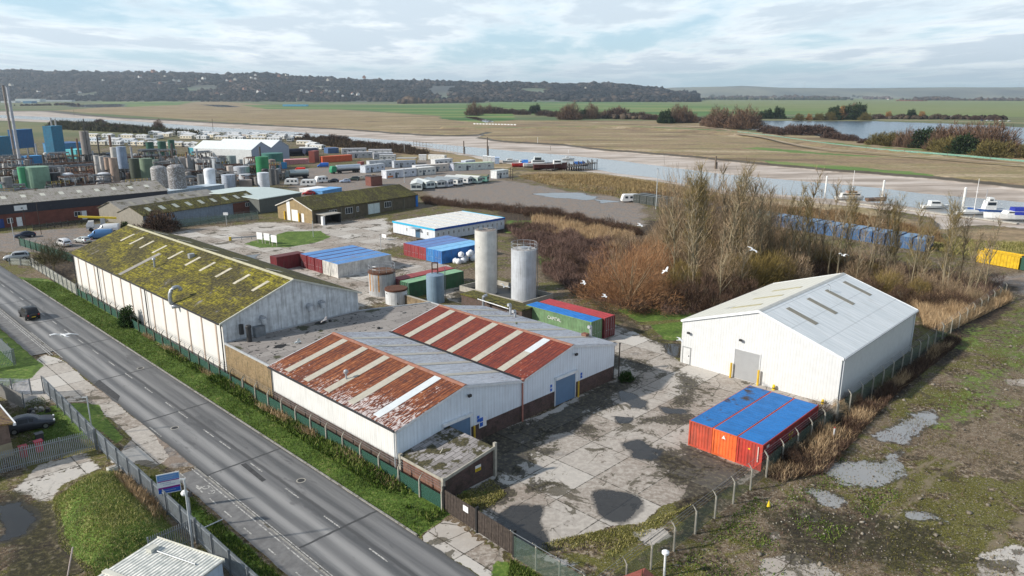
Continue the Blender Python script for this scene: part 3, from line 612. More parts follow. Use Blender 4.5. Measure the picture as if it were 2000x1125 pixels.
# ------------------------------------------------------------------ road
def f_road(b, bs):
 v = OC(b); s = b.sep(v); n = b.noise(v, .5, 6, .65); n3 = b.noise(v, 14, 3, .8); lon = b.noise(b.map(v, (1.6, .05, 1)), 1.2, 5, .6)
 c = b.mix(b.mr(lon, .34, .66), (.075, .076, .078), (.145, .145, .148))
 for x0, wd, a in ((-7.2, .4, .4), (-5.6, .4, .4), (-9.1, .55, .95), (-10.7, .5, .9)):
  f = b.mr(b.m('ABSOLUTE', b.m('SUBTRACT', s[0], x0)), 0, wd * 1.6, 1, 0)
  c = b.mix(b.m('MULTIPLY', f, b.m('MULTIPLY', b.mr(lon, .3, .55, .45, 1), a)), c, (.31, .305, .30))
 seam = b.mr(b.m('ABSOLUTE', b.m('SUBTRACT', s[0], b.m('ADD', -7.75, b.m('MULTIPLY', n, .25)))), .08, .24, 1, 0)
 c = b.mix(b.m('MULTIPLY', seam, .75), c, (.035, .035, .037))
 ed = b.mr(b.m('ABSOLUTE', b.m('ADD', s[0], 8.15)), 3.25, 3.6)
 c = b.mix(b.m('MULTIPLY', ed, .65), c, (.04, .036, .03))
 j = b.m('FRACT', b.m('DIVIDE', b.m('ADD', s[1], b.m('ADD', 3.1, b.m('MULTIPLY', b.noise(v, .9, 4), .25))), 15.5))
 c = b.mix(b.m('MULTIPLY', b.mr(b.m('ABSOLUTE', b.m('SUBTRACT', j, .5)), .4905, .4945), .95), c, (.03, .03, .031))
 c = b.mix(b.m('MULTIPLY', b.mr(b.noise(b.map(v, (1, .25, 1)), .30, 5, .7), .57, .62), .5), c, (.05, .05, .052))
 c = b.mix(.12, c, b.mix(n3, (0, 0, 0), (.35, .35, .35)))
 b.put(bs.inputs[0], c); b.put(bs.inputs['Roughness'], b.mr(lon, .3, .7, .5, .75))
 b.L.new(b.n('ShaderNodeBump', {'Strength': .25, 'Distance': .02, 'Height': n3}), bs.inputs['Normal'])
def site_sheet(name, poly, z, mat, parent=None, kind='structure'):
 bb = MB(); bb.add([(p[0], p[1], z) for p in poly], [tuple(range(len(poly)))]); o = bb.build(name, mat, parent, fix=False)
 if o.data.polygons[0].normal.z < 0: o.data.flip_normals()
 if not parent: o.location = (OX, OY, 0); o.rotation_euler = (0, 0, Y)
 if kind: tag(o, kind=kind)
 return o
def ragged(u0, u1, v0, v1, st, amp, seed=0):
 r1 = [(u0 + amp * mnoise.noise(Vector((v * .5, seed, 1))), v) for v in np.arange(v0, v1 + .01, st)]
 r2 = [(u1 + amp * mnoise.noise(Vector((v * .5, seed, 9))), v) for v in np.arange(v1, v0 - .01, -st)]
 return r1 + r2
def strip(bb, a, b2, z):                                 # quads between two edge lists
 k = len(a); bb.add([(p[0], p[1], z) for p in a] + [(p[0], p[1], z) for p in b2], [(i, k + i, k + i + 1, i + 1) for i in range(k - 1)])
def site_strip(name, u0, u1, v0, v1, z, mat, amp=.0, st=1.0, seed=0, kind='structure'):
 vs = list(np.arange(v0, v1 + .01, st)); bb = MB()
 strip(bb, [(u0 + amp * mnoise.noise(Vector((v * .6, seed, 1))), v) for v in vs], [(u1 + amp * mnoise.noise(Vector((v * .6, seed, 9))), v) for v in vs], z)
 o = bb.build(name, mat, None, fix=False)
 if o.data.polygons[0].normal.z < 0: o.data.flip_normals()
 o.location = (OX, OY, 0); o.rotation_euler = (0, 0, Y); tag(o, kind=kind); return o
site_strip('road', -11.85, -4.55, -45, 180, .035, custom('worn_asphalt', f_road), .18)
def f_path(b, bs):
 v = OC(b); n = b.noise(v, 1.2, 6, .7); n3 = b.noise(v, 16, 2)
 c = b.mix(b.mr(n, .35, .65), (.12, .118, .118), (.19, .187, .185)); c = b.mix(b.mr(b.noise(v, .6, 4), .56, .68, 0, .6), c, (.075, .07, .062))
 c = b.mix(.1, c, b.mix(n3, (0, 0, 0), (.4, .4, .4))); b.put(bs.inputs[0], c); bs.inputs['Roughness'].default_value = .8
PATH = custom('path_asphalt', f_path)
site_strip('footway', -13.9, -11.95, -45, 14.6, .10, PATH, .12, seed=3)
site_strip('footway', -14.3, -11.95, 58.5, 150, .10, PATH, .15, seed=5)
KERB = mt((.27, .26, .24), .9, var=.3, scale=4, dirt=((.08, .07, .05), .4, 1.5))
for a, b2, u in ((-45, 14.5, -11.93), (58.6, 150, -11.93), (-8.3, 106, -4.5), (-45, -17.2, -4.5)):
 bb = MB()
 for q in np.arange(a, b2, .92): bb.box(u - .075, q, -.05, u + .075, min(q + .905, b2), .115)
 o = bb.build('kerb', KERB); o.location = (OX, OY, 0); o.rotation_euler = (0, 0, Y); tag(o, kind='structure')
def f_paint(b, bs):
 v = OC(b); n = b.noise(v, 3.5, 5, .75)
 b.put(bs.inputs[0], b.mix(b.mr(n, .44, .58), (.50, .49, .46), (.17, .165, .16))); bs.inputs['Roughness'].default_value = .7
PAINT = custom('road_paint', f_paint)
bb = MB()
for v0 in (-33.3, -27.3, -21.2, -15.2, -9.3, 0.9 - 4, 3.0, 9.4, 15.6, 19.2, 25.4, 28.9, 35.0, 41.2, 47.2, 53.2, 59.4, 65.6, 71.6, 77.8, 84, 90.2, 96.4, 102.6, 108.8, 115, 121):
 bb.add([(-8.08, v0, .042), (-7.96, v0, .042), (-7.96, v0 + 2.3, .042), (-8.08, v0 + 2.3, .042)], [(0, 1, 2, 3)])
o = bb.build('centre_line', PAINT, fix=False); o.location = (OX, OY, 0); o.rotation_euler = (0, 0, Y); tag(o, kind='structure')
bb = MB()
for a, b2, u, z in ((-45, 14.3, -12.25, .106), (57, 140, -12.3, .106), (57, 140, -12.55, .106), (23, 26, -11.6, .042), (-45, 12, -11.7, .042), (55, 70, -11.7, .042)):
 for q in np.arange(a, b2, 3): bb.add([(u - .05, q, z), (u + .05, q, z), (u + .05, min(q + 3, b2), z), (u - .05, min(q + 3, b2), z)], [(0, 1, 2, 3)])
for v0 in (12.9, 9.6, 6.9, 4.2, .8, -3, -7): bb.add([(-13.36, v0, .106), (-13.26, v0, .106), (-13.26, v0 + 1.3, .106), (-13.36, v0 + 1.3, .106)], [(0, 1, 2, 3)])
bb.add([(-13.2, 11.2, .106), (-12.9, 10.4, .106), (-13.3, 10.2, .106)], [(0, 1, 2)])
for cy in (9.1, 10.2):                                   # bicycle symbol: two wheels and the frame
 for k in range(12):
  a0, a1 = k * math.pi / 6, (k + 1) * math.pi / 6
  bb.add([(-12.75 + r * math.cos(a), cy + r * math.sin(a), .106) for a in (a0, a1) for r in (.22, .32)], [(0, 1, 3, 2)])
bb.add([(-12.78, 9.1, .106), (-12.45, 9.5, .106), (-12.4, 9.45, .106), (-12.7, 9.05, .106)], [(0, 1, 2, 3)])
bb.add([(-12.45, 9.4, .106), (-12.45, 10.1, .106), (-12.38, 10.1, .106), (-12.38, 9.4, .106)], [(0, 1, 2, 3)])
o = bb.build('edge_markings', PAINT, fix=False); o.location = (OX, OY, 0); o.rotation_euler = (0, 0, Y); tag(o, kind='structure')
PATCH = mt((.05, .05, .052), .8, var=.3, scale=3)
site_sheet('tarmac_patch', [(-11.8, 42.5), (-10.9, 43.6), (-10.9, 36.6), (-11.6, 35.2)], .043, PATCH)
sheet('tarmac_patch', px((480, 905), (520, 938), (512, 942), (470, 908)), .043, PATCH)
def ribbon(name, pts, wd, z, mat, kind='structure'):
 bb = MB(); P = [Vector((p.x, p.y, 0)) for p in pts]; A = []; B_ = []
 for i, p in enumerate(P):
  d = (P[min(i + 1, len(P) - 1)] - P[max(i - 1, 0)]).normalized(); n = Vector((-d.y, d.x, 0)) * wd / 2; A.append(p + n); B_.append(p - n)
 strip(bb, B_, A, z); o = bb.build(name, mat, fix=False)
 if o.data.polygons[0].normal.z < 0: o.data.flip_normals()
 return tag(o, kind=kind)
def curve(pts, n=10):                                    # Catmull-Rom through the points
 P = [Vector(p) for p in pts]; out = []
 for i in range(len(P) - 1):
  a, b2, c, d = P[max(i - 1, 0)], P[i], P[i + 1], P[min(i + 2, len(P) - 1)]
  for k in range(n):
   t_ = k / n; out.append(.5 * ((2 * b2) + (c - a) * t_ + (2 * a - 5 * b2 + 4 * c - d) * t_ ** 2 + (3 * b2 - a - 3 * c + d) * t_ ** 3))
 return out + [P[-1]]
SAND = mt((.34, .27, .19), .95, var=.2, scale=.2)
ribbon('path', curve(px((1440, 262), (1490, 268), (1540, 279), (1600, 289), (1700, 297), (1850, 309), (2000, 321), (2300, 345), z=1.45)), 3.2, 1.46, SAND)
ribbon('path', curve(px((1000, 243), (1150, 240), (1300, 245), (1400, 251), (1440, 258), z=.5)), 5, .6, SAND)
ribbon('sandy_shore', curve(px((1640, 232.5), (1760, 235), (1900, 238), (2050, 242), (2300, 250))), 14, .1, mt((.42, .33, .20), .95, var=.15, scale=.05))
# ================================================================== BUILDINGS
def clad_box_walls(bb, W, L, z0, he, hr, mi=0, half=None):
 """closed gable prism from z0 up: x across 0..W, y along 0..L, ridge at `half`"""
 h = W / 2 if half is None else half
 bb.prism([(0, z0), (W, z0), (W, he), (h, hr), (0, he)], 'y', 0, L, mi)
def roof_pt(W, he, hr, x, half=None):
 h = W / 2 if half is None else half
 return he + (hr - he) * (x / h) if x <= h else he + (hr - he) * ((W - x) / (W - h))
def gable(name, label, u, v, rz, W, L, he, hr, wall, roofs, cat='building', ov=.25, over=.3, group=None, half=None, gutter=True, plinth=None, th=.14):
 """roofs: (material for x<half, material for x>half).  Local x across the span, y along the ridge."""
 h = W / 2 if half is None else half
 t = thing(name, label, cat, ST(u, v), Y + rz, group)
 bb = MB(); clad_box_walls(bb, W, L, plinth[0] if plinth else 0, he, hr, 0, half); bb.build('wall', wall, t)
 if plinth:
  bb = MB(); bb.box(.03, .03, -.05, W - .03, L - .03, plinth[0]); bb.build('brick_base', plinth[1], t)
 s1 = (hr - he) / h; s2 = (hr - he) / (W - h)
 for k, (mat, a, b2, za, zb) in enumerate(((roofs[0], -over, h, he - s1 * over, hr), (roofs[1], h, W + over, hr, he - s2 * over))):
  bb = MB(); bb.slab([(a, -ov, za + th + .004), (b2, -ov, zb + th + .004), (b2, L + ov, zb + th + .004), (a, L + ov, za + th + .004)], th); bb.build('roof', mat, t)
 t['_g'] = 0; del t['_g']
 return t
def on_roof(t, name, mat, W, he, hr, x0, x1, y0, y1, lift=.155, thick=.03, half=None):
 bb = MB(); z0, z1 = roof_pt(W, he, hr, x0, half) + lift + thick, roof_pt(W, he, hr, x1, half) + lift + thick
 bb.slab([(x0, y0, z0), (x1, y0, z1), (x1, y1, z1), (x0, y1, z0)], thick); return bb.build(name, mat, t)
def window(t, x, y, z, w_, h, face, frame=None, glass=None, sill=True, bars=1):
 """window lying on a wall; face 'y-','y+','x-','x+' outward normal; (x, y) the middle of the sill"""
 fr = frame or M['sign_white']; gl = glass or M['glass']; f = MB(); g_ = MB(); e = .05
 def bx(mb, a0, a1, z0, z1, d0, d1):
  if face[0] == 'y':
   s = -1 if face[1] == '-' else 1; ys = sorted((y + s * d0, y + s * d1)); mb.box(x + a0, ys[0], z0, x + a1, ys[1], z1)
  else:
   s = -1 if face[1] == '-' else 1; xs = sorted((x + s * d0, x + s * d1)); mb.box(xs[0], y + a0, z0, xs[1], y + a1, z1)
 bx(f, -w_ / 2, w_ / 2, z, z + .07, -.02, e); bx(f, -w_ / 2, w_ / 2, z + h - .07, z + h, -.02, e)
 for q in [-w_ / 2, w_ / 2 - .07] + [-w_ / 2 + w_ * (k + 1) / (bars + 1) - .03 for k in range(bars)]: bx(f, q, q + .07, z + .07, z + h - .07, -.02, e)
 bx(g_, -w_ / 2 + .07, w_ / 2 - .07, z + .07, z + h - .07, -.02, .02)
 wn = f.build('window', fr, t); g_.build('pane', gl, wn); return wn
def door(t, x, y, z, w_, h, face, mat, name='door', depth=.04, label=None, frame=None, handle=True):
 d = MB(); f = MB(); hd = MB()
 def bx(mb, a0, a1, z0, z1, d0, d1):
  s = -1 if face[1] == '-' else 1
  if face[0] == 'y': ys = sorted((y + s * d0, y + s * d1)); mb.box(x + a0, ys[0], z0, x + a1, ys[1], z1)
  else: xs = sorted((x + s * d0, x + s * d1)); mb.box(xs[0], y + a0, z0, xs[1], y + a1, z1)
 bx(d, -w_ / 2, w_ / 2, z, z + h, -.02, depth); o = d.build(name, mat, t)
 if frame:
  bx(f, -w_ / 2 - .1, -w_ / 2, z, z + h + .1, -.02, depth + .04); bx(f, w_ / 2, w_ / 2 + .1, z, z + h + .1, -.02, depth + .04); bx(f, -w_ / 2, w_ / 2, z + h, z + h + .1, -.02, depth + .04)
  f.build('frame', frame, o)
 if handle: bx(hd, w_ / 2 - .2, w_ / 2 - .12, z + 1, z + 1.15, depth, depth + .06); hd.build('handle', M['dark'], o)
 if label: o['label'] = label
 return o
def roundlight(t, x, y, z, face='y-'):
 bb = MB(); s = -1 if face[1] == '-' else 1
 if face[0] == 'y': bb.tube([(x, y, z), (x, y + s * .3, z + .05)], .04); bb.box(x - .18, y + s * .3 - .1, z - .12, x + .18, y + s * .3 + .1, z + .12)
 else: bb.tube([(x, y, z), (x + s * .3, y, z + .05)], .04); bb.box(x + s * .3 - .1, y - .18, z - .12, x + s * .3 + .1, y + .18, z + .12)
 return bb.build('floodlight', M['dark'], t)
def downpipe(t, x, y, z1, mat, r=.07, z0=0.0):
 bb = MB(); bb.tube([(x, y, z0), (x, y, z1)], r, 8); bb.box(x - .15, y - .15, z1, x + .15, y + .15, z1 + .25); return bb.build('downpipe', mat, t)
def gutter(t, x, y0, y1, z, mat=None):
 bb = MB(); bb.box(x - .09, y0, z - .08, x + .09, y1, z + .06); return bb.build('gutter', mat or M['dark'], t)
# ---- twin workshop with rusted roofs (the two spans are one building)
SW, SL, SE, SR = 15.84, 22.0, 4.46, 6.25
t = thing('twin_workshop', 'twin gabled workshop with rust red and grey striped roofs and two blue shutter doors', 'building', ST(0, 0), Y)
bb = MB(); bb.prism([(0, 1.75), (2 * SW, 1.75), (2 * SW, SE), (1.5 * SW, SR), (SW, SE), (SW / 2, SR), (0, SE)], 'y', 0, SL); bb.build('wall', M['blue_white'], t)
bb = MB(); bb.box(.05, .05, -.05, 2 * SW - .05, SL - .05, 1.75); bb.build('brick_base', M['brick_purple'], t)
bb = MB(); bb.box(-.03, -.012, 1.72, -.004, SL, SE - .05); bb.build('side_cladding', M['white_clad'], t)
bb = MB(); bb.box(.015, .0, -.05, .045, SL, 1.70); bb.build('side_brick', M['brick_brown'], t)
sl = (SR - SE) / (SW / 2)
for k, (a, b2, mat, nm) in enumerate(((0, SW / 2, 'rust_a', 'rusted_roof'), (SW / 2, SW, 'galv_roof', 'grey_roof'), (SW, 1.5 * SW, 'rust_b', 'rusted_roof'), (1.5 * SW, 2 * SW, 'galv_roof', 'grey_roof'))):
 za, zb = (SE, SR) if k % 2 == 0 else (SR, SE); o = .28 if k in (0,) else 0; o2 = .28 if k == 3 else 0
 bb = MB(); bb.slab([(a - o, -.2, za - o * sl + .14), (b2 + o2, -.2, zb - o2 * sl + .14), (b2 + o2, SL + .15, zb - o2 * sl + .14), (a - o, SL + .15, za - o * sl + .14)], .13); bb.build(nm, M[mat], t)
for j in range(2):
 x0 = j * SW
 for i in range(5):
  y = [3.3, 7.4, 11.5, 15.4, 19.2][i]
  for side in range(2):
   xa, xb = (x0 + .25, x0 + SW / 2 - .35) if side == 0 else (x0 + SW / 2 + .3, x0 + SW - .25)
   f = lambda x: SE + sl * (x - x0) if side == 0 else SE + sl * (x0 + SW - x)
   if i == 0 and side == 0:
    xm = x0 + 4.4 if j else x0 + .25
    if j: bb = MB(); bb.slab([(xa, y - .5, f(xa) + .175), (xm, y - .5, f(xm) + .175), (xm, y + .5, f(xm) + .175), (xa, y + .5, f(xa) + .175)], .03); bb.build('rooflight', M['skylight'], t)
    bb = MB(); bb.slab([(xm, y - .5, f(xm) + .175), (xb, y - .5, f(xb) + .175), (xb, y + .5, f(xb) + .175), (xm, y + .5, f(xm) + .175)], .03); o = bb.build('rooflight', M['skylight_new'], t); o['label'] = 'bright new pale rooflight strip'
   else:
    wd = .5 if side == 0 else .38
    bb = MB(); bb.slab([(xa, y - wd, f(xa) + .175), (xb, y - wd, f(xb) + .175), (xb, y + wd, f(xb) + .175), (xa, y + wd, f(xa) + .175)], .03); bb.build('rooflight', M['skylight'], t)
RIDGE = mt((.30, .14, .095), .8, var=.25, scale=2)
for j in range(2):
 xr = SW / 2 + j * SW; bb = MB(); bb.prism([(xr - .32, SR + .095), (xr, SR + .22), (xr + .32, SR + .095), (xr, SR + .15)], 'y', -.22, SL + .17); bb.build('ridge_cap', RIDGE, t)
bb = MB(); bb.box(SW - .22, -.25, SE + .13, SW + .22, SL + .2, SE + .2); bb.build('valley_gutter', M['black'], t)
gutter(t, -.34, -.1, SL + .1, SE + .02)
bb = MB()
for a, b2, za, zb in ((0, SW / 2, SE, SR), (SW / 2, SW, SR, SE), (SW, 1.5 * SW, SE, SR), (1.5 * SW, 2 * SW, SR, SE)):
 bb.slab([(a, -.235, za + .1), (b2, -.235, zb + .1), (b2, -.205, zb + .1), (a, -.205, za + .1)], .26)
bb.build('verge_trim', mt((.66, .68, .70), .5), t)
bb = MB()
for a, b2, za, zb in ((0, SW / 2, SE, SR), (SW / 2, SW, SR, SE), (SW, 1.5 * SW, SE, SR), (1.5 * SW, 2 * SW, SR, SE)): bb.slab([(a, SL + .155, za + .16), (b2, SL + .155, zb + .16), (b2, SL + .24, zb + .16), (a, SL + .24, za + .16)], .3)
bb.build('verge_trim', mt((.66, .68, .70), .5), t)
for j in range(2):
 dx = j * SW + 6.95; o = door(t, dx, 0, 0, 3.35, 3.05, 'y-', M['door_blue'], 'roller_door', .03, frame=mt((.70, .72, .74), .5), handle=False)
 bb = MB(); bb.box(dx - 1.8, -.32, 3.05, dx + 1.8, -.03, 3.32); bb.build('shutter_box', mt((.70, .72, .74), .5), o)
 bb = MB(); bb.cyl(dx + 2.0, -.28, 0, 1.9, .1, n=10); bb.build('guard_post', M['yellow'], t)
 roundlight(t, j * SW + 8.4, 0, 5.2)
 for sx, sz, w_, h_ in ((2.75, 2.35, .28, .28), (2.75, 2.0, .28, .28), (3.15, 1.9, .45, .4), (3.15, 1.4, .4, .4))[: 4 if j == 0 else 2]: bb = MB(); bb.box(dx + sx - w_ / 2, -.06, sz, dx + sx + w_ / 2, -.03, sz + h_); bb.build('safety_sign', M['sign_blue'], t)
 if j == 0:
  bb = MB(); bb.box(dx + 2.85, -.028, 1.25, dx + 3.85, -.002, 2.25); bb.build('notice_board', M['sign_white'], t)
 if j == 1:
  for q in (2.4, 1.95): bb = MB(); bb.box(dx - 2.5, -.06, q, dx - 2.25, -.02, q + .3); bb.build('safety_sign', M['sign_blue'], t)
downpipe(t, SW, -.14, SE, M['pipe_red'], .09); downpipe(t, -.16, .15, SE - .2, M['steel_pale'], .06); downpipe(t, -.12, SL - .1, SE - .2, M['dark'], .06); downpipe(t, 2 * SW + .12, .1, SE - .1, M['dark'], .05)
bb = MB(); bb.tube([(2.6, 11.6, 4.9), (2.6, 11.6, 5.8)], .09, 8); bb.lathe(2.6, 11.6, [(.1, 5.8), (.24, 5.88), (.24, 6.1), (.1, 6.22)], 10); bb.build('roof_cowl', M['galv'], t)
for (x, y, z, h_) in ((31.2, 3.2, 4.5, 1.5), (31.0, 16.4, 4.5, 1.6), (30.0, 14.6, 4.7, 1.1)):
 bb = MB(); bb.tube([(x, y, z), (x, y, z + h_)], .17, 10); bb.tube([(x + .0, y, z + h_), (x - .45, y, z + h_ + .05)], .21, 10); bb.build('vent_pipe', M['galv'], t)
bb = MB(); bb.tube([(26, 10.5, 5.4), (26, 10.5, 6.1)], .13, 8); bb.build('vent_pipe', mt((.12, .13, .08), .8), t)
bb = MB(); bb.box(30.4, 3.3, 4.6, 31.0, 4.0, 5.2); bb.build('vent_curb', M['brick_red'], t)
# ---- brick lean-to at the road corner
t = thing('brick_store', 'low brick store with mossy slab roof on the workshop corner by the wooden gate', 'building', ST(0.1, -6.0), Y)
bb = MB(); bb.add([(.1, .1, -.05), (5.9, .1, -.05), (5.9, 5.9, -.05), (.1, 5.9, -.05), (.1, .1, 1.95), (5.9, .1, 2.75), (5.9, 5.9, 2.75), (.1, 5.9, 1.95)],
    [(0, 3, 2, 1), (4, 5, 6, 7), (0, 1, 5, 4), (1, 2, 6, 5), (2, 3, 7, 6), (3, 0, 4, 7)]); bb.build('wall', M['brick_purple'], t)
bb = MB(); bb.box(.06, .2, -.05, .095, 5.8, 1.9); bb.build('side_brick', M['brick_red'], t)
bb = MB(); bb.slab([(-.05, -.05, 2.05), (5.85, -.05, 2.87), (5.85, 5.95, 2.87), (-.05, 5.95, 2.05)], .1); bb.build('roof', M['leanto_roof'], t)
bb = MB(); bb.slab([(-.1, -.1, 2.15), (-.1, 5.95, 2.15), (-.051, 5.95, 2.15), (-.051, -.1, 2.15)], .25); bb.slab([(-.1, -.16, 2.15), (5.9, -.16, 2.97), (5.9, -.055, 2.97), (-.1, -.055, 2.15)], .28); bb.build('kerb_edge', M['concrete_post'], t)
for x, y, h_ in ((0, 0, 2.2), (5.95, -.05, 3.25), (0, 5.7, 2.3)):
 bb = MB(); bb.box(x - .13, y - .13, 0, x + .13, y + .13, h_); bb.build('pier', M['concrete_post'], t)
bb = MB(); bb.box(3.7, .06, 1.2, 4.35, .095, 1.5); bb.build('warning_sign', M['sign_yellow'], t)
bb = MB(); bb.box(3.7, .06, 1.502, 4.35, .095, 1.75); bb.build('warning_sign', M['sign_white'], t)
bb = MB()
for q in (1.27, 1.35, 1.43): bb.box(3.78, .045, q, 4.27, .058, q + .025)
bb.build('sign_lettering', M['black'], t)
bb = MB(); bb.tube([(2.4, 3.2, 2.35), (2.6, 3.0, 2.85)], .05, 6); bb.build('roof_pipe', M['concrete_post'], t)
# ---- long mossy shed beside the road
LW, LL, LE, LR = 19.0, 57.0, 6.5, 10.0
t = gable('long_shed', 'long white panelled shed with moss covered yellow green roof beside the road', .6, 34.6, 0, LW, LL, LE, LR, M['white_smooth'], (M['moss_roof'], M['moss_roof2']), over=.45)
for k in range(14):
 y = 4.05 * k + 1.9
 bb = MB(); bb.box(-.07, y - .16, 0, -.003, y + .16, LE - .25); bb.build('panel_post', mt((.46, .36, .29), .8, streak=.4), t)
for y in (.12, 24.1, 44.2, 56.9): bb = MB(); bb.tube([(-.2, y, 0), (-.2, y, LE - .1)], .08, 8); bb.build('downpipe', M['dark'], t)
gutter(t, -.52, -.1, LL + .1, LE - .1); gutter(t, LW + .52, -.1, LL + .1, LE - .1)
bb = MB(); bb.prism([(LW / 2 - .3, LR + .07), (LW / 2, LR + .26), (LW / 2 + .3, LR + .07), (LW / 2, LR + .16)], 'y', -.27, LL + .27); bb.build('ridge_cap', mt((.40, .38, .27), .9, dirt=((.25, .22, .06), .3, 2)), t)
GRC = mt((.60, .62, .64), .7, var=.2, scale=1.2, streak=.5, ribs=('x', .9))
bb = MB(); bb.prism([(-.02, 0), (LW + .02, 0), (LW + .02, LE), (LW / 2, LR - .03), (-.02, LE)], 'y', -.06, -.002); bb.build('gable_cladding', GRC, t)
bb = MB(); bb.slab([(-.5, -.42, LE + .02), (LW / 2, -.42, LR + .22), (LW / 2, -.26, LR + .22), (-.5, -.26, LE + .02)], .2); bb.slab([(LW / 2, -.42, LR + .22), (LW + .5, -.42, LE + .02), (LW + .5, -.26, LE + .02), (LW / 2, -.26, LR + .22)], .2); bb.build('verge_trim', mt((.50, .50, .44), .8), t)
for y in (3.2, 8.3, 13.6, 18.7, 23.6, 29.8, 36.0, 41.3, 45.8, 50.0):
 on_roof(t, 'rooflight', mt((.50, .46, .36), .6, var=.25, dirt=((.2, .18, .05), .3, 2)), LW, LE, LR, 5.6, 7.9, y - .33, y + .33)
for y in (10, 20, 30, 40, 50): on_roof(t, 'rooflight', mt((.66, .62, .52), .5, var=.1), LW, LE, LR, 11.3, 13.4, y - .4, y + .4)
o = on_roof(t, 'bare_sheet', mt((.27, .255, .235), .9, var=.2), LW, LE, LR, -.2, 6.0, 33.4, 34.5, lift=.15); o['label'] = 'bare grey roof sheet clear of moss'
bb = MB(); bb.tube([(3.4, 29.4, 7.6), (3.4, 29.4, 9.0)], .14, 10); bb.lathe(3.4, 29.4, [(.14, 9.0), (.28, 9.05), (.2, 9.25)], 10); bb.build('roof_cowl', M['galv'], t)
bb = MB(); bb.box(7.0, 25.2, 9.0, 7.8, 25.9, 9.9); bb.build('roof_vent', M['galv'], t)
bb = MB(); pts = [(-.25, 13.0, 6.2), (-.7, 13.0, 6.3), (-.9, 13.0, 6.8), (-.8, 13.0, 7.8), (-.3, 13.0, 8.4), (.35, 13.0, 8.4), (.65, 13.0, 7.95)]
bb.tube(curve(pts, 4), .24, 14); bb.tube([(-.8, 13, 6.0), (.5, 12.7, 5.95)], .30, 12); bb.build('extract_duct', M['galv'], t, smooth=True)
for x, z in ((11.4, 6.2), (13.2, 6.3), (4.9, 6.0)):
 bb = MB(); bb.tube([(x, -.1, z), (x, -.75, z)], .38, 14); bb.tube([(x, -.7, z + .1), (x, -.8, z - .55)], .42, 14); bb.build('extract_fan', M['galv'], t, smooth=False)
bb = MB(); bb.tube([(2.0, -.55, 4.7), (2.0, -.55, 5.9)], .28, 12); bb.build('extract_fan', M['dark'], t)
bb = MB(); bb.box(3.6, -.9, 3.8, 4.9, -.1, 5.2); bb.build('duct_box', M['galv_dark'], t)
# ---- flat roofed link between the two
t = thing('flat_roofed_link', 'flat felt roofed link with yellow brick wall between the long shed and the workshop', 'building', ST(.55, 22.3), Y)
poly = [(0, .02), (24.0, .02), (28.6, 3.2), (28.6, 8.2), (18.9, 12.1), (0, 12.1)]
bb = MB(); bb.prism(poly, 'z', -.05, 3.85); bb.build('wall', M['brick_yellow'], t)
bb = MB(); bb.prism([(x + (.12 if x < 1 else -.1), y) for x, y in poly], 'z', 3.85, 3.95); bb.build('roof', M['felt'], t)
bb = MB()
for a, b2 in zip(poly, poly[1:] + poly[:1]):
 A_, B_ = Vector((*a, 0)), Vector((*b2, 0)); d = (B_ - A_).normalized(); n = Vector((-d.y, d.x, 0)) * .09; A_ = A_ + d * .0
 bb.add([(A_ + n) + Vector((0, 0, 3.853)), (B_ + n) + Vector((0, 0, 3.853)), (B_ - n) + Vector((0, 0, 3.853)), (A_ - n) + Vector((0, 0, 3.853)), (A_ + n) + Vector((0, 0, 4.06)), (B_ + n) + Vector((0, 0, 4.06)), (B_ - n) + Vector((0, 0, 4.06)), (A_ - n) + Vector((0, 0, 4.06))],
   [(0, 3, 2, 1), (4, 5, 6, 7), (0, 1, 5, 4), (1, 2, 6, 5), (2, 3, 7, 6), (3, 0, 4, 7)])
bb.build('parapet_kerb', mt((.42, .44, .46), .6, streak=.2), t)
bb = MB()
for (x, y, r) in ((4.2, 6.4, .9), (12.4, 11.0, .8), (22.8, 6.8, .35)):
 bb.add([(x + r * (1 + .3 * math.sin(5 * a + x)) * math.cos(a), y + .7 * r * (1 + .3 * math.cos(3 * a)) * math.sin(a), 3.962) for a in [k * math.pi / 6 for k in range(12)]], [tuple(range(12))])
bb.build('tar_patch', M['black'], t)
bb = MB(); bb.box(-.02, -.3, -.05, .9, .0, 3.6); bb.build('white_pier', M['white_smooth'], t)
bb = MB(); bb.tube([(2.4, 10.6, 3.9), (2.4, 10.6, 5.6)], .3, 12); bb.lathe(2.4, 10.6, [(.3, 5.6), (.36, 5.65), (.36, 5.9), (.28, 6)], 12); bb.build('flue', M['dark'], t)
for x, y in ((8, 4), (13.4, 10.5), (16, 3.4)): bb = MB(); bb.box(x, y, 3.96, x + .3, y + .25, 4.2); bb.build('roof_vent', M['dark'], t)
# ---- pale warehouse on the right: local x = across (towards the road side is +v), y = depth
WW, WL_, WE, WR = 19.38, 25.1, 5.53, 8.74
t = gable('grey_warehouse', 'large pale grey gabled warehouse with grey roller door beside the blue topped containers', 42.38, -2.6, -math.pi / 2, WW, WL_, WE, WR, M['wh_wall'], (M['wh_roof_w'], M['wh_roof']), over=.2, ov=.12)
for y in (4.6, 10.4, 16.0, 22.0): on_roof(t, 'rooflight', M['skylight_brown'], WW, WE, WR, 11.0, 14.6, y - .45, y + .45)
for y in (4.6, 10.4, 16.0): on_roof(t, 'rooflight', mt((.42, .38, .22), .6), WW, WE, WR, 4.0, 7.8, y - .4, y + .4)
bb = MB(); bb.prism([(WW / 2 - .35, WR + .06), (WW / 2, WR + .2), (WW / 2 + .35, WR + .06), (WW / 2, WR + .14)], 'y', -.16, WL_ + .16); bb.build('ridge_cap', mt((.5, .5, .47), .5), t)
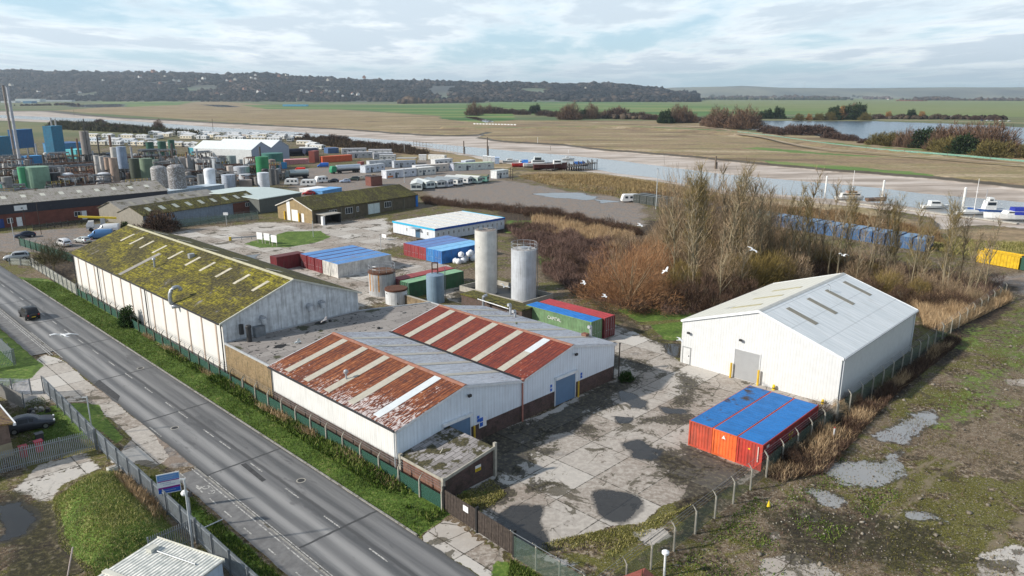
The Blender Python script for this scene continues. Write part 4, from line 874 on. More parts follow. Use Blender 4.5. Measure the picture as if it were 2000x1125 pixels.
for y0 in (-.2, WL_ + .125):
 bb = MB()
 for a, b2, za, zb in ((-.2, WW / 2, WE - .06, WR), (WW / 2, WW + .2, WR, WE - .06)): bb.slab([(a, y0, za + .19), (b2, y0, zb + .19), (b2, y0 + .075, zb + .19), (a, y0 + .075, za + .19)], .3)
 bb.build('verge_trim', mt((.72, .74, .75), .5), t)
gutter(t, WW + .25, -.1, WL_ + .1, WE - .02, mt((.42, .44, .46), .5)); gutter(t, -.25, -.1, WL_ + .1, WE - .02, mt((.6, .6, .56), .5))
o = door(t, 8.75, 0, .05, 3.1, 3.55, 'y-', M['door_grey'], 'roller_door', .03, frame=mt((.62, .64, .65), .5), handle=False)
for x in (7.0, 10.45): bb = MB(); bb.cyl(x, -.35, 0, 1.85, .13, n=12); bb.build('guard_post', M['yellow'], t)
door(t, .75, 0, .05, 1.0, 2.1, 'y-', mt((.60, .61, .61), .5), 'side_door', .03, frame=mt((.3, .31, .31), .5))
roundlight(t, 1.0, 0, 4.2); roundlight(t, 7.9, 0, 4.9)
downpipe(t, WW + .13, WL_ - .5, WE - .2, mt((.60, .63, .66), .5)); downpipe(t, -.13, .2, WE - .2, mt((.6, .6, .58), .5)); downpipe(t, WW + .13, .25, WE - .2, mt((.60, .63, .66), .5))
bb = MB(); bb.tube([(11.4, 16.2, 8.1), (11.4, 16.2, 9.0), (11.1, 16.0, 9.3), (10.9, 15.9, 9.1)], .05, 6); bb.build('hooked_vent', M['steel_pale'], t)
t = thing('yellow_bollard', 'bright yellow squat bollard against the grey warehouse front right of the roller door', 'bollard', ST(42.0, -15.0), Y)
bb = MB(); bb.lathe(0, 0, [(.18, 0), (.16, .5), (.12, .62), (.04, .68)], 12); bb.build('post', M['sign_yellow'], t); bb = MB(); bb.cyl(0, 0, .2, .32, .172, n=12); bb.build('band', M['black'], t)
t = thing('yellow_bollard', 'small yellow bollard at the near bottom corner of the grey warehouse', 'bollard', ST(42.0, -20.6), Y)
bb = MB(); bb.lathe(0, 0, [(.16, 0), (.14, .4), (.1, .5), (.04, .55)], 12); bb.build('post', M['sign_yellow'], t); bb = MB(); bb.cyl(0, 0, .16, .26, .155, n=12); bb.build('band', M['black'], t)
# ------------------------------------------------------------------ shipping containers
_cg = {}
def corr(bb, p0, p1, z0, z1, out, pitch=.278, d=.036, mi=0):
 P0, P1 = Vector((*p0, 0)), Vector((*p1, 0)); L = (P1 - P0).length; e = (P1 - P0) / L; n = Vector((*out, 0)); k = max(2, int(L / pitch)); q = L / k; pts = []
 for i in range(k): pts += [(i * q, 0), (i * q + q * .3, 0), (i * q + q * .5, -d), (i * q + q * .8, -d)]
 pts.append((L, 0)); vs = []
 for s_, dd in pts:
  c = P0 + e * s_ + n * dd; vs += [(c.x, c.y, z0), (c.x, c.y, z1)]
 bb.add(vs, [(2 * i, 2 * i + 2, 2 * i + 3, 2 * i + 1) for i in range(len(pts) - 1)], mi)
def container(label, u, v, rz, L, h, col, roof=None, doors='x0', group=None, roofdirt=None, world=None, top=None, z=0.0):
 """local x along the length, y across (2.44 m); doors at x0, x1 or both"""
 key = (L, h, col, roof, doors, roofdirt); t = thing('shipping_container', label, 'shipping container', world or ST(u, v, z), (Y if world is None else 0) + rz, group)
 if key not in _cg:
  W = 2.44; cm_ = mt(col, .6, var=.28, scale=.8, streak=.45, dirt=((.12, .05, .03), .20, 2.2)); rm = mt(roof or tuple(min(1, c * 1.25) for c in col), .6, var=.14, scale=.9, dirt=(roofdirt or ((.20, .10, .08), .10, 1.3)))
  fr = MB()
  for x in (0, L - .15):
   for y in (0, W - .15): fr.box(x, y, 0, x + .15, y + .15, h - .004)
  for y in (.005, W - .125): fr.box(.15, y, 0, L - .15, y + .12, .16); fr.box(.15, y, h - .13, L - .15, y + .12, h - .006)
  for x in (.005, L - .125): fr.box(x, .15, 0, x + .12, W - .15, .16); fr.box(x, .15, h - .13, x + .12, W - .15, h - .006)
  bo = MB(); corr(bo, (.15, .03), (L - .15, .03), .16, h - .13, (0, -1)); corr(bo, (L - .15, W - .03), (.15, W - .03), .16, h - .13, (0, 1))
  for s_, x in (('x0', .04), ('x1', L - .04)):
   if s_ not in doors: corr(bo, (x, .15), (x, W - .15), .16, h - .13, (-1 if s_ == 'x0' else 1, 0))
  bo.box(.1, .1, .1, L - .1, W - .1, h - .1)
  rf = MB(); rf.box(.06, .06, h - .02, L - .06, W - .06, h + .0)
  k = int(L / .5)
  for i in range(k): rf.box(.1 + i * (L - .2) / k, .14, h, .1 + (i + .55) * (L - .2) / k, W - .14, h + .018)
  ch = [('frame', fr.mesh('frame', cm_)), ('body', bo.mesh('body', cm_)), ('roof', rf.mesh('roof', rm))]; dm = []
  for s_, x, sg in (('x0', .0, -1), ('x1', L, 1)):
   if s_ in doors:
    for a in (.15, W / 2 + .01):
     dd = MB(); xx = sorted((x - sg * .03, x - sg * .09)); dd.box(xx[0], a, .16, xx[1], a + W / 2 - .16, h - .13)
     for zz_ in (.5, 1.0, 1.5, 2.0): q = sorted((x - sg * .03, x - sg * .015)); dd.box(q[0], a + .06, zz_, q[1], a + W / 2 - .22, zz_ + .22)
     rr = MB()
     for b2 in (.3, .78): rr.tube([(x + sg * .01, a + b2, .14), (x + sg * .01, a + b2, h - .12)], .022, 6); rr.box(x - .03, a + b2 - .2, 1.0, x + .03, a + b2 + .02, 1.06)
     dm.append((dd.mesh('door', cm_), rr.mesh('lock_rods', M['galv'])))
  _cg[key] = (ch, dm)
 ch, dm = _cg[key]
 for n_, m_ in ch: put(n_, m_, t)
 for a, b2 in dm: o = put('door', a, t); put('lock_rods', b2, o)
 return t
def plate(t, name, x0, x1, z0, z1, y, mat, label=None):
 bb = MB(); bb.box(x0, y - .012, z0, x1, y, z1); o = bb.build(name, mat, t)
 if label: o['label'] = label
 return o
def text(txt, size, mat, parent, loc, rot, name='lettering', ext=.01):
 cu = bpy.data.curves.new('txt', 'FONT'); cu.body = txt; cu.size = size; cu.extrude = ext; cu.align_x = 'CENTER'; cu.resolution_u = 3
 ob = bpy.data.objects.new('txt', cu); me_ = bpy.data.meshes.new_from_object(ob); me_.materials.clear(); me_.materials.append(mat)
 bpy.data.objects.remove(ob); o = put(name, me_, parent, loc); o.rotation_euler = rot; return o
BLUE = (.018, .155, .43)
G1 = 'blue topped orange containers beside the warehouse'
MOSSR = ((.07, .045, .035), .18, .7)
c1 = container('faded red container with blue roof, leftmost of the three beside the grey warehouse', 23.2, -17.6, 0, 12.19, 2.59, (.48, .075, .04), BLUE, 'x1', G1, ((.05, .035, .03), .40, .55))
c2 = container('bright orange container with blue roof and a white triangle, between the two redder ones', 23.2, -20.09, 0, 12.19, 2.59, (.72, .13, .03), BLUE, 'x1', G1, ((.03, .07, .16), .16, .6))
c3 = container('red container with blue roof and maroon long side facing the wire fence by the brambles', 23.2, -22.58, 0, 12.19, 2.59, (.44, .045, .03), (.018, .165, .46), 'x1', G1, ((.03, .08, .18), .14, .6))
WHT = mt((.75, .75, .74), .6, var=.1)
bb = MB(); bb.add([(-.012, 1.5, 1.9), (-.012, 1.1, 1.9), (-.012, 1.3, 2.25)], [(0, 1, 2)]); bb.build('triangle_mark', WHT, c2, fix=False)
SID = mt((.22, .015, .02), .6, var=.25, scale=1.5, streak=.4)  # long side turned from the sun: its shade put into a darker red
bb = MB(); corr(bb, (.15, .02), (12.04, .02), .165, 2.455, (0, -1)); bb.build('maroon_side', SID, c3)
for (x, z, sz, s_, m_) in ((1.0, 2.05, .34, 'IIIIII', WHT), (5.9, 1.5, .42, 'III I III', M['sign_yellow']), (5.9, 1.0, .4, 'II II', M['sign_yellow']), (5.6, .45, .55, 'IIIII', WHT)):
 text(s_, sz, m_, c3, (x, -.025, z), (math.pi / 2, 0, 0), 'side_marking')
bb = MB(); bb.box(-.02, .35, .8, -.003, .45, 2.3); bb.build('serial_strip', mt((.6, .45, .4), .6), c3)
bb = MB(); bb.box(-.02, 1.15, 1.75, -.003, 1.35, 1.87); bb.build('warning_label', M['sign_yellow'], c3)
# row of five by the mid yard (three maroon, two white) plus one standing apart
G2 = 'blue topped containers left of the silos'
for i, (nm, col) in enumerate((('white container with blue roof, its long side facing the rusty tank', (.66, .65, .62)), ('white container with blue roof, second from the near corner of its block of five', (.62, .61, .57)),
        ('maroon container next to the two white ones in the block of five', (.20, .012, .02)), ('middle maroon container of the three in the block of five', (.19, .012, .018)),
        ('maroon container at the left end of the block of five', (.17, .012, .018)))):
 container(nm, 36.5, 66.15 + i * 2.72, 0, 12.19, 2.59, col, (.10, .25, .53), 'x0', G2, ((.28, .12, .11), .24, .5))
container('dark maroon container standing apart at the left of the blue topped block', 31.6, 79.6, .02, 6.06, 2.59, (.15, .010, .016), (.12, .03, .03), 'x1', 'blue topped containers left of the silos')
G3 = 'red and blue containers beside the white site office'
for i, (nm, col, rf) in enumerate((('bright blue container with pale blue roof, nearest of the block by the white office', (.02, .17, .50), (.20, .46, .72)), ('light blue doored container second in the block by the white office', (.03, .22, .55), (.20, .45, .70)),
         ('red container beside the blue ones in the block by the white office', (.30, .025, .03), (.12, .22, .46)), ('red container, middle of the three red ones by the white office', (.28, .025, .03), (.12, .22, .46)),
         ('red container at the far left of the block by the white office', (.26, .022, .028), (.11, .21, .45)))):
 container(nm, 57.4, 61.3 + i * 2.47, 0, 12.19, 2.59, col, rf, 'x0', G3, ((.25, .10, .12), .16, .5))
container('dark green container with pale green roof behind the blue tank', 37.0, 45.7, 0, 12.19, 2.59, (.022, .10, .045), (.22, .40, .24), 'x0')
container('low red container lying behind the dark green one', 37.4, 48.5, 0, 12.19, 2.59, (.22, .025, .03), (.30, .06, .06), 'x0')
c = container('green container with blue roof and white CAPITAL lettering behind the twin workshop', 40.45 + 2.44, 10.3, math.pi / 2, 12.19, 2.9, (.15, .26, .13), (.02, .19, .58), 'x0')
text('CAPITAL', .66, WHT, c, (6.6, 2.475, 1.75), (math.pi / 2, 0, math.pi), 'lettering')
container('red container with red roof beside the green CAPITAL one', 43.05 + 2.44, 10.0, math.pi / 2, 12.19, 2.9, (.16, .02, .025), (.46, .055, .06), 'x0')
# long row behind the poplars
GB = 'row of storage containers behind the bare poplars'
pts = [(1268, 398), (1575, 492)]
far = []
q0 = uv_of(at(1268, 407)); q1 = uv_of(at(1580, 468)); q1 = uv_of(at(1822, 494))
n_ = 30
for i in range(n_):
 v = 82 - i * 2.97; u = 156 - (82 - v) * .205
 k = i / n_
 col, nm = ((.035, .045, .04), 'dark grey') if i < 8 else ((.05, .06, .11), 'slate blue') if i < 13 else ((.035, .09, .045), 'dark green') if i < 17 else ((.04, .12, .27), 'blue')
 if i in (10, 12): continue
 container(f'{nm} container, {["first","second","third","fourth","fifth","sixth","seventh","eighth","ninth","tenth","eleventh","twelfth","thirteenth","fourteenth"][i if i<8 else i-8 if i<13 else i-13 if i<17 else i-17]} of its colour from left, behind the poplars'
    if i < n_ - 1 else 'blue container at the right hand end of the row behind the bare poplars', u, v, .0, 6.06, 2.59, col, (.15, .25, .38) if i >= 17 else (.10, .14, .14) if i >= 13 else (.12, .17, .30) if i >= 8 else (.10, .11, .11), 'x0', GB)
# yellow and green skips at the right edge
p0 = at(1906, 512); p1 = at(1988, 527)
d = p1 - p0; L_ = d.length; a0 = math.atan2(d.y, d.x)
t = thing('waste_container', 'large yellow open topped waste container at the right edge of the ground', 'waste container', p0, a0)
bb = MB(); corr(bb, (0, 0), (L_, 0), .1, 2.5, (0, -1), .6, .09); corr(bb, (L_, 2.6), (0, 2.6), .1, 2.5, (0, 1), .6, .09); bb.box(.05, .1, .05, L_ - .05, 2.5, 2.3); bb.build('body', mt((.62, .40, .01), .6, var=.2, streak=.3), t)
bb = MB(); bb.box(-.05, -.06, 2.5, L_ + .05, .06, 2.62); bb.box(-.05, 2.54, 2.5, L_ + .05, 2.66, 2.62); bb.build('rim', mt((.62, .40, .01), .6), t)
t = thing('waste_container', 'dark green waste container with black cover beside the yellow one at the right edge', 'waste container', p1 + d.normalized() * .3, a0)
bb = MB(); bb.box(0, 0, .1, 5, 3.6, 2.7); bb.build('body', mt((.012, .07, .045), .6), t)
bb = MB(); bb.prism([(-.1, 2.7), (5.1, 2.7), (4.2, 3.3), (2, 3.5), (.7, 3.25)], 'y', -.1, 5.5); bb.build('cover', M['black'], t)
# ================================================================== TANKS AND PLANT
def cylmat(col, flake=0.0, stain=.4, key=''):
 return mt(col, .55, var=.16, scale=.6, streak=stain, dirt=((.10, .06, .045) if not flake else (.50, .52, .55), flake or .18, 1.1 if not flake else 2.6), key=key)
def tank(label, x, yb, yt, wpx, col, top='flat', loc=None, r=None, h=None, rail=False, ladder=False, bands=0, stain=.4, flake=0.0, group=None, name='storage_tank', cat='tank', topcol=None, legs=False, seg=24):
 b0 = loc or at(x, yb)
 if r is None: r = wpx / F * math.hypot(b0.y, H) / 2; b0 = b0 + Vector((b0.x, b0.y, 0)).normalized() * r * .8
 if h is None: h = hgt(b0, x, yt)
 t = thing(name, label, cat, b0, 0, group); z0 = 0
 if legs:
  z0 = h * .25
  for k in range(4): bb = MB(); a = k * math.pi / 2 + .4; bb.tube([(r * .85 * math.cos(a), r * .85 * math.sin(a), 0), (r * .85 * math.cos(a), r * .85 * math.sin(a), z0 + .1)], .09, 6); bb.build('leg', M['galv_dark'], t)
 bb = MB(); prof = [(r, z0), (r, h)]
 if bands:
  prof = []
  for k in range(bands):
   za, zb = z0 + (h - z0) * k / bands, z0 + (h - z0) * (k + 1) / bands; prof += [(r, za), (r, zb - .12), (r + .07, zb - .11), (r + .07, zb - .01), (r, zb)]
 if top == 'dome': prof += [(r * .93, h + r * .16), (r * .72, h + r * .3), (r * .35, h + r * .38), (.05, h + r * .4)]
 elif top == 'cone': prof += [(r * .5, h + r * .12), (.05, h + r * .24)]
 elif top == 'open': prof += [(r - .06, h + .02), (r - .08, h - .25), (.05, h - .3)]
 else: prof += [(r - .02, h + .01), (.05, h + .06)]
 bb.lathe(0, 0, prof, seg); bb.build('shell', cylmat(col, flake, stain), t)
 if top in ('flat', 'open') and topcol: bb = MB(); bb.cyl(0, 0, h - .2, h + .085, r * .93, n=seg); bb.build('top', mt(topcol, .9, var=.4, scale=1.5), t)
 if rail:
  bb = MB()
  for zz_ in (h + .55, h + 1.1): bb.tube([(r * math.cos(k * math.pi / 12), r * math.sin(k * math.pi / 12), zz_) for k in range(25)], .03, 5)
  for k in range(12): a = k * math.pi / 6; bb.tube([(r * math.cos(a), r * math.sin(a), h), (r * math.cos(a), r * math.sin(a), h + 1.1)], .03, 5)
  bb.build('railing', M['galv'], t)
 if ladder:
  bb = MB(); a = ladder
  for s in (-.25, .25): bb.tube([((r + .18) * math.cos(a) - s * math.sin(a), (r + .18) * math.sin(a) + s * math.cos(a), .2), ((r + .18) * math.cos(a) - s * math.sin(a), (r + .18) * math.sin(a) + s * math.cos(a), h + 1)], .035, 5)
  for k in range(int(h / .35)): z = .4 + k * .35; bb.tube([((r + .18) * math.cos(a) + .25 * math.sin(a), (r + .18) * math.sin(a) - .25 * math.cos(a), z), ((r + .18) * math.cos(a) - .25 * math.sin(a), (r + .18) * math.sin(a) + .25 * math.cos(a), z)], .02, 4)
  bb.build('ladder', M['galv_dark'], t)
 return t
s1 = at(949.7, 571); s2 = at(1022.7, 583.5)
t = tank('tall pale silo, taller and plainer of the two behind the twin workshop', 949.7, 571, 447, 0, (.55, .545, .52), loc=s1, r=1.86, h=hgt(s1, 949, 449), stain=.15, topcol=(.22, .19, .17), ladder=.4, seg=40, name='silo', cat='silo')
bb = MB(); hh = hgt(s1, 949, 449); bb.box(-1.2, -.8, hh + .07, -.4, 0, hh + .4); bb.box(.3, .2, hh + .07, 1.1, .9, hh + .3); bb.build('top_hatch', M['galv_dark'], t)
t = tank('shorter pale silo with a guard rail around its top', 1022.7, 583.5, 484, 0, (.50, .53, .57), loc=s2, r=2.08, h=hgt(s2, 1022, 486), stain=.35, rail=True, ladder=-.1, topcol=(.36, .35, .34), seg=40, name='silo', cat='silo')
hh = hgt(s2, 1022, 486); bb = MB(); bb.cyl(0, 0, hh + .07, hh + .35, .7, n=14); bb.cyl(.9, -.8, hh + .07, hh + .45, .3, n=10); bb.build('top_hatch', M['galv'], t)
s3 = at(851, 589); t = tank('blue grey cylindrical tank with a dark frame on top', 851, 589, 536, 0, (.20, .29, .38), loc=s3, r=1.45, h=hgt(s3, 851, 536), stain=.3, top='cone', topcol=None, ladder=.3, seg=32)
hh = hgt(s3, 851, 536); bb = MB()
for a in (-.45, .45):
 for b2 in (-.3, .3): bb.tube([(a, b2, hh + .1), (a, b2, hh + 2.0)], .06, 6)
for z in (hh + .9, hh + 1.95): bb.tube([(-.45, -.3, z), (.45, -.3, z), (.45, .3, z), (-.45, .3, z), (-.45, -.3, z)], .06, 6)
bb.build('hoist_frame', M['rust'], t)
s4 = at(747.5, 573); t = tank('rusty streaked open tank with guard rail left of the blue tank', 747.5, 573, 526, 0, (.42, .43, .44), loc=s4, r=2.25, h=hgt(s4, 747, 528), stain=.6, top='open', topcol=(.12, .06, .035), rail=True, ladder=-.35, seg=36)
hh = hgt(s4, 747, 528); bb = MB()
for a, w_ in ((-2.55, .16), (-2.15, .05), (-1.7, .10)):
 bb.add([(2.262 * math.cos(a + w_ * k), 2.262 * math.sin(a + w_ * k), z) for z in (.8, hh - .1) for k in (0, 1)], [(0, 1, 3, 2)])
bb.build('rust_streak', mt((.42, .20, .05), .8, var=.4, scale=3), t, fix=False)
bb = MB(); bb.lathe(0, 0, [(2.27, hh - .3), (2.33, hh - .28), (2.33, hh), (2.2, hh + .02)], 36); bb.build('rusty_rim', M['rust'], t)
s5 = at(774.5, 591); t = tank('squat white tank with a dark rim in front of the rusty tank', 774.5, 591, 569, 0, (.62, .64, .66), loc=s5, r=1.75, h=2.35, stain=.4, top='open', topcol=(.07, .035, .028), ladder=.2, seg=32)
bb = MB(); bb.lathe(0, 0, [(1.76, 2.2), (1.84, 2.2), (1.84, 2.5), (1.72, 2.52)], 32); bb.build('rusty_rim', M['rust'], t)
bb = MB(); bb.tube([(-1.4, -1.15, 1.9), (.6, -1.75, .2)], .05, 6); bb.build('handrail', M['dark'], t)
# bund walls and small brick plant room
t = thing('brick_plant_room', 'small brick plant room with mossy flat roof between the silos and the green container', 'building', ST(38.4, 21.3), Y)
bb = MB(); bb.box(0, 0, -.05, 2.6, 13, 2.6); bb.build('wall', M['brick_brown'], t)
bb = MB(); bb.box(-.15, -.15, 2.6, 2.75, 13.15, 2.78); bb.build('roof', M['moss_roof2'], t)
bb = MB(); bb.box(-.03, 2, 0, -.002, 3, 2.0); bb.build('door', M['galv_dark'], t)
bb = MB(); bb.tube([(-1.0, 7, 0), (-1.0, 7, 3.6)], .2, 10); bb.tube([(-1.0, 7, 3.6), (-.3, 7, 3.7)], .24, 10); bb.build('flue', M['galv'], t)
bb = MB(); bb.tube([(-1.2, 1.5, 2.9), (-1.2, 8, 3.1)], .09, 8); bb.build('pipe', M['galv'], t)
t = thing('bund_wall', 'low stained concrete bund wall round the foot of the two silos', 'wall', ST(0, 0), Y)
bb = MB()
for x0, y0, x1, y1 in ((46.2, 28.5, 46.4, 43.5), (53.4, 28.5, 53.6, 43.5), (46.4, 28.5, 53.4, 28.7), (46.4, 43.3, 53.4, 43.5)): bb.box(x0, y0, 0, x1, y1, .9)
bb.build('wall', M['concrete'], t)
bb = MB(); bb.box(46.4, 28.7, .02, 53.4, 43.3, .06); bb.build('bund_floor', mt((.04, .038, .032), .5), t)
t = thing('bund_wall', 'brown stained retaining wall in front of the blue tank', 'wall', ST(34.4, 35.0), Y)
bb = MB(); bb.box(0, 0, 0, .3, 8.5, 1.5); bb.build('wall', mt((.20, .15, .09), .9, var=.4, streak=.4), t); bb = MB(); bb.box(-.04, -.03, 1.5, .34, 8.53, 1.58); bb.build('coping', M['concrete'], t)
t = thing('sack_pile', 'heap of white bulk bags beside the bright blue container', 'bulk bags', at(884, 513), Y)
rg = random.Random(4)
for k in range(9):
 x, y, z = (k % 5) * 1.35 + rg.random() * .3, -.8 - (k % 2) * .9, (0 if k < 6 else 1.05); bb = MB()
 bb.lathe(x, y, [(.35, z), (.6, z + .12), (.62, z + .6), (.5, z + .92), (.18, z + 1.05), (.08, z + 1.12)], 10); bb.build('bulk_bag', mt((.76, .78, .82), .7, var=.1), t, smooth=True)
# ---- chemical works at the left (traced base points; hidden feet stand on the same ground)
TK = [('large pale green tank with slightly tapering sides behind the dark shed', 78, 376, 325, 43, (.20, .34, .24), dict(stain=.2)),
  ('slim bright green tank close to the big pale green one', 50, 377, 326, 15, (.06, .34, .16), dict()),
  ('black tank right of the big pale green tank', 110, 371, 337, 22, (.03, .032, .035), dict(bands=2)), ('dull black drum behind the pale green tank', 92, 360, 330, 24, (.045, .045, .048), {}),
  ('white tank with rounded shoulders behind the dark shed roof', 137, 371, 341, 20, (.66, .68, .72), dict(top='dome')), ('small white tank standing on legs behind the dark shed', 206, 366, 341, 24, (.60, .63, .68), dict(legs=True, top='dome')),
  ('tall grey silo beneath the thin dark mast', 173, 322, 256, 16, (.28, .25, .23), dict(bands=3, stain=.5)), ('pale grey column, first of four stained columns from the left', 195, 356, 303, 10, (.50, .48, .46), dict(bands=4, stain=.8)),
  ('cream grey column, second of the four stained columns', 205, 358, 305, 9, (.52, .49, .46), dict(bands=4, stain=.8)), ('brown stained column, third of the four', 215, 360, 307, 10, (.40, .29, .22), dict(bands=4, stain=.9)),
  ('thickest brown and cream banded column, fourth of the four', 228, 366, 308, 15, (.38, .28, .22), dict(bands=4, stain=.9)), ('cream silo top just left of the tall blue grey silo', 230, 350, 287, 13, (.56, .53, .49), dict(stain=.6)),
  ('tall blue grey silo in the middle of the works', 245, 355, 286, 17, (.26, .33, .44), dict(stain=.4)), ('dark olive tank left of the sage green tank', 269, 362, 309, 21, (.06, .075, .055), {}),
  ('sage green tank behind the end of the dark shed', 291, 364, 309, 23, (.15, .21, .14), dict(stain=.3)), ('small sage drum at the right of the sage green tank', 308, 345, 312, 12, (.15, .2, .16), {}),
  ('dark green tank, leftmost of three far green tanks', 296, 312, 277, 14, (.015, .09, .06), dict(topcol=(.3, .26, .25))), ('dark green tank, middle of the three far green tanks', 319, 308, 276, 15, (.015, .09, .06), {}),
  ('dark green tank, rightmost of the three far green tanks', 337, 303, 273, 12, (.02, .10, .065), {}),
  ('grey domed tank with flaking paint by the end of the dark shed', 316, 386, 329, 29, (.24, .23, .22), dict(top='dome', flake=.5, stain=.3)), ('brownish domed tank with flaking white paint', 350, 388, 327, 32, (.17, .155, .15), dict(top='dome', flake=.48, stain=.4)),
  ('ribbed grey drum above the flaking domed tank', 357, 340, 308, 15, (.34, .31, .29), dict(bands=3)), ('grey cone topped tank in the middle of the works', 375, 342, 309, 16, (.36, .34, .33), dict(top='cone')), ('pale cone topped tank beside the grey cone topped tank', 392, 342, 310, 17, (.45, .45, .45), dict(top='cone')),
  ('white domed tank standing in front of the works', 413, 377, 332, 21, (.74, .77, .82), dict(top='dome', stain=.15)), ('narrow dark ribbed tank left of the white domed tank', 395, 376, 340, 12, (.16, .17, .18), dict(bands=3)),
  ('pale blue streaked tank right of the white domed tank', 448, 372, 341, 25, (.42, .47, .55), dict(bands=2, stain=.6)), ('broad pale blue tank behind the white domed tank', 428, 342, 306, 24, (.46, .51, .56), dict(stain=.4)),
  ('greenish grey broad tank left of the white double gabled shed', 454, 337, 304, 18, (.30, .36, .34), {}), ('cream drum tank in front of the white double gabled shed', 451, 350, 324, 12, (.55, .48, .43), {}),
  ('wide pale tank with streaks below the white double gabled shed', 474, 352, 325, 30, (.44, .47, .52), dict(stain=.6)), ('short pale tank above the brown one', 480, 362, 340, 22, (.52, .54, .58), {}), ('squat brown stained tank near the pale roofed barn', 481, 370, 351, 24, (.28, .23, .20), {}),
  ('bright bottle green tall tank above a white one', 515, 352, 306, 24, (.02, .22, .08), dict(stain=.15)), ('white tank below the bottle green tank', 516, 369, 337, 22, (.64, .68, .74), dict(stain=.2)),
  ('dark ribbed tank right of the white one', 533, 362, 330, 11, (.09, .095, .10), dict(bands=5)), ('second dark ribbed tank right of the bottle green tank', 542, 360, 331, 8, (.12, .125, .13), dict(bands=5)),
  ('cone topped rusty grey vessel right of the bottle green tank', 533, 340, 312, 14, (.24, .19, .17), dict(top='cone')), ('flat teal tank below the white gables', 534, 330, 299, 40, (.03, .16, .13), {}),
  ('grey vessel among pipes at the left of the works', 20, 392, 345, 18, (.22, .22, .21), {}), ('small teal vessel low at the left edge of the works', 11, 392, 358, 10, (.03, .22, .20), {}), ('blue grey drum behind the black tanks', 125, 352, 326, 16, (.25, .26, .28), dict(top='cone')),
  ('dull brown drum among the pipework', 150, 348, 318, 14, (.20, .16, .14), dict(bands=2)), ('pale cylindrical vessel between pipework frames', 163, 352, 324, 10, (.40, .38, .36), {}), ('dark squat drum before the sage green tank', 250, 372, 352, 22, (.06, .055, .05), {}),
  ('rust red small vessel by the stained columns', 180, 358, 330, 9, (.25, .10, .06), {})]
for lb, x, yb, yt, wp, col, kw in TK: tank(lb, x, yb, yt, wp, col, seg=28, group='tanks of the chemical works', **kw)
for lb, x, xb, yt, wp, col, dd in (('tall silver chimney stack at the left edge of the works', 13, 44, 170, 5.5, (.45, .47, .52), 346), ('grey brown lattice braced stack beside the silver chimney', 5, 36, 168, 4.5, (.26, .22, .20), 344),
        ('thin dark mast beside the tall grey silo', 163, 178, 232, 2, (.05, .05, .05), 340), ('thin silver stack above the blue tower, left one', 98, 113, 231, 3, (.42, .42, .42), 322), ('thin silver stack above the blue tower, right one', 106, 121, 232, 3, (.42, .42, .42), 322)):
 b0 = at(xb, dd); r = wp / F * math.hypot(b0.y, H) / 2; h = hgt(b0, x, yt); t = thing('chimney', lb, 'chimney', b0)
 bb = MB(); bb.lathe(0, 0, [(r * 1.25, 0), (r, h * .3), (r * .92, h - .3), (r * 1.05, h - .25), (r * 1.05, h)], 16); bb.build('flue', cylmat(col), t); bb = MB(); bb.cyl(0, 0, h, h + .05, r * .8, n=12); bb.build('mouth', M['black'], t)
def block(label, xa, ya, xb, yb, yt, depth, col, roofcol=None, name='plant_building', cat='building', group=None, ribs=True, doors=0, wins=0, wallmat=None, gab=0.0, h=None, z0=0.0):
 """box standing on the ground line traced from (xa,ya) to (xb,yb), its top edge at pixel height yt"""
 a = at(xa, ya); b2 = at(xb, yb); d = b2 - a; L = d.length; rz = math.atan2(d.y, d.x); h = h or hgt(a, xa, yt)
 t = thing(name, label, cat, a, rz, group); wm = wallmat or mt(col, .6, var=.2, streak=.45, ribs=('xy', .5) if ribs else None)
 bb = MB(); bb.box(0, 0, z0 * h - .05, L, depth, h); bb.build('wall', wm, t)
 for q in range(4 if z0 else 0): bb = MB(); x = (q % 2) * (L - .5); y = (q // 2) * (depth - .5); bb.box(x, y, 0, x + .5, y + .5, z0 * h); bb.build('leg', M['galv_dark'], t)
 rm = mt(roofcol or tuple(min(.8, c * 1.2 + .03) for c in col), .7, var=.15, scale=.6)
 bb = MB()
 if gab: bb.prism([(-.15, h - .0), (depth + .15, h - .0), (depth / 2, h + gab)], 'x', -.1, L + .1) if False else bb.add([(-.15, -.15, h), (L + .15, -.15, h), (L + .15, depth + .15, h), (-.15, depth + .15, h), (-.1, depth / 2, h + gab), (L + .1, depth / 2, h + gab)], [(0, 3, 2, 1), (0, 1, 5, 4), (2, 3, 4, 5), (1, 2, 5), (3, 0, 4)])
 else: bb.box(-.12, -.12, h, L + .12, depth + .12, h + .15)
 bb.build('roof', rm, t)
 for k in range(wins): window(t, L * (k + .5) / wins, 0, h * .38, min(1.2, L / wins * .55), h * .32, 'y-', glass=M['glass_far'])
 for k in range(doors): door(t, L * (k + .32) / doors, 0, .02, min(1.1, L * .2), min(2.1, h * .75), 'y-', M['glass_far'], handle=False)
 return t
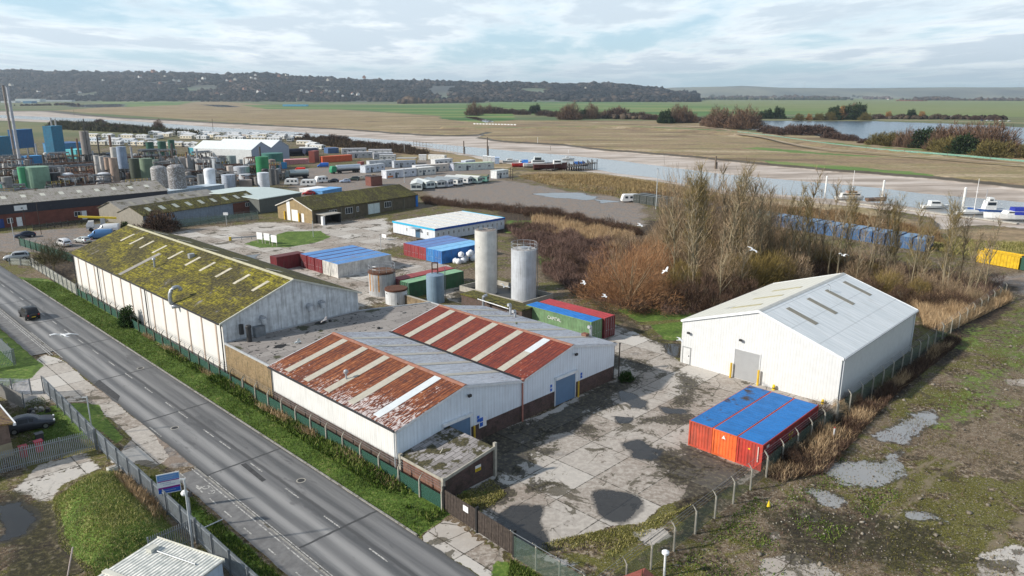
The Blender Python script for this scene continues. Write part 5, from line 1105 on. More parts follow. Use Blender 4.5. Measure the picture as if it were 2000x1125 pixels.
BL = [('light blue clad tower block low at the left edge of the works', 4, 336, 30, 332, 268, 4, (.025, .17, .28), dict(z0=.42)), ('deep blue clad box on the plant beside the silver chimney', 42, 326, 74, 322, 254, 4, (.012, .12, .30), dict(z0=.5)),
  ('tall teal blue tower with two thin stacks above it', 113, 336, 134, 333, 247, 4, (.018, .17, .29), dict(z0=.38)), ('bright blue cabin block in front of the blue tower', 56, 344, 88, 341, 306, 4, (.03, .22, .48), {}),
  ('long dark blue roofed store behind the tall grey silo', 124, 305, 176, 301, 281, 16, (.05, .22, .42), dict(roofcol=(.03, .11, .28))), ('small turquoise roofed shed below the dark blue store', 150, 310, 172, 308, 293, 8, (.08, .45, .50), {}),
  ('mossy roofed low store behind the works', 402, 303, 440, 301, 286, 14, (.08, .06, .05), dict(roofcol=(.10, .10, .02), gab=2.5)), ('teal walled small store left of the mossy roofed one', 381, 304, 400, 303, 289, 10, (.03, .25, .33), dict(roofcol=(.6, .62, .62))),
  ('rust brown block right of the mossy roofed store', 446, 306, 463, 304, 283, 10, (.12, .045, .035), {}), ('pale flat roofed shed at the front of the works by the flaking tanks', 327, 393, 440, 378, 372, 6, (.34, .42, .50), dict(roofcol=(.50, .58, .64), h=3.0)),
  ('dark red block between the wagons and the orange container', 615, 318, 624, 316, 296, 3, (.20, .04, .03), dict(name='red_store')), ('pink walled low store beside the light blue container', 556, 322, 603, 320, 313, 5, (.50, .22, .22), {}),
  ('yellow walled shed near the river end of the yard', 774, 321, 811, 321, 310, 8, (.62, .44, .17), dict(roofcol=(.34, .33, .30), name='yellow_shed')), ('rust brown metal box standing behind the mossy roofed barn', 725, 364, 747, 362, 346, 4, (.17, .055, .04), dict(roofcol=(.07, .04, .035), name='metal_box', cat='box')),
  ('white box unit by the river bank road', 818, 313, 832, 313, 303, 3, (.7, .7, .68), dict(name='white_unit')), ('long white flat unit by the river bank road', 836, 311, 868, 312, 303, 3, (.66, .66, .63), dict(name='white_unit')),
  ('brown red upright tank housing beside the tanker lorry', 706, 331, 712, 330, 317, 2, (.22, .05, .035), {})]
for lb, xa, ya, xb, yb, yt, dp, col, kw in BL: block(lb, xa, ya, xb, yb, yt, dp, col, **kw)
# white double-gabled shed
a = at(493, 322); b2 = at(566, 312); d = b2 - a; L = d.length; rz = math.atan2(d.y, d.x); h0 = hgt(a, 493, 293)
t = thing('double_gabled_shed', 'white shed with two blue grey gables behind the tanks of the works', 'building', a, rz)
bb = MB(); bb.prism([(0, 0), (L, 0), (L, h0), (L * .75, h0 + 3.4), (L * .5, h0), (L * .25, h0 + 3.4), (0, h0)], 'y', 0, 34); bb.build('wall', mt((.66, .68, .68), .5, ribs=('xy', .5)), t)
bb = MB(); bb.prism([(.2, 1), (L - .2, 1), (L - .2, h0), (L * .75, h0 + 3.3), (L * .5, h0), (L * .25, h0 + 3.3), (.2, h0)], 'y', -.08, -.004); bb.build('gable_cladding', mt((.30, .36, .45), .5, ribs=('x', .5)), t)
for k in range(4):
 za, zb = (h0, h0 + 3.4) if k % 2 == 0 else (h0 + 3.4, h0); bb = MB(); bb.slab([(L * k / 4, -.3, za + .15), (L * (k + 1) / 4, -.3, zb + .15), (L * (k + 1) / 4, 34.2, zb + .15), (L * k / 4, 34.2, za + .15)], .12); bb.build('roof', mt((.70, .75, .75), .5), t)
# pipe racks, gantries and walkways
rg = random.Random(11)
RX = [(4, 398, 46, 17), (30, 392, 40, 20), (60, 392, 14, 13), (122, 380, 30, 16), (150, 378, 34, 24), (170, 374, 30, 22), (192, 378, 28, 10), (233, 376, 26, 12), (258, 352, 26, 16), (280, 348, 34, 12), (320, 345, 30, 20), (340, 345, 36, 16), (366, 352, 30, 12), (386, 358, 22, 16), (425, 352, 24, 14),
  (452, 360, 22, 16), (490, 362, 24, 14), (28, 345, 26, 30), (75, 345, 20, 14), (95, 352, 44, 22), (140, 350, 30, 22), (182, 345, 30, 20), (210, 338, 22, 22), (270, 330, 28, 16), (350, 330, 26, 14), (9, 340, 22, 24), (120, 348, 26, 36), (225, 345, 18, 20), (300, 335, 24, 30), (408, 345, 16, 26), (440, 342, 14, 26), (500, 350, 16, 20), (552, 350, 18, 10), (15, 375, 50, 26), (48, 362, 30, 30), (110, 358, 40, 18), (165, 362, 40, 22), (205, 368, 34, 14), (240, 362, 30, 16), (270, 375, 40, 12), (300, 325, 30, 18), (330, 318, 30, 14), (370, 328, 40, 14), (400, 322, 30, 14), (430, 330, 40, 12), (470, 345, 30, 12), (500, 335, 18, 16), (85, 328, 30, 12), (140, 330, 30, 14), (190, 325, 40, 12), (230, 320, 30, 12), (540, 345, 22, 14), (380, 372, 26, 14)]
PM = [M['galv_dark'], mt((.16, .09, .06), .8, var=.4, scale=2), mt((.30, .27, .25), .7, var=.3), mt((.05, .045, .042), .8, var=.3), mt((.26, .27, .28), .6)]
rr_ = random.Random(77)
for i in range(64):
 x = rr_.uniform(0, 535); y = rr_.uniform(316, 366); c = rr_.randrange(5); wd = rr_.uniform(6, 13)
 tank(['small grey drum tank', 'small brown stained tank', 'small pale tank', 'small near black tank', 'small blue grey tank'][c] + ' crowded among the pipework of the works', x, y, y - rr_.uniform(10, 26), wd, [(.22, .21, .20), (.17, .11, .08), (.50, .50, .49), (.035, .035, .035), (.20, .24, .29)][c], seg=14, top=rr_.choice(['flat', 'cone', 'dome']), bands=rr_.choice([0, 0, 2, 3]), stain=.6, group='small tanks among the pipework')
for i in range(16):
 x = [30, 62, 78, 90, 112, 131, 148, 158, 186, 198, 222, 262, 340, 368, 388, 512][i]; y = rr_.uniform(322, 350)
 tank(['thin dark process vessel', 'thin rusty process vessel', 'thin silver process vessel'][i % 3] + ' rising above the pipework of the works', x, y, y - rr_.uniform(38, 66), rr_.uniform(2.5, 5), [(.06, .055, .05), (.20, .11, .07), (.40, .41, .43)][i % 3], seg=10, top='flat', bands=rr_.choice([0, 3, 5]), stain=.6, group='thin process vessels', name='process_vessel', cat='vessel')
VM = PM + [mt((.48, .50, .53), .5, streak=.4)]
pos_w = ['leftmost', 'left hand', 'inner left', 'central', 'right hand', 'front right', 'rear', 'front', 'far left', 'small']
for i, (x, yb, wp, hp) in enumerate(RX):
 b0 = at(x, yb); sc_ = math.hypot(b0.y, H) / F; W_, Hh, D_ = wp * sc_, hp * sc_ * (1.25 if i < 33 else 1.6), 4 + rg.random() * 3
 near = ['the chimney stack', 'the blue tower', 'the pale green tank', 'the black tanks', 'the white shouldered tank', 'the tall grey silo', 'the stained columns', 'the blue grey silo', 'the sage green tank', 'the flaking domed tanks', 'the cone topped tanks', 'the white domed tank', 'the pale blue tank', 'the bottle green tank'][min(13, int(x / 40))]
 t = thing('pipe_rack', f'{["grey","rusty","brown","dark","pale"][i%5]} steel pipe rack {["beside","before","behind","just left of","just right of"][i%5 if i<17 else (i+2)%5]} {near}', 'pipe rack', b0, Y + rg.uniform(-.1, .1), 'steel pipe racks of the works')
 fm = PM[i % 5]; nl = max(2, int(Hh / 2.1)); nb = max(2, int(W_ / 2.2)); fr = MB(); r_ = .14
 for k in range(nb + 1):
  for y in (0, D_): fr.box(W_ * k / nb - r_ - W_ / 2, y - r_, 0, W_ * k / nb + r_ - W_ / 2, y + r_, Hh)
 for l_ in range(1, nl + 1):
  z = Hh * l_ / nl
  for y in (0, D_): fr.box(-W_ / 2, y - .08, z - .2, W_ / 2, y + .08, z)
  for k in range(nb + 1): fr.box(W_ * k / nb - .08 - W_ / 2, 0, z - .2, W_ * k / nb + .08 - W_ / 2, D_, z)
 fr.build('frame', fm, t)
 for l_ in range(1, nl + 1):
  z = Hh * l_ / nl + .2; m_ = PM[rg.randrange(5)]; bb = MB()
  for q in range(rg.randint(2, 4)):
   y = rg.uniform(.4, D_ - .4); rr = rg.uniform(.12, .36); x1 = W_ / 2 + rg.uniform(-.5, 2.0); bb.tube([(-W_ / 2 - rg.uniform(0, 1.5), y, z + rr), (x1, y, z + rr), (x1, y, z - rg.uniform(.5, 2.4))], rr, 6)
  bb.build('pipes', m_, t)
 bb = MB(); zt = Hh * rg.randint(1, nl) / nl
 for z in (zt + .6, zt + 1.1): bb.box(-W_ / 2, -.03, z, W_ / 2, .03, z + .05)
 for k in range(2 * nb + 1): bb.box(-W_ / 2 + W_ * k / (2 * nb) - .03, -.03, zt, -W_ / 2 + W_ * k / (2 * nb) + .03, .03, zt + 1.1)
 bb.build('handrail', M['galv'] if i % 3 else M['sign_yellow'], t)
 for q in range(rg.randint(3, 6)):
  bb = MB(); x = rg.uniform(-W_ / 2 + .8, W_ / 2 - .8); y = rg.uniform(.8, D_ - .8); rr = rg.uniform(.4, 1.0); z0 = Hh * rg.randint(0, nl - 1) / nl; hh = rg.uniform(1.2, 2.4)
  bb.lathe(x, y, [(rr * .4, z0 + .1), (rr, z0 + .4), (rr, z0 + hh), (rr * .5, z0 + hh + .3)], 10); bb.build('vessel', VM[rg.randrange(6)], t)
for i, (xa, ya, xb, yb, hh) in enumerate(((349, 350, 366, 342, 9), (372, 345, 386, 338, 9), (2, 400, 34, 372, 7), (8, 408, 40, 384, 5))):
 a = at(xa, ya); b2 = at(xb, yb); d = b2 - a; t = thing('sloping_conveyor', f'sloping pale conveyor gantry, {["left","right","upper leftmost","lower leftmost"][i]} one of its pair in the works', 'conveyor', a, math.atan2(d.y, d.x)); L = d.length
 bb = MB(); bb.tube([(0, 0, hh), (L, 0, 1)], .45, 4); bb.build('belt_housing', mt((.55, .56, .56), .6, streak=.3), t); bb = MB()
 for k in range(4): q = k / 3; bb.box(L * q - .1, -.5, 0, L * q + .1, .5, hh + (1 - hh) * q)
 bb.build('trestle', M['galv_dark'], t)
# ================================================================== MID-DISTANCE BARNS
t = gable('dark_clad_unit', 'long industrial unit with dark navy cladding over brick and grey sheet roof', 47.5, 188.5, 0, 0, 0, 0, 0, M['dark'], (M['dark'], M['dark'])) if 0 else None
NAVY = mt((.012, .016, .032), .5, var=.15, ribs=('xy', .5)); UL = 78.0
t = thing('dark_clad_unit', 'long industrial unit with navy cladding over brick and a grey sheeted roof', 'building', ST(47.5, 188.5), Y - math.pi / 2)
# local x -> -v, local y -> +u ; near wall at x = 16.4 ; the unit runs from y=-UL to 0
bb = MB(); bb.prism([(0, 3.4), (16.4, 3.4), (16.4, 5.8), (8.2, 8.0), (0, 5.8)], 'y', -UL, 0); bb.build('wall', NAVY, t)
bb = MB(); bb.box(.1, -UL + .1, -.05, 16.3, -.1, 3.4); bb.build('brick_base', mt((.16, .055, .04), .9, var=.25, scale=.8), t)
for a, b2, za, zb in ((-.3, 8.2, 5.75, 8.0), (8.2, 16.7, 8.0, 5.72)): bb = MB(); bb.slab([(a, -UL - .2, za + .15), (b2, -UL - .2, zb + .15), (b2, .25, zb + .15), (a, .25, za + .15)], .12); bb.build('roof', M['lichen_roof'], t)
for k in range(17): on_roof(t, 'rooflight', mt((.58, .57, .5), .5), 16.4, 5.8, 8.0, 11.2, 13.0, -UL + 3 + k * 4.4, -UL + 4.1 + k * 4.4)
for (y, w_, m_, h_) in ((-2 - 14.5, 3.4, mt((.13, .22, .32), .5, ribs=('z', .2)), 3.0),): door(t, 16.3, y, .02, w_, h_, 'x+', m_, 'roller_door', handle=False)
for y, w_ in ((-24.0, 1.6), (-39.5, 1.2)): window(t, 16.3, y, 1.0, w_, 1.3, 'x+')
for y in (-22.4, -37.5): door(t, 16.3, y, .02, 1.0, 2.2, 'x+', M['sign_white'], frame=M['sign_white'])
bb = MB(); bb.box(16.41, -38.2, 4.0, 16.5, -35.4, 5.3); bb.build('wall_sign', M['sign_white'], t)
bb = MB(); bb.box(16.31, -43.5, .1, 17.0, -41, 2.3); bb.build('blue_cabinet', mt((.015, .05, .22), .5), t)
for y in (-30, -12, -36.6): roundlight(t, 16.45, y, 4.6, 'x+')
RB = 14 * math.pi / 180
t = thing('mossy_store', 'low store with mossy roof and blue grey corrugated side behind a wire fence', 'building', ST(30.2, 143.2), Y + RB)
BLG = mt((.22, .27, .34), .6, var=.15, ribs=('xy', .5), streak=.4)
bb = MB(); bb.prism([(0, 0), (10.4, 0), (10.4, 3.6), (5.2, 5.5), (0, 3.6)], 'x', 0, 36); bb.build('wall', BLG, t)
bb = MB(); bb.prism([(.02, 0), (10.38, 0), (10.38, 3.58), (5.2, 5.45), (.02, 3.58)], 'x', -.1, -.003); bb.build('gable_cladding', mt((.27, .25, .21), .8, ribs=('y', .4), streak=.4), t)
bb = MB(); bb.box(27, -.12, 0, 36.05, -.003, 3.3); bb.build('brick_end', mt((.13, .05, .035), .9, var=.3), t)
for a, b2, za, zb, m_ in ((-.35, 5.2, 3.5, 5.5, 'moss_roof2'), (5.2, 10.7, 5.5, 3.5, 'lichen_roof')): bb = MB(); bb.slab([(-.3, a, za + .13), (36.2, a, za + .13), (36.2, b2, zb + .13), (-.3, b2, zb + .13)], .12); bb.build('roof', M[m_], t)
for k in range(9):
 bb = MB(); z0, z1 = 3.6 + 1.9 * 1.4 / 5.2 + .19, 3.6 + 1.9 * 3.4 / 5.2 + .19; y = 2.6 + k * 3.9; bb.slab([(y, 1.4, z0), (y + 1.1, 1.4, z0), (y + 1.1, 3.4, z1), (y, 3.4, z1)], .03); bb.build('rooflight', mt((.42, .44, .38), .5), t)
window(t, 32.5, -.12, 1.9, 2.6, 1.1, 'y-', bars=3)
t = thing('grey_gabled_store', 'small grey fibre cement gabled store left of the mossy store', 'building', ST(30.0, 156.5), Y + RB)
bb = MB(); bb.prism([(0, 0), (11, 0), (11, 3.4), (5.5, 5.4), (0, 3.4)], 'x', 0, 30); bb.build('wall', mt((.27, .25, .21), .8, ribs=('xy', .4), streak=.4), t)
for a, b2, za, zb in ((-.35, 5.5, 3.3, 5.4), (5.5, 11.3, 5.4, 3.3)): bb = MB(); bb.slab([(-.3, a, za + .13), (30.2, a, za + .13), (30.2, b2, zb + .13), (-.3, b2, zb + .13)], .12); bb.build('roof', M['lichen_roof'], t)
for k in range(6): bb = MB(); z0, z1 = 3.4 + 2 * 2 / 5.5 + .19, 3.4 + 2 * 4 / 5.5 + .19; y = 4 + k * 4.2; bb.slab([(y, 2, z0), (y + 1, 2, z0), (y + 1, 4, z1), (y, 4, z1)], .03); bb.build('rooflight', mt((.36, .33, .26), .5), t)
t = thing('pale_roofed_barn', 'plain barn with smooth pale green grey roof behind the mossy stores', 'building', ST(62.9, 147.0), Y + 16 * math.pi / 180)
bb = MB(); bb.box(0, 0, -.05, 16.6, 27, 4.05); bb.build('wall', mt((.13, .14, .13), .8, ribs=('xy', .6), streak=.4), t)
bb = MB(); bb.slab([(-.3, -.3, 4.25), (16.9, -.3, 4.25), (16.9, 13.5, 5.0), (-.3, 13.5, 5.0)], .2); bb.slab([(-.3, 13.5, 5.0), (16.9, 13.5, 5.0), (16.9, 27.3, 4.25), (-.3, 27.3, 4.25)], .2); bb.build('roof', mt((.52, .60, .58), .5, var=.06, ribs=('x', .5)), t)
RA = 7 * math.pi / 180
t = thing('windowed_barn', 'long low brick barn with thick mossy roof, pale doors and a blue corner column', 'building', ST(64.6, 121.6), Y + RA)
BRB = mt((.12, .10, .065), .9, var=.25, scale=1.2, streak=.35)
bb = MB(); bb.prism([(0, 0), (14.8, 0), (14.8, 3.6), (7.4, 6.1), (0, 3.6)], 'x', 0, 38.5); bb.build('wall', BRB, t)
bb = MB(); bb.prism([(0, 0), (14.8, 0), (14.8, 3.6), (7.4, 6.05), (0, 3.6)], 'x', -.1, -.003); bb.build('gable_wall', mt((.29, .215, .11), .85, var=.2, streak=.3), t)
for a, b2, za, zb in ((-.5, 7.4, 3.44, 6.1), (7.4, 15.3, 6.1, 3.44)): bb = MB(); bb.slab([(-.45, a, za + .15), (38.9, a, za + .15), (38.9, b2, zb + .15), (-.45, b2, zb + .15)], .14); bb.build('roof', M['moss_roof2'], t)
bb = MB(); bb.slab([(-.5, -.5, 3.62), (-.46, -.5, 3.62), (-.46, 7.4, 6.28), (-.5, 7.4, 6.28)], .25); bb.slab([(-.5, 7.4, 6.28), (-.46, 7.4, 6.28), (-.46, 15.3, 3.62), (-.5, 15.3, 3.62)], .25); bb.build('barge_board', M['trim'], t)
for k in range(9): bb = MB(); bb.box(k * 4.75 - .15, -.12, 0, k * 4.75 + .15, -.003, 3.4); bb.build('pier', mt((.16, .145, .11), .9), t)
for x in (6.8, 12.3, 26.8): window(t, x, 0, 1.15, 2.6, 1.7, 'y-', bars=2)
window(t, 15.4, 0, 1.3, .8, 1.4, 'y-')
for x in (20.2, 22.6): door(t, x, 0, .02, 2.3, 2.9, 'y-', mt((.60, .68, .68), .6), 'barn_door', handle=False)
bb = MB(); bb.box(38.1, -.35, 0, 38.9, .3, 3.5); o = bb.build('corner_column', mt((.01, .16, .55), .5), t); o['label'] = 'bright blue corner column'
bb = MB(); bb.box(-.18, 9.2, 0, -.101, 10.6, 5.2); bb.box(-.16, 6.0, 0, -.101, 8.6, 3.0); bb.build('white_panel', M['sign_white'], t)
door(t, -.1, 4.0, .02, 1.0, 2.3, 'x-', M['sign_white'])
for y in (5.3, 11.5): bb = MB(); bb.box(-.5, y - .15, 0, -.2, y + .15, 2.3); bb.build('yellow_post', M['yellow'], t)
t = thing('open_shelter', 'small dark open fronted shelter on the near corner of the windowed barn', 'shelter', ST(66.0, 117.6), Y + RA)
bb = MB(); bb.box(0, 3.6, 0, 5, 3.75, 2.4); bb.box(0, 0, 0, .15, 3.6, 2.4); bb.box(4.85, 0, 0, 5, 3.6, 2.4); bb.build('wall', M['black'], t); bb = MB(); bb.box(-.15, -.15, 2.4, 5.15, 3.8, 2.6); bb.build('roof', M['concrete'], t); bb = MB(); bb.box(-.8, .2, 0, -.1, .9, 2.2); bb.build('white_panel', M['sign_white'], t)
# ---- portable site office
t = thing('site_office', 'long white portable office with blue roof edge and a row of small windows', 'building', ST(71.0, 79.6), Y)
bb = MB(); bb.box(0, 0, .25, 22.6, 15.8, 2.9); bb.build('wall', mt((.62, .66, .72), .5, var=.05, ribs=('xy', 1.2)), t)
bb = MB(); bb.box(.3, .3, 0, 22.3, 15.5, .25); bb.build('plinth', M['dark'], t)
bb = MB(); bb.box(-.08, -.08, 2.9, 22.68, 15.88, 3.0); bb.build('roof', mt((.72, .72, .70), .6, dirt=((.35, .33, .30), .3, .8)), t)
bb = MB()
for k in range(7): bb.box(1.2 + k * 3.1, .2, 3.004, 1.35 + k * 3.1, 15.6, 3.14)
bb.build('roof_seams', mt((.45, .44, .42), .7), t)
bb = MB(); bb.box(-.12, -.14, 2.62, 22.72, -.085, 3.12); bb.build('fascia', mt((.012, .09, .42), .5), t)
bb = MB(); bb.box(-.14, -.13, 2.66, -.085, 15.9, 3.1); bb.box(22.685, -.13, 2.66, 22.74, 15.9, 3.1); bb.build('fascia', mt((.02, .38, .62), .5), t)
for k in range(14): window(t, 1.0 + k * 1.58, 0, 1.25, .55, .85, 'y-', glass=M['glass'] if k in (2, 3, 8, 10) else M['glass_far'])
window(t, 0, 2.6, 1.2, .6, .9, 'x-')
window(t, 0, 10.4, 1.2, .5, .9, 'x-')
door(t, 0, 6.2, .26, 1.8, 2.1, 'x-', mt((.06, .13, .22), .3), frame=M['sign_white']); bb = MB(); bb.box(-1.3, 5.0, 2.45, -.15, 7.6, 2.55); bb.build('canopy', M['galv'], t)
bb = MB(); bb.box(-1.6, 4.8, 0, -.05, 7.8, .25); bb.build('step', M['wood'], t)
t = thing('low_white_sign', 'small white sign in front of the white site office', 'sign', ST(64.5, 89.5), Y); bb = MB(); bb.box(0, 0, .5, .06, 1.6, 1.3); bb.build('board', M['sign_white'], t); bb = MB(); bb.box(.07, .2, 0, .13, .3, 1.2); bb.box(.07, 1.3, 0, .13, 1.4, 1.2); bb.build('legs', M['wood'], t)
for i, (px_, py_) in enumerate(((508, 475), (522, 477), (536, 481))):
 p = at(px_, py_); t = thing('site_board', f'blank white notice board on posts by the lawn, {["left","middle","right"][i]} of three', 'sign', p, Y - math.pi / 2 + .25, 'white boards by the lawn')
 bb = MB(); bb.box(-.9, -.03, .9, .9, .03, 2.5); bb.build('board', M['sign_white'], t)
 for x in (-.7, .7): bb = MB(); bb.box(x - .06, .035, 0, x + .06, .13, 2.5); bb.build('post', M['concrete_post'], t)
t = thing('gate_barrier', 'yellow ended grey crash barrier at the left of the lawn', 'barrier', at(452, 470), Y - .35)
bb = MB(); bb.box(0, -.05, .45, 9, .05, .75); bb.build('rail', M['galv'], t)
for k in range(5): bb = MB(); bb.box(k * 2.2, .052, 0, k * 2.2 + .12, .17, .8); bb.build('post', M['galv_dark'], t)
bb = MB(); bb.box(-.5, -.2, 0, -.02, .2, .9); bb.build('end_block', M['sign_yellow'], t)
for lb, x, y, yt in (('slim signpost with white plate before the mossy store fence', 443, 440, 414), ('thin grey pole on the lawn edge', 612, 463, 432), ('short grey pole by the path to the site office', 744, 488, 459), ('thin pole beside the barn left of the poplars', 790, 357, 330), ('short dark pole outside the grassy bank', 997, 350, 328),
      ('thin dark pole by the end of the static caravans', 1001, 352, 330), ('dark lamp post at the right hand corner of the twin workshop', 1208, 738, 672), ('dark wooden pole in the car park before the navy unit', 81, 458, 396), ('thin grey pole in the car park near the fence', 28, 470, 425), ('dark pole in the car park by the navy unit', 54, 461, 410),
      ('pale thin pole right of the poplars on the flats', 1281, 408, 330), ('thin pole by the river bank road end', 790, 300, 268)):
 b0 = at(x, y); h = hgt(b0, x, yt); t = thing('pole', lb, 'pole', b0); bb = MB(); bb.tube([(0, 0, 0), (0, 0, h)], .07 if y > 420 else .12, 8); bb.build('shaft', M['wood_dark'] if 'dark' in lb else M['steel_pale'], t)
 if 'plate' in lb: bb = MB(); bb.box(-.6, -.12, h - .8, .6, -.08, h - .1); bb.build('plate', M['sign_white'], t)
 else: bb = MB(); bb.cyl(0, 0, h, h + .12, .12 if y > 420 else .18, n=8); bb.build('cap', M['dark'], t)
# ================================================================== VEHICLES
_vc = {}
PROF = {  # (x, zlow, zbelt, ztop, half width, cabin half width) along the length, nose at x = 0
 'car': [(0, .35, .62, .62, .70, .6), (.25, .22, .78, .78, .85, .6), (1.15, .2, .92, .92, .89, .66), (1.75, .2, .95, 1.32, .9, .62), (2.2, .2, .96, 1.46, .9, .63), (3.1, .2, .97, 1.46, .9, .63), (3.75, .22, .97, 1.22, .88, .62), (4.15, .25, .95, .97, .85, .6), (4.35, .35, .72, .72, .78, .6)],
 'suv': [(0, .4, .75, .75, .78, .6), (.2, .3, .98, .98, .92, .6), (1.1, .28, 1.08, 1.08, .95, .7), (1.6, .28, 1.1, 1.55, .96, .7), (2.0, .28, 1.1, 1.74, .96, .71), (3.9, .28, 1.1, 1.74, .96, .71), (4.35, .3, 1.08, 1.35, .94, .7), (4.55, .4, .95, .95, .9, .68)],
 'van': [(0, .4, .8, .8, .85, .7), (.25, .3, 1.05, 1.05, .96, .75), (.85, .28, 1.25, 1.3, .98, .8), (1.4, .28, 1.3, 2.0, 1.0, .88), (1.8, .28, 1.3, 2.15, 1.0, .92), (5.0, .28, 1.3, 2.15, 1.0, .92), (5.15, .35, 1.3, 2.1, .98, .9)]}
def vehicle(label, cat, kind, loc, rz, col, nm, group=None, bluewin=False):
 key = (kind, col)
 t = thing(nm, label, cat, loc, rz, group)
 if key not in _vc:
  pf = PROF[kind]; n = len(pf); vs = []; fs = []; bm_ = MB()
  for (x, zl, zb, zt, hw, cw) in pf: vs += [(x, -hw * .94, zl), (x, -hw, (zl + zb) / 2), (x, -hw * .97, zb), (x, -cw, zt), (x, -cw * .5, zt + .03), (x, cw * .5, zt + .03), (x, cw, zt), (x, hw * .97, zb), (x, hw, (zl + zb) / 2), (x, hw * .94, zl)]
  for i in range(n - 1):
   for k in range(10): a = i * 10 + k; b2 = i * 10 + (k + 1) % 10; fs.append((a, b2, b2 + 10, a + 10))
  fs += [tuple(range(10))[::-1], tuple((n - 1) * 10 + k for k in range(10))]; bm_.add(vs, fs)
  parts = [('body', bm_.mesh('body', mt(col, .3, .2, var=.03, dirt=((.12, .11, .1), .08, 1)), True))]
  cab = [p for p in pf if p[3] > p[2] + .15]; g_ = MB(); e = .012
  last = [p for p in pf if p[0] > cab[-1][0]][:1] or cab[-1:]; first = [p for p in pf if p[0] < cab[0][0]][-1:]
  seq = first + cab + last
  for s in (-1, 1):
   for a, b2 in zip(cab, cab[1:]):
    if kind == 'van' and a[0] > 1.5: continue
    q = [(a[0] + .05, .06, a), (b2[0] - .05, .06, b2)]; pts = []
    for xx, m_, p in q:
     lo = Vector((xx, s * (p[4] * .97 + e), p[2])); hi = Vector((xx, s * (p[5] + e), p[3])); pts.append((lo.lerp(hi, .12), lo.lerp(hi, .86)))
    g_.add([pts[0][0], pts[1][0], pts[1][1], pts[0][1]], [(0, 1, 2, 3)])
  for a, b2, inv in ((first[0], cab[0] if cab[0][3] > 1.45 or len(cab) < 2 else cab[1], 1), (cab[-1], last[0], 0)):
   p0, p1 = Vector((a[0], 0, a[3])), Vector((b2[0], 0, b2[3])); nrm = Vector((-(p1 - p0).z, 0, (p1 - p0).x)).normalized() * .045
   A_, B_ = p0.lerp(p1, .12) + nrm, p0.lerp(p1, .88) + nrm; w0 = min(a[5], a[4]) * .9; w1 = b2[5] * .9
   if kind == 'van' and not inv: continue
   g_.add([(A_.x, -w0, A_.z), (A_.x, w0, A_.z), (B_.x, w1, B_.z), (B_.x, -w1, B_.z)], [(0, 1, 2, 3)])
  parts.append(('window', g_.mesh('window', mt((.012, .014, .018) if not bluewin else (.02, .05, .1), .08, var=.1))))
  L = pf[-1][0]; r = .33 if kind == 'car' else .38; ws_ = []
  for x in (.85 if kind != 'van' else .95, L - .85):
   for s in (-1, 1):
    ty, ri = MB(), MB(); hw = pf[2][4]; y = s * (hw - .08)
    ty.tube([(x, y - .11, r), (x, y + .11, r)], r, 16); ri.tube([(x, y + s * .10, r), (x, y + s * .125, r)], r * .6, 10); ws_.append((ty.mesh('wheel', M['tyre']), ri.mesh('rim', M['rim'])))
  li = []
  for s in (-1, 1):
   a = MB(); a.box(-.02, s * .62 - .14, .62, .12, s * .62 + .14, .76); li.append(('headlight', a.mesh('headlight', M['headlight'])))
   a = MB(); a.box(L - .14, s * .68 - .1, .75, L + .02, s * .68 + .1, .95); li.append(('taillight', a.mesh('taillight', M['taillight'])))
  a = MB(); a.box(L - .02, -.26, .5, L + .015, .26, .61); li.append(('number_plate', a.mesh('number_plate', M['sign_yellow'])))
  _vc[key] = (parts + li, ws_)
 pa, ws_ = _vc[key]
 for n_, m_ in pa: put(n_, m_, t)
 for a, b2 in ws_: o = put('wheel', a, t); put('rim', b2, o)
 return t
vehicle('black car driving away along the road', 'car', 'suv', ST(-9.9, 80.6, .04), Y - math.pi / 2 + .02, (.02, .02, .022), 'parked_car')['label'] = 'black estate car driving along the road past the white shed'
bpy.data.objects['parked_car'].name = 'moving_car'
for lb, x, y, rz, k, col, nm in (('dark blue car parked on its own in the car park', 28, 466, Y - .1, 'car', (.01, .018, .045), 'parked_car'), ('silver estate car by the left palisade at the road entrance', 8, 510, Y - .35, 'suv', (.40, .42, .44), 'parked_car'),
         ('white estate car with roof rack parked nose towards the green fence', 116, 478, -.75 + Y - .7, 'suv', (.76, .76, .77), 'parked_car'), ('silver hatchback parked between the white and blue vans', 151, 472, -.6 + Y - .7, 'car', (.50, .53, .53), 'parked_car'),
         ('blue van parked at the end of the long mossy shed', 173, 467, .3, 'van', (.09, .22, .44), 'parked_van'), ('white van parked behind the blue van', 190, 455, .2, 'van', (.72, .73, .74), 'parked_van'),
         ('dark car first in the row behind the mossy windowed barn', 640, 356, .15, 'car', (.04, .045, .06), 'parked_car'), ('silver blue car second in the row behind the windowed barn', 663, 357, .2, 'car', (.35, .42, .55), 'parked_car'), ('dark green car third in the row behind the windowed barn', 680, 353, .1, 'suv', (.05, .07, .06), 'parked_car'),
         ('beige car fourth in the row behind the windowed barn', 693, 351, .1, 'car', (.45, .42, .36), 'parked_car'), ('grey car fifth in the row behind the windowed barn', 706, 350, .1, 'suv', (.16, .17, .18), 'parked_car'), ('tan car at the right end of the row behind the windowed barn', 717, 347, .1, 'car', (.50, .36, .20), 'parked_car'),
         ('small bright blue truck cab by the white tanks', 620, 327, .2, 'van', (.02, .13, .5), 'parked_van'), ('red car behind the pale roofed barn', 590, 381, .3, 'car', (.42, .03, .03), 'parked_car'), ('small red van beyond the silver tanker', 573, 337, .2, 'van', (.75, .03, .01), 'parked_van')):
 vehicle(lb, 'van' if 'van' in nm or k == 'van' else 'car', k, at(x, y), rz, col, nm)
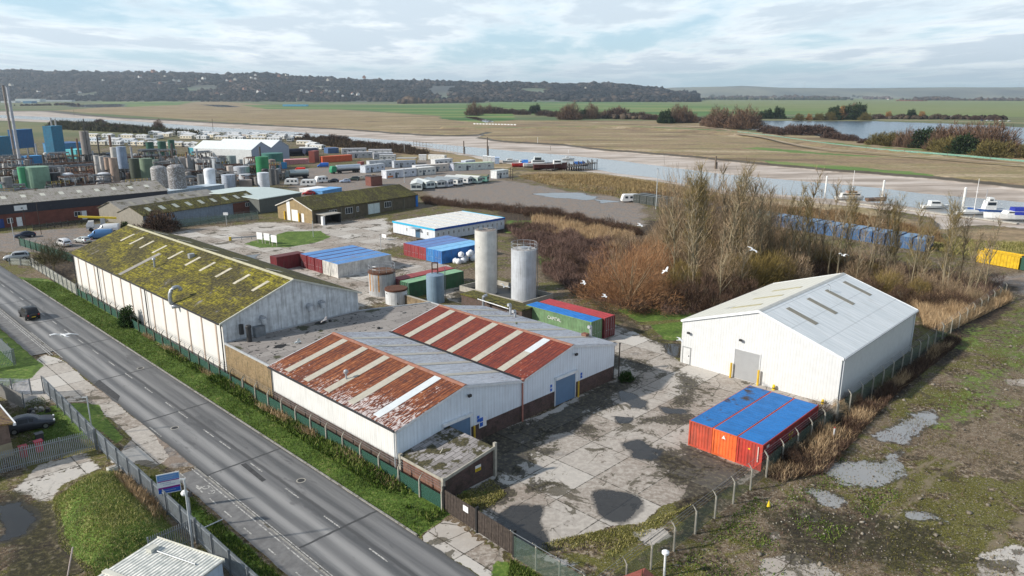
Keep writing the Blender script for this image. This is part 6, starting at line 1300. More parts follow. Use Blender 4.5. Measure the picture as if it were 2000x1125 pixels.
t = vehicle('dark grey car half hidden beside the brick building at lower left', 'car', 'car', ST(-17.9, 33.9), Y + math.pi, (.045, .05, .065), 'parked_car'); t.location = ST(-18.0, 33.9); t.rotation_euler.z = Y + math.pi - .2
# truck with yellow boom
t = thing('crane_truck', 'white truck with a yellow ladder boom beyond the end of the long shed', 'truck', at(170, 452), .45)
bb = MB(); bb.box(0, -1.1, .9, 6.5, 1.1, 1.25); bb.box(1.7, -1.1, 1.25, 6.5, 1.1, 1.5); bb.build('bed', mt((.6, .6, .6), .5), t); bb = MB(); bb.prism([(0, .7), (1.7, .7), (1.7, 2.5), (.5, 2.5), (0, 1.7)], 'y', -1.1, 1.1); bb.build('cab', mt((.7, .7, .7), .4), t)
bb = MB(); bb.slab([(-1.4, -.35, 4.0), (6.8, -.35, 3.1), (6.8, .35, 3.1), (-1.4, .35, 4.0)], .45); bb.build('boom', M['sign_yellow'], t)
bb = MB(); bb.box(3.2, -.4, 1.5, 4.2, .4, 3.1); bb.build('turret', mt((.45, .45, .45), .5), t)
for x in (1, 4.6, 5.7):
 for s in (-1, 1): bb = MB(); bb.tube([(x, s * 1.0 - .15, .5), (x, s * 1.0 + .15, .5)], .5, 14); bb.build('wheel', M['tyre'], t)
for lb, pa, pb, colt, colc in (('silver road tanker with a green cab in the lorry yard', (648, 340), (706, 336), (.55, .60, .66), (.02, .25, .12)), ('grey green tanker trailer in front of the red van', (558, 350), (604, 348), (.40, .46, .46), (.2, .24, .24))):
 a = at(*pa); b2 = at(*pb); d = b2 - a; L = d.length; t = thing('tanker_lorry', lb, 'tanker lorry', a, math.atan2(d.y, d.x)); bb = MB(); bb.tube([(L * .2, 1.2, 2.4), (L, 1.2, 2.4)], 1.15, 16); bb.build('tank', mt(colt, .35, .4, var=.1), t)
 bb = MB(); bb.box(L * .2, .2, .8, L, 2.2, 1.3); bb.build('chassis', M['black'], t); bb = MB(); bb.prism([(0, .6), (L * .16, .6), (L * .16, 3.2), (.5, 3.2), (0, 1.9)], 'y', 0, 2.4); bb.build('cab', mt(colc, .5), t)
 for x in (L * .08, L * .3, L * .8, L * .88):
  for y in (.1, 2.3): bb = MB(); bb.tube([(x, y - .15, .5), (x, y + .15, .5)], .5, 12); bb.build('wheel', M['tyre'], t)
for i, (xa, xb, y, c_) in enumerate(((556, 596, 306, (.012, .014, .03)), (598, 621, 305, (.03, .04, .08)))):
 a = at(xa, y); b2 = at(xb, y - 2); d = b2 - a; L = d.length; t = thing('tank_trailer', f'{["long black","short dark blue"][i]} cylindrical tank trailer in front of the double gabled shed', 'tank trailer', a, math.atan2(d.y, d.x))
 bb = MB(); bb.tube([(0, 1.4, 2.6), (L, 1.4, 2.6)], 1.5, 14); bb.build('tank', mt(c_, .4, .1), t); bb = MB(); bb.box(.5, .4, 0, L - .5, 2.4, 1.2); bb.build('chassis', M['black'], t)
# ---- caravans, cabins and containers of the storage yard
_cv = {}
def caravan(label, loc, rz, L, col, roof=(.55, .57, .58), W=3.05, h=2.55, group=None, gab=.45, nm='static_caravan', sc=1.0, nwin=4):
 """static caravan: local y = length (away), x = width; front end at y = 0"""
 t = thing(nm, label, 'caravan', loc, rz, group); key = (L, col, roof, W, h, gab, nwin)
 if key not in _cv:
  b_ = MB(); b_.prism([(0, .45), (W, .45), (W, h), (W / 2, h + gab), (0, h)], 'y', 0, L); bw = MB(); bw.prism([(.05, .7), (W - .05, .7), (W - .1, h - .2), (.1, h - .2)], 'y', -.0, .0) if 0 else None
  r1 = MB(); r1.slab([(-.12, -.15, h + .04), (W / 2, -.15, h + gab + .09), (W / 2, L + .15, h + gab + .09), (-.12, L + .15, h + .04)], .08); r1.slab([(W / 2, -.15, h + gab + .09), (W + .12, -.15, h + .04), (W + .12, L + .15, h + .04), (W / 2, L + .15, h + gab + .09)], .08)
  sk = MB(); sk.box(.15, .15, 0, W - .15, L - .15, .45)
  ms = [('body', b_.mesh('body', mt(col, .5, var=.05, streak=.12)), None), ('roof', r1.mesh('roof', mt(roof, .6, var=.12)), None), ('skirting', sk.mesh('skirting', M['dark']), None)]
  wn = MB(); wn.box(.35, -.05, 1.2, W / 2 - .15, -.002, 2.1); wn2 = MB(); wn2.box(W / 2 + .15, -.05, 1.2, W - .35, -.002, 2.1); ms += [('window', wn.mesh('window', M['glass_far']), None), ('window', wn2.mesh('window', M['glass_far']), None)]
  for k in range(nwin):
   y = L * (k + .5) / nwin
   for x0, x1 in ((-.05, -.002), (W + .002, W + .05)): q = MB(); q.box(x0, y - .5, 1.3, x1, y + .5, 2.0); ms.append(('window', q.mesh('window', M['glass_far']), None))
  q = MB(); q.box(W + .002, L * .62, .5, W + .05, L * .62 + .8, 2.3); ms.append(('door', q.mesh('door', mt((.5, .52, .53), .5)), None))
  _cv[key] = ms
 for n_, m_, _ in _cv[key]: put(n_, m_, t)
 return t
FR = [((802, 374), (829, 376), (.62, .66, .64), (.60, .63, .62), 'white box caravan with plain front, nearest the windowed barn, first of the front row'), ((833, 370), (852, 370), (.62, .68, .66), (.58, .62, .62), 'pale mint fronted static caravan, second of the front row'),
  ((854, 368), (872, 368), (.66, .67, .66), (.26, .30, .33), 'white static caravan with tall front windows, third of the front row'), ((875, 367), (892, 366), (.50, .52, .57), (.25, .29, .32), 'lilac grey static caravan, fourth of the front row'),
  ((894, 364), (911, 363), (.66, .66, .65), (.25, .28, .30), 'white static caravan with a dark window, fifth of the front row'), ((914, 361), (930, 360), (.60, .61, .62), (.5, .52, .52), 'white static caravan with grey roof, sixth of the front row'),
  ((933, 360), (949, 359), (.42, .53, .48), (.60, .62, .58), 'pale green static caravan, seventh of the front row'), ((951, 357), (968, 355), (.16, .36, .29), (.20, .18, .11), 'teal green static caravan with mossy roof at the end of the front row')]
for pa, pb, col, rf, lb in FR:
 a, b2 = at(*pa), at(*pb); d = b2 - a; rz = math.atan2(d.y, d.x) + .12; caravan(lb, a, rz + .45, 10.5, col, rf, W=min(4.0, d.length), group='static caravans in the storage yard')
SR_ = [((970, 349), (993, 346), 3.2, (.64, .67, .68), (.55, .60, .60), 'long white caravan seen side on at the river end of the yard'), ((888, 334), (965, 330), 4, (.55, .60, .58), (.42, .52, .38), 'long pale caravan with green roof behind the front row'),
  ((817, 343), (851, 340), 4, (.68, .66, .62), (.66, .66, .64), 'cream white caravan in the middle of the yard'), ((886, 334), (909, 331), 4, (.48, .52, .62), (.58, .60, .64), 'lavender tinted caravan behind the green roofed one'), ((910, 327), (928, 325), 3, (.46, .52, .64), (.60, .63, .66), 'pale blue caravan at the far right of the yard'),
  ((755, 349), (814, 343), 3.2, (.60, .62, .68), (.62, .64, .66), 'long white cabin with orange lower panel in the storage yard'), ((714, 338), (752, 333), 3, (.55, .60, .68), (.42, .45, .48), 'white and blue cabin left of the orange panelled one'),
  ((722, 328), (768, 325), 3, (.50, .54, .58), (.36, .38, .41), 'grey roofed cabin, left of the two behind the blue and white cabin'), ((770, 328), (812, 326), 3, (.44, .48, .54), (.34, .37, .42), 'grey roofed cabin, right of the two behind the blue and white cabin'),
  ((850, 325), (884, 322), 3.2, (.62, .63, .64), (.66, .67, .68), 'white roofed cabin near the yellow walled shed'), ((840, 336), (884, 333), 3.2, (.58, .52, .46), (.60, .54, .48), 'peach tinted cabin between the caravans'), ((812, 338), (840, 336), 3, (.62, .63, .66), (.64, .66, .68), 'white cabin touching the orange panelled one'),
  ((680, 309), (728, 308), 3, (.45, .46, .49), (.60, .61, .64), 'long pale cabin, left one of the row near the river bank'), ((730, 311), (768, 310), 3, (.42, .43, .46), (.58, .59, .63), 'long pale cabin, right one of the row near the river bank'), ((668, 301), (716, 300), 3, (.5, .5, .52), (.62, .62, .66), 'far pale cabin closest to the dark river hedge'),
  ((720, 303), (764, 303), 3, (.46, .47, .5), (.6, .6, .64), 'far pale cabin right of the one at the river hedge'), ((741, 314), (772, 314), 3, (.40, .42, .44), (.55, .56, .6), 'short grey cabin left of the yellow walled shed')]
for pa, pb, W_, col, rf, lb in SR_:
 a, b2 = at(*pa), at(*pb); d = b2 - a; t = block(lb, *pa, *pb, 0, W_, col, rf, name='portable_cabin', cat='caravan' if 'caravan' in lb else 'cabin', h=3.0, wins=4, doors=1, ribs=False, group='cabins of the storage yard')
 if 'orange' in lb and 'long white cabin with' in lb: bb = MB(); bb.box(.6, -.03, .3, 3.4, -.002, 1.0); bb.build('orange_panel', mt((.62, .18, .03), .6), t)
for pa, pb, h, dp, col, lb in (((630, 318), (688, 314), 2.9, 2.6, (.60, .10, .03), 'orange container lying behind the silver road tanker'), ((545, 330), (561, 329), 2.6, 6, (.03, .24, .50), 'light blue container beside the pink walled store'), ((641, 300), (662, 299), 2.9, 6, (.05, .11, .24), 'dark blue container beyond the orange one'),
        ((943, 317), (951, 317), 2.9, 5, (.66, .68, .68), 'white container by the boats, left one of four'), ((952, 318), (959, 318), 2.9, 5, (.62, .64, .64), 'white container by the boats, second of four'), ((960, 319), (966, 319), 2.9, 5, (.68, .70, .72), 'white container by the boats, third of four'), ((967, 320), (975, 320), 2.9, 5, (.34, .44, .60), 'pale blue container by the boats, last of four'),
        ((605, 379), (640, 374), 1.4, 5, (.70, .70, .70), 'low white trailer behind the pale roofed barn'), ((630, 381), (668, 374), 1.3, 5, (.10, .30, .58), 'low blue covered load behind the windowed barn')):
 a, b2 = at(*pa), at(*pb); block(lb, *pa, *pb, 0, dp, col, name='storage_container', cat='container', h=h, ribs=True)
rg = random.Random(5)
n_ = 0
rows = [('front', 560, 277, 360, 272, 15), ('second', 590, 273, 330, 268, 16), ('third', 575, 269.5, 300, 266, 16), ('back', 545, 266.5, 290, 263.5, 14), ('left', 290, 281, 175, 277, 9), ('lower left', 400, 288, 190, 284, 15), ('upper left', 300, 272, 190, 269, 9)]
tone = ['white', 'cream', 'pale grey', 'pale blue', 'off white']
tcol = [(.68, .68, .67), (.66, .60, .48), (.50, .52, .54), (.46, .54, .64), (.62, .62, .58)]
proto = {}
for (rn, xa, ya, xb, yb, n) in rows:
 for k in range(n):
  x = xa + (xb - xa) * k / max(1, n - 1); y = ya + (yb - ya) * k / max(1, n - 1); c = (k * 2 + len(rn)) % 5; lb = f'{tone[c]} holiday caravan, number {["one","two","three","four","five","six","seven","eight","nine","ten","eleven","twelve","thirteen","fourteen","fifteen","sixteen"][k]} from the right in the {rn} far row'
  loc = at(x, y); rz = [.1, 1.2, .25, 1.35, .2][(k + len(rn)) % 5] + rg.uniform(-.1, .1)
  if c not in proto: proto[c] = caravan(lb, loc, rz, 10.5, tcol[c], (.60, .61, .62), W=3.6, group='holiday caravans by the river'); r = proto[c]
  else: r = clone(proto[c], loc, rz, lb)
  r.scale = (1, 1, 1.05)
for i, (x, y, lb) in enumerate(((601, 291, 'white caravan, lowest left of the heap by the river hedge'), (615, 288, 'white caravan in the middle of the heap by the river hedge'), (628, 293, 'white caravan, lowest right of the heap by the river hedge'), (606, 284, 'white caravan at the top of the heap by the river hedge'), (620, 298, 'white caravan between the heap and the dark blue container'))):
 clone(proto[(i * 2) % 5], at(x, y), .4 + .3 * i, lb)
def tourer(label, loc, rz, L=5.6, col=(.76, .76, .75), stripe=None):
 t = thing('touring_caravan', label, 'caravan', loc, rz); bb = MB(); bb.prism([(0, .5), (.15, 1.2), (.5, 2.3), (.9, 2.55), (L - .5, 2.55), (L - .1, 2.2), (L, .9), (L - .1, .5)], 'y', -1.1, 1.1); bb.build('body', mt(col, .4, var=.03, streak=.1), t)
 for x0, x1 in ((1.0, 1.9), (2.6, 3.4), (4.0, 4.7)):
  for y0, y1 in ((-1.14, -1.102), (1.102, 1.14)): bb = MB(); bb.box(x0, y0, 1.35, x1, y1, 2.0); bb.build('window', M['glass'], t)
 for s in (-1, 1): bb = MB(); bb.tube([(L * .5, s * 1.0 - .1, .34), (L * .5, s * 1.0 + .1, .34)], .34, 12); bb.build('wheel', M['tyre'], t)
 bb = MB(); bb.tube([(0, -.4, .5), (-1.1, 0, .45), (0, .4, .5)], .05, 6); bb.build('drawbar', M['galv_dark'], t)
 return t
tourer('white touring caravan on its own at the left end of the container row', at(1213, 395), .12, 6.2)
tourer('white rounded caravan behind the pale roofed barn', at(587, 364), .1); tourer('white boxy caravan right of the rounded one behind the pale roofed barn', at(616, 358), .7, 4.8); tourer('low white covered trailer at left of the rounded caravan', at(556, 362), .1, 5)
# ================================================================== BOATS AND RIVER WORKS
def boat(label, loc, rz, L, B, D, hullc, deckc=(.7, .7, .69), cabins=(), mast=0, cover=None, boot=None, group=None, nm='moored_boat'):
 t = thing(nm, label, 'boat', loc, rz, group); n = 9; vs = []
 for i in range(n):
  q = i / (n - 1); w_ = B / 2 * (1 - max(0, (q - .45) / .55) ** 2.2) * (1 if q > .1 else .88); z1 = D * (1 + .28 * max(0, q - .4) ** 1.3 * 2); x = L * q
  vs += [(x, -w_, z1), (x * .98 + .0, -w_ * .86, D * .42), (x * .95 + .1, -w_ * .3, .08 + .15 * max(0, q - .7)), (x * .95 + .1, w_ * .3, .08 + .15 * max(0, q - .7)), (x * .98, w_ * .86, D * .42), (x, w_, z1)]
 fs = [(i * 6 + k, i * 6 + k + 1, i * 6 + 7 + k, i * 6 + 6 + k) for i in range(n - 1) for k in range(5)] + [(0, 5, 4, 3, 2, 1), tuple((n - 1) * 6 + k for k in range(6))]
 bb = MB(); bb.add(vs, fs); bb.build('hull', mt(hullc, .4, var=.08, streak=.15), t)
 dk = MB(); dk.add([(v[0] * .99, v[1] * .97, v[2] - .08) for i in range(n) for v in (vs[i * 6], vs[i * 6 + 5])], [(2 * i, 2 * i + 1, 2 * i + 3, 2 * i + 2) for i in range(n - 1)]); dk.build('deck', mt(deckc, .6), t)
 for (x0, x1, w_, h, c) in cabins:
  bb = MB(); bb.prism([(x0, D), (x1 + .3, D), (x1 - .25, D + h), (x0 + .1, D + h)], 'y', -w_ / 2, w_ / 2); o = bb.build('cabin', mt(c, .5), t)
  if h > .8:
   for s in (-1, 1): bb = MB(); ys = sorted((s * w_ / 2 + s * .002, s * w_ / 2 + s * .03)); bb.box(x0 + .3, ys[0], D + h * .5, x1 - .35, ys[1], D + h * .85); bb.build('window', M['glass'], o)
 if cover: bb = MB(); x0, x1, h, c = cover; bb.prism([(-B * .45, D), (B * .45, D), (B * .3, D + h), (-B * .3, D + h)], 'x', x0, x1); bb.build('canvas_cover', mt(c, .7), t)
 if mast: bb = MB(); bb.tube([(L * .55, 0, D), (L * .55, 0, D + mast)], [.12, .07], 8); bb.tube([(L * .55, 0, D + 1.5), (L * .1, 0, D + 1.6)], .07, 6); bb.tube([(L * .55, -.8, D + mast * .6), (L * .55, .8, D + mast * .6)], .04, 5); bb.build('mast', mt((.75, .75, .75), .4), t)
 return t
Wt = (.70, .71, .70)
boat('white cabin cruiser with brown wheelhouse windows left most at the pontoon', at(1632, 391, WZ), .05, 10, 3.1, 1.2, Wt, cabins=((1.5, 8.2, 2.4, 1.3, (.70, .70, .68)), (3.6, 7.0, 2.2, 2.0, (.30, .20, .16))), mast=9)
boat('low white boat with a small cabin in the middle of the pontoon', at(1800, 407, WZ), -.05, 8.5, 2.8, 1.0, Wt, cabins=((2.2, 5.4, 2.2, 1.5, Wt),))
boat('white yacht hull with tall mast at the right of the pontoon', at(1868, 419, WZ), -.08, 9, 2.6, .9, Wt, cabins=((2, 6, 1.7, .6, Wt),), mast=10)
boat('blue hulled fishing boat with white wheelhouse near the right edge', at(1962, 419, WZ), math.pi - .1, 11, 3.6, 1.6, (.03, .10, .32), cabins=((3.2, 6.2, 2.4, 2.6, Wt), (4.0, 5.6, 1.8, 3.6, Wt)), mast=6)
boat('white motor cruiser with dark blue canopy at the right edge', at(2030, 432, WZ), math.pi - .12, 15.5, 4.2, 1.9, (.74, .75, .75), cabins=((3, 9.6, 3.2, 1.0, Wt),), cover=(1.0, 7.8, 2.0, (.015, .03, .30)))
boat('upturned brown rowing boat on the mud left of the pontoon', at(1692, 394, -.9), .1, 7, 2.6, 1.2, (.13, .085, .06), (.12, .08, .06))
t = thing('pontoon', 'low floating pontoon with brown floats along the near river edge', 'pontoon', at(1640, 395, WZ)); a = at(1640, 395, WZ); b2 = at(2010, 442, WZ); d = b2 - a; t.rotation_euler.z = math.atan2(d.y, d.x)
bb = MB(); L = d.length
for k in range(int(L / 6)): bb.box(k * 6 + .05, -.9, .25, k * 6 + 5.9, .9, .55)
bb.build('deck', mt((.40, .38, .34), .9, var=.2), t)
for k in range(int(L / 6)): bb = MB(); bb.box(k * 6 + 1.5, -1.0, -.1, k * 6 + 4.5, 1.0, .24); bb.build('float', mt((.10, .07, .045), .8), t)
for i, (x, y, yt, w_, lb) in enumerate(((1612, 376, 345, .32, 'left one of three behind the cabin cruiser'), (1723, 387, 353, .36, 'middle one of three behind the pontoon'), (1880, 408, 367, .40, 'tallest, right one of three behind the pontoon'))):
 b0 = at(x, y, WZ); t = thing('mooring_pile', 'white tubular mooring pile, ' + lb, 'mooring pile', b0); bb = MB(); h = hgt(b0, x, yt) - WZ; bb.cyl(0, 0, -.5, h, w_, n=14); bb.build('pile', mt((.72, .72, .70), .5, streak=.3), t); bb = MB(); bb.lathe(0, 0, [(w_ * 1.03, h), (w_ * .6, h + .2), (.02, h + .3)], 14); bb.build('cap', M['sign_white'], t)
boat('red hulled boat with bright blue cover on the hard', at(1000, 326), .06, 9.5, 3, 1.9, (.42, .03, .03), cabins=((3.5, 5.5, 2, 1.2, Wt),), cover=(4.5, 7.5, 1.4, (.02, .16, .52)), nm='beached_boat')
boat('white cabin boat between the red boat and the dark barge', at(1022, 327), .08, 14, 4.2, 2.0, (.68, .68, .67), cabins=((4, 10, 3.2, 1.5, Wt), (5, 8.5, 3, 3.0, (.6, .65, .66))), nm='beached_boat')
boat('dark maroon barge with pale deckhouse beside the jetty', at(1042, 332), .10, 15.5, 5, 2.6, (.07, .015, .015), (.2, .15, .13), cabins=((9.0, 12.5, 3, 1.8, Wt),), nm='beached_boat')
boat('small white boat behind the white containers', at(982, 318), .06, 8, 2.8, 1.2, Wt, cabins=((2, 5, 2, 1, Wt),), nm='beached_boat')
boat('white dinghy left of the jetty end', at(1098, 312, WZ), .0, 7, 2.3, .9, Wt, cabins=((2, 4, 1.6, 1.0, Wt),))
boat('blue covered boat beside the jetty', at(1118, 325, -1), .1, 8, 2.8, 1.1, (.3, .3, .32), cover=(1, 6, 1.2, (.03, .13, .42)))
t = thing('jetty', 'dark timber jetty on many piles beside the maroon barge', 'jetty', at(1078, 334, 0)); a = at(1078, 334, 0); b2 = at(1166, 320, 0); d = b2 - a; t.rotation_euler.z = math.atan2(d.y, d.x); L = d.length
bb = MB(); bb.box(0, 0, .3, L, 3.0, .6); bb.build('deck', mt((.12, .11, .10), .9, var=.4), t)
for k in range(20):
 for y in (0, 3): bb = MB(); bb.cyl(L * k / 19, y, -2.8, 2.2 if k % 2 else 1.2, .2, n=8); bb.build('pile', M['wood_dark'], t)
bb = MB(); bb.box(L * .0, 3.2, .2, L * .7, 9, .5); bb.build('platform', mt((.13, .12, .11), .9, var=.4), t)
t = thing('timber_staging', 'pale skeletal timber staging at the water edge beyond the yard', 'staging', at(808, 287, 0)); a = at(806, 286, 0); b2 = at(890, 296, 0); d = b2 - a; t.rotation_euler.z = math.atan2(d.y, d.x); L = d.length
for k in range(14):
 bb = MB(); bb.tube([(L * k / 13, 0, -3), (L * k / 13, 0, 4.0)], .14, 6); bb.build('post', M['steel_pale'] if k > 4 else M['wood'], t)
bb = MB(); bb.box(0, -.1, 1.6, L * .45, .1, 1.8); bb.box(0, -.1, 3.6, L * .45, .1, 3.8); bb.build('rail', M['wood'], t)
for i, (x, y, yt, w_, lb) in enumerate(((906, 301, 275, .7, 'brown'), (952, 306, 268, .7, 'tall grey'), (1397, 331, 305, .8, 'dark'), (1050, 282, 268, .2, 'thin white far'), (1110, 300, 292, .25, 'short white'), (416, 252, 232, .5, 'thin distant'), (145, 226, 214, .4, 'faint leftmost'), (1075, 295, 285, .25, 'slim pale'))):
 b0 = at(x, y, WZ if y > 290 else -1.5); t = thing('channel_marker', f'{lb} timber marker post standing in the river mud', 'marker post', b0); bb = MB(); h = hgt(b0, x, yt) - b0.z; bb.tube([(0, 0, -1), (0, 0, h)], w_ * .5, 8); bb.build('post', M['wood'] if 'white' not in lb else M['sign_white'], t)
 if w_ > .6: bb = MB(); bb.tube([(w_, 0, -1), (w_ * .8, 0, h * .55)], w_ * .3, 6); bb.build('fender', M['wood_dark'], t)
# ================================================================== FENCES
def frame_for(p0, p1): d = p1 - p0; return d.length, math.atan2(d.y, d.x)
def mesh_fence(name, label, p0, p1, h, mat, n, top=.45, wires=True, side=1, pmat=None, posts_h=None, group=None):
 L, rz = frame_for(p0, p1); t = thing(name, label, 'fence', p0, rz, group); bb = MB(); bb.box(.08, -.008, .05, L - .08, .008, h); bb.build('wire_mesh', mat, t); pm = pmat or M['concrete_post']
 mm = MB(); H_ = max(h + .12, 1.7 if wires else 0); mm.prism([(-.065, 0), (.065, 0), (.05, H_), (-.05, H_)], 'y', -.06, .06); ca = MB(); ca.tube([(0, 0, H_ - .02), (0, side * .16, H_ + .22), (0, side * .38, H_ + .42)], [.055, .05, .04], 6)
 m1 = mm.mesh('post', pm); m2 = ca.mesh('cranked_top', pm)
 for k in range(n + 1): o = put('post', m1, t, (L * k / n, -.085 * side, 0)); q = put('cranked_top', m2, o)
 if wires:
  bb = MB()
  for q in (.12, .25, .38): bb.tube([(0, side * (q * .9 - .06), H_ + q), (L, side * (q * .9 - .06), H_ + q)], .012, 4)
  bb.build('barbed_wire', M['galv_dark'], t)
 return t
mesh_fence('wire_fence', 'green mesh fence on concrete posts between the road verge and the white sheds', ST(-.75, -6.9), ST(-.75, 27.5), 1.3, M['mesh_green'], 12, side=-1)
mesh_fence('wire_fence', 'green mesh fence with dark cranked posts along the foot of the long mossy shed', ST(-.75, 27.7), ST(-.75, 88.0), 1.25, M['mesh_green'], 21, side=-1, pmat=mt((.12, .12, .09), .9))
mesh_fence('wire_fence', 'grey mesh fence with cranked concrete posts along the right side of the concrete yard', ST(-1.5, -23.3), ST(22.6, -23.3), 1.85, M['mesh_grey'], 8, side=1)
mesh_fence('wire_fence', 'wire fence on cranked posts between the three containers and the brambles', ST(22.8, -23.2), ST(38.5, -23.25), 1.85, M['mesh_grey'], 5, side=1)
mesh_fence('wire_fence', 'wire fence on cranked posts along the right wall of the grey warehouse', ST(38.7, -23.3), ST(75.5, -23.6), 1.85, M['mesh_grey'], 11, side=1)
mesh_fence('wire_fence', 'wire fence running on through the reeds beyond the grey warehouse', ST(75.7, -23.6), ST(108, -24.8), 1.85, M['mesh_grey'], 9, side=1)
mesh_fence('wire_fence', 'sagging wire fence along the verge at the bottom edge by the cranked posts', ST(-1.3, -15.4), ST(-1.4, -22), 1.85, M['mesh_grey'], 3, side=-1)
mesh_fence('wire_fence', 'green wire fence in front of the mossy store at the yard entrance', at(285, 450), at(505, 428), 2.0, chain_mat((.20, .27, .24), .45), 15, side=-1, pmat=mt((.12, .14, .12), .9))
mesh_fence('wire_fence', 'dark green mesh fence along the near edge of the car park', at(40, 480), at(142, 512), 1.8, M['mesh_green'], 9, side=1, pmat=mt((.05, .09, .07), .9))
mesh_fence('wire_fence', 'low dark railing in front of the navy clad unit', at(65, 450), at(222, 430), 1.2, chain_mat((.06, .06, .055), .5), 12, side=1, pmat=M['dark'], wires=False)
# wooden gate
t = thing('wooden_gate', 'dark close boarded wooden gate by the road with a white notice', 'gate', ST(-.75, -7.1), Y - math.pi / 2 - .05); L = 8.3
for k in range(2): bb = MB(); [bb.box(k * 4.15 + .08 + q * .2, -.025 - .01 * (q % 2), .08, k * 4.15 + .25 + q * .2, .025, 1.95) for q in range(20)]; bb.build('gate_leaf', M['wood_dark'], t)
for x in (0, 4.12, 8.3): bb = MB(); bb.box(x - .09, -.12, 0, x + .09, .12, 2.2); bb.build('gate_post', M['black'], t)
bb = MB(); bb.box(2.5, -.07, 1.2, 3.1, -.037, 1.7); bb.build('notice', M['sign_white'], t)
def palisade(label, p0, p1, h=2.1, mat=None, side=1, name='palisade_fence', step=.155):
 L, rz = frame_for(p0, p1); t = thing(name, label, 'fence', p0, rz); m_ = mat or M['galv']; n = int(L / step); bb = MB()
 for k in range(n): x = k * step + .03; bb.prism([(x, .08), (x + .07, .08), (x + .07, h - .08), (x + .035, h), (x, h - .08)], 'y', -.014, .014)
 o = bb.build('pales', m_, t, fix=False); bb = MB()
 for z in (.4, h - .35): bb.box(0, side * .016, z, L, side * .055, z + .05)
 bb.build('rails', m_, t); k = max(1, round(L / 2.75)); mm = MB(); mm.box(-.05, side * .06, 0, .05, side * .16, h + .05) if side > 0 else mm.box(-.05, -.16, 0, .05, -.06, h + .05); me_ = mm.mesh('post', M['galv_dark'])
 for i in range(k + 1): put('post', me_, t, (L * i / k, 0, 0))
 return t
PGAL = mt((.30, .33, .36), .45, .35, var=.15, scale=2)
palisade('galvanised palisade fence between the mound and the path at lower left', ST(-16.75, 24.6), ST(-16.35, -30), mat=PGAL, side=-1)
palisade('galvanised palisade fence round the lawn beside the left entrance', ST(-16.5, 43.6), ST(-16.75, 24.8), mat=PGAL, side=-1)
palisade('palisade fence crossing left from the lawn corner past the brick building', ST(-16.95, 24.7), ST(-31, 26.6), mat=PGAL, side=1)
palisade('short palisade fence behind the white cabin at the bottom left', ST(-16.6, 3.0), ST(-20.0, 2.9), mat=M['galv_dark'], side=1)
palisade('palisade gate with bright slats at the left entrance', ST(-17.6, 44.2), ST(-20.5, 47.6), 1.9, mt((.50, .54, .62), .4, .3), name='palisade_gate')
palisade('grey palisade panel left of the bright slatted gate', ST(-20.6, 47.4), ST(-19.3, 40.5), 1.8, mt((.36, .35, .33), .7), name='palisade_fence')
palisade('palisade fence on the grass at the far left edge beside the path', ST(-16.6, 56.5), ST(-16.7, 84), mat=PGAL, side=-1)
palisade('short palisade fence with a blue sign returning at the far left edge', ST(-16.7, 56.3), ST(-24, 57.5), mat=chain_mat((.20, .33, .26), .55), side=1)
palisade('weathered palisade fence between the verge and the bare tree', at(152, 578), at(63, 522), 2.0, mt((.42, .42, .38), .7, var=.15), side=1)
palisade('low grey fence panel with a white notice beside the silver car', at(63, 520), at(20, 517), 1.4, mt((.38, .40, .36), .7), side=1)
# ================================================================== LOWER LEFT CORNER
t = thing('brick_building', 'end of a brick and render building with tiled roof at the left edge', 'building', ST(-33.0, 29.0), Y)
bb = MB(); bb.box(0, 0, -.05, 10.3, 17, 1.3); bb.build('render_base', mt((.42, .36, .24), .9, var=.12), t); bb = MB(); bb.box(.02, .02, 1.3, 10.28, 16.98, 3.3); bb.build('wall', custom('pale_brick', f_brick((.26, .17, .13), (.21, .13, .10), (.25, .2, .17))), t)
TILE = custom('clay_tiles', lambda b, bs: (b.put(bs.inputs[0], b.ramp(b.noise(OC(b), 3.2, 5, .75), [(.36, (.06, .035, .02)), (.5, (.20, .10, .045)), (.6, (.30, .21, .05)), (.7, (.10, .12, .03))])), b.L.new(b.n('ShaderNodeBump', {'Strength': .7, 'Distance': .08, 'Height': b.m('SINE', b.m('MULTIPLY', b.sep(OC(b))[1], 16.0))}), bs.inputs['Normal'])))
bb = MB(); bb.slab([(-.3, -.35, 5.4), (10.7, -.35, 3.25), (10.7, 8.5, 3.25), (-.3, 8.5, 5.4)], .16); bb.slab([(-.3, 8.5, 5.4), (10.7, 8.5, 3.25), (10.7, 17.4, 3.25), (-.3, 17.4, 5.4)], .16); bb.build('roof', TILE, t)
bb = MB(); bb.box(10.6, -.4, 3.0, 10.85, 17.5, 3.24); bb.build('fascia', M['sign_white'], t)
t = thing('site_cabin', 'weathered white flat roofed cabin with ribbed roof and blue signs at the bottom edge', 'cabin', ST(-25.45, -7.04), Y + R(20))
CAB = mt((.52, .53, .50), .6, var=.12, scale=2, streak=.25, dirt=((.25, .26, .22), .35, 3))
bb = MB(); bb.box(0, 0, 0, 8.2, 6.0, 2.45); bb.build('wall', mt((.42, .50, .60), .6, streak=.2), t)
def f_cabroof(b, bs):
 v = OC(b); s = b.sep(v); n = b.noise(v, 1.8, 5, .7); rb = b.m('SINE', b.m('MULTIPLY', s[1], 2 * math.pi / .28)); c = b.mix(b.mr(n, .35, .65), (.46, .49, .47), (.80, .80, .75)); c = b.mix(b.mr(rb, -.8, .2, .6, 0), c, (.17, .17, .16)); b.put(bs.inputs[0], c); bs.inputs['Roughness'].default_value = .8
 b.L.new(b.n('ShaderNodeBump', {'Strength': .5, 'Distance': .04, 'Height': rb}), bs.inputs['Normal'])
bb = MB(); bb.box(-.1, -.1, 2.45, 8.3, 6.1, 2.58); bb.build('roof', custom('cabin_roof', f_cabroof), t)
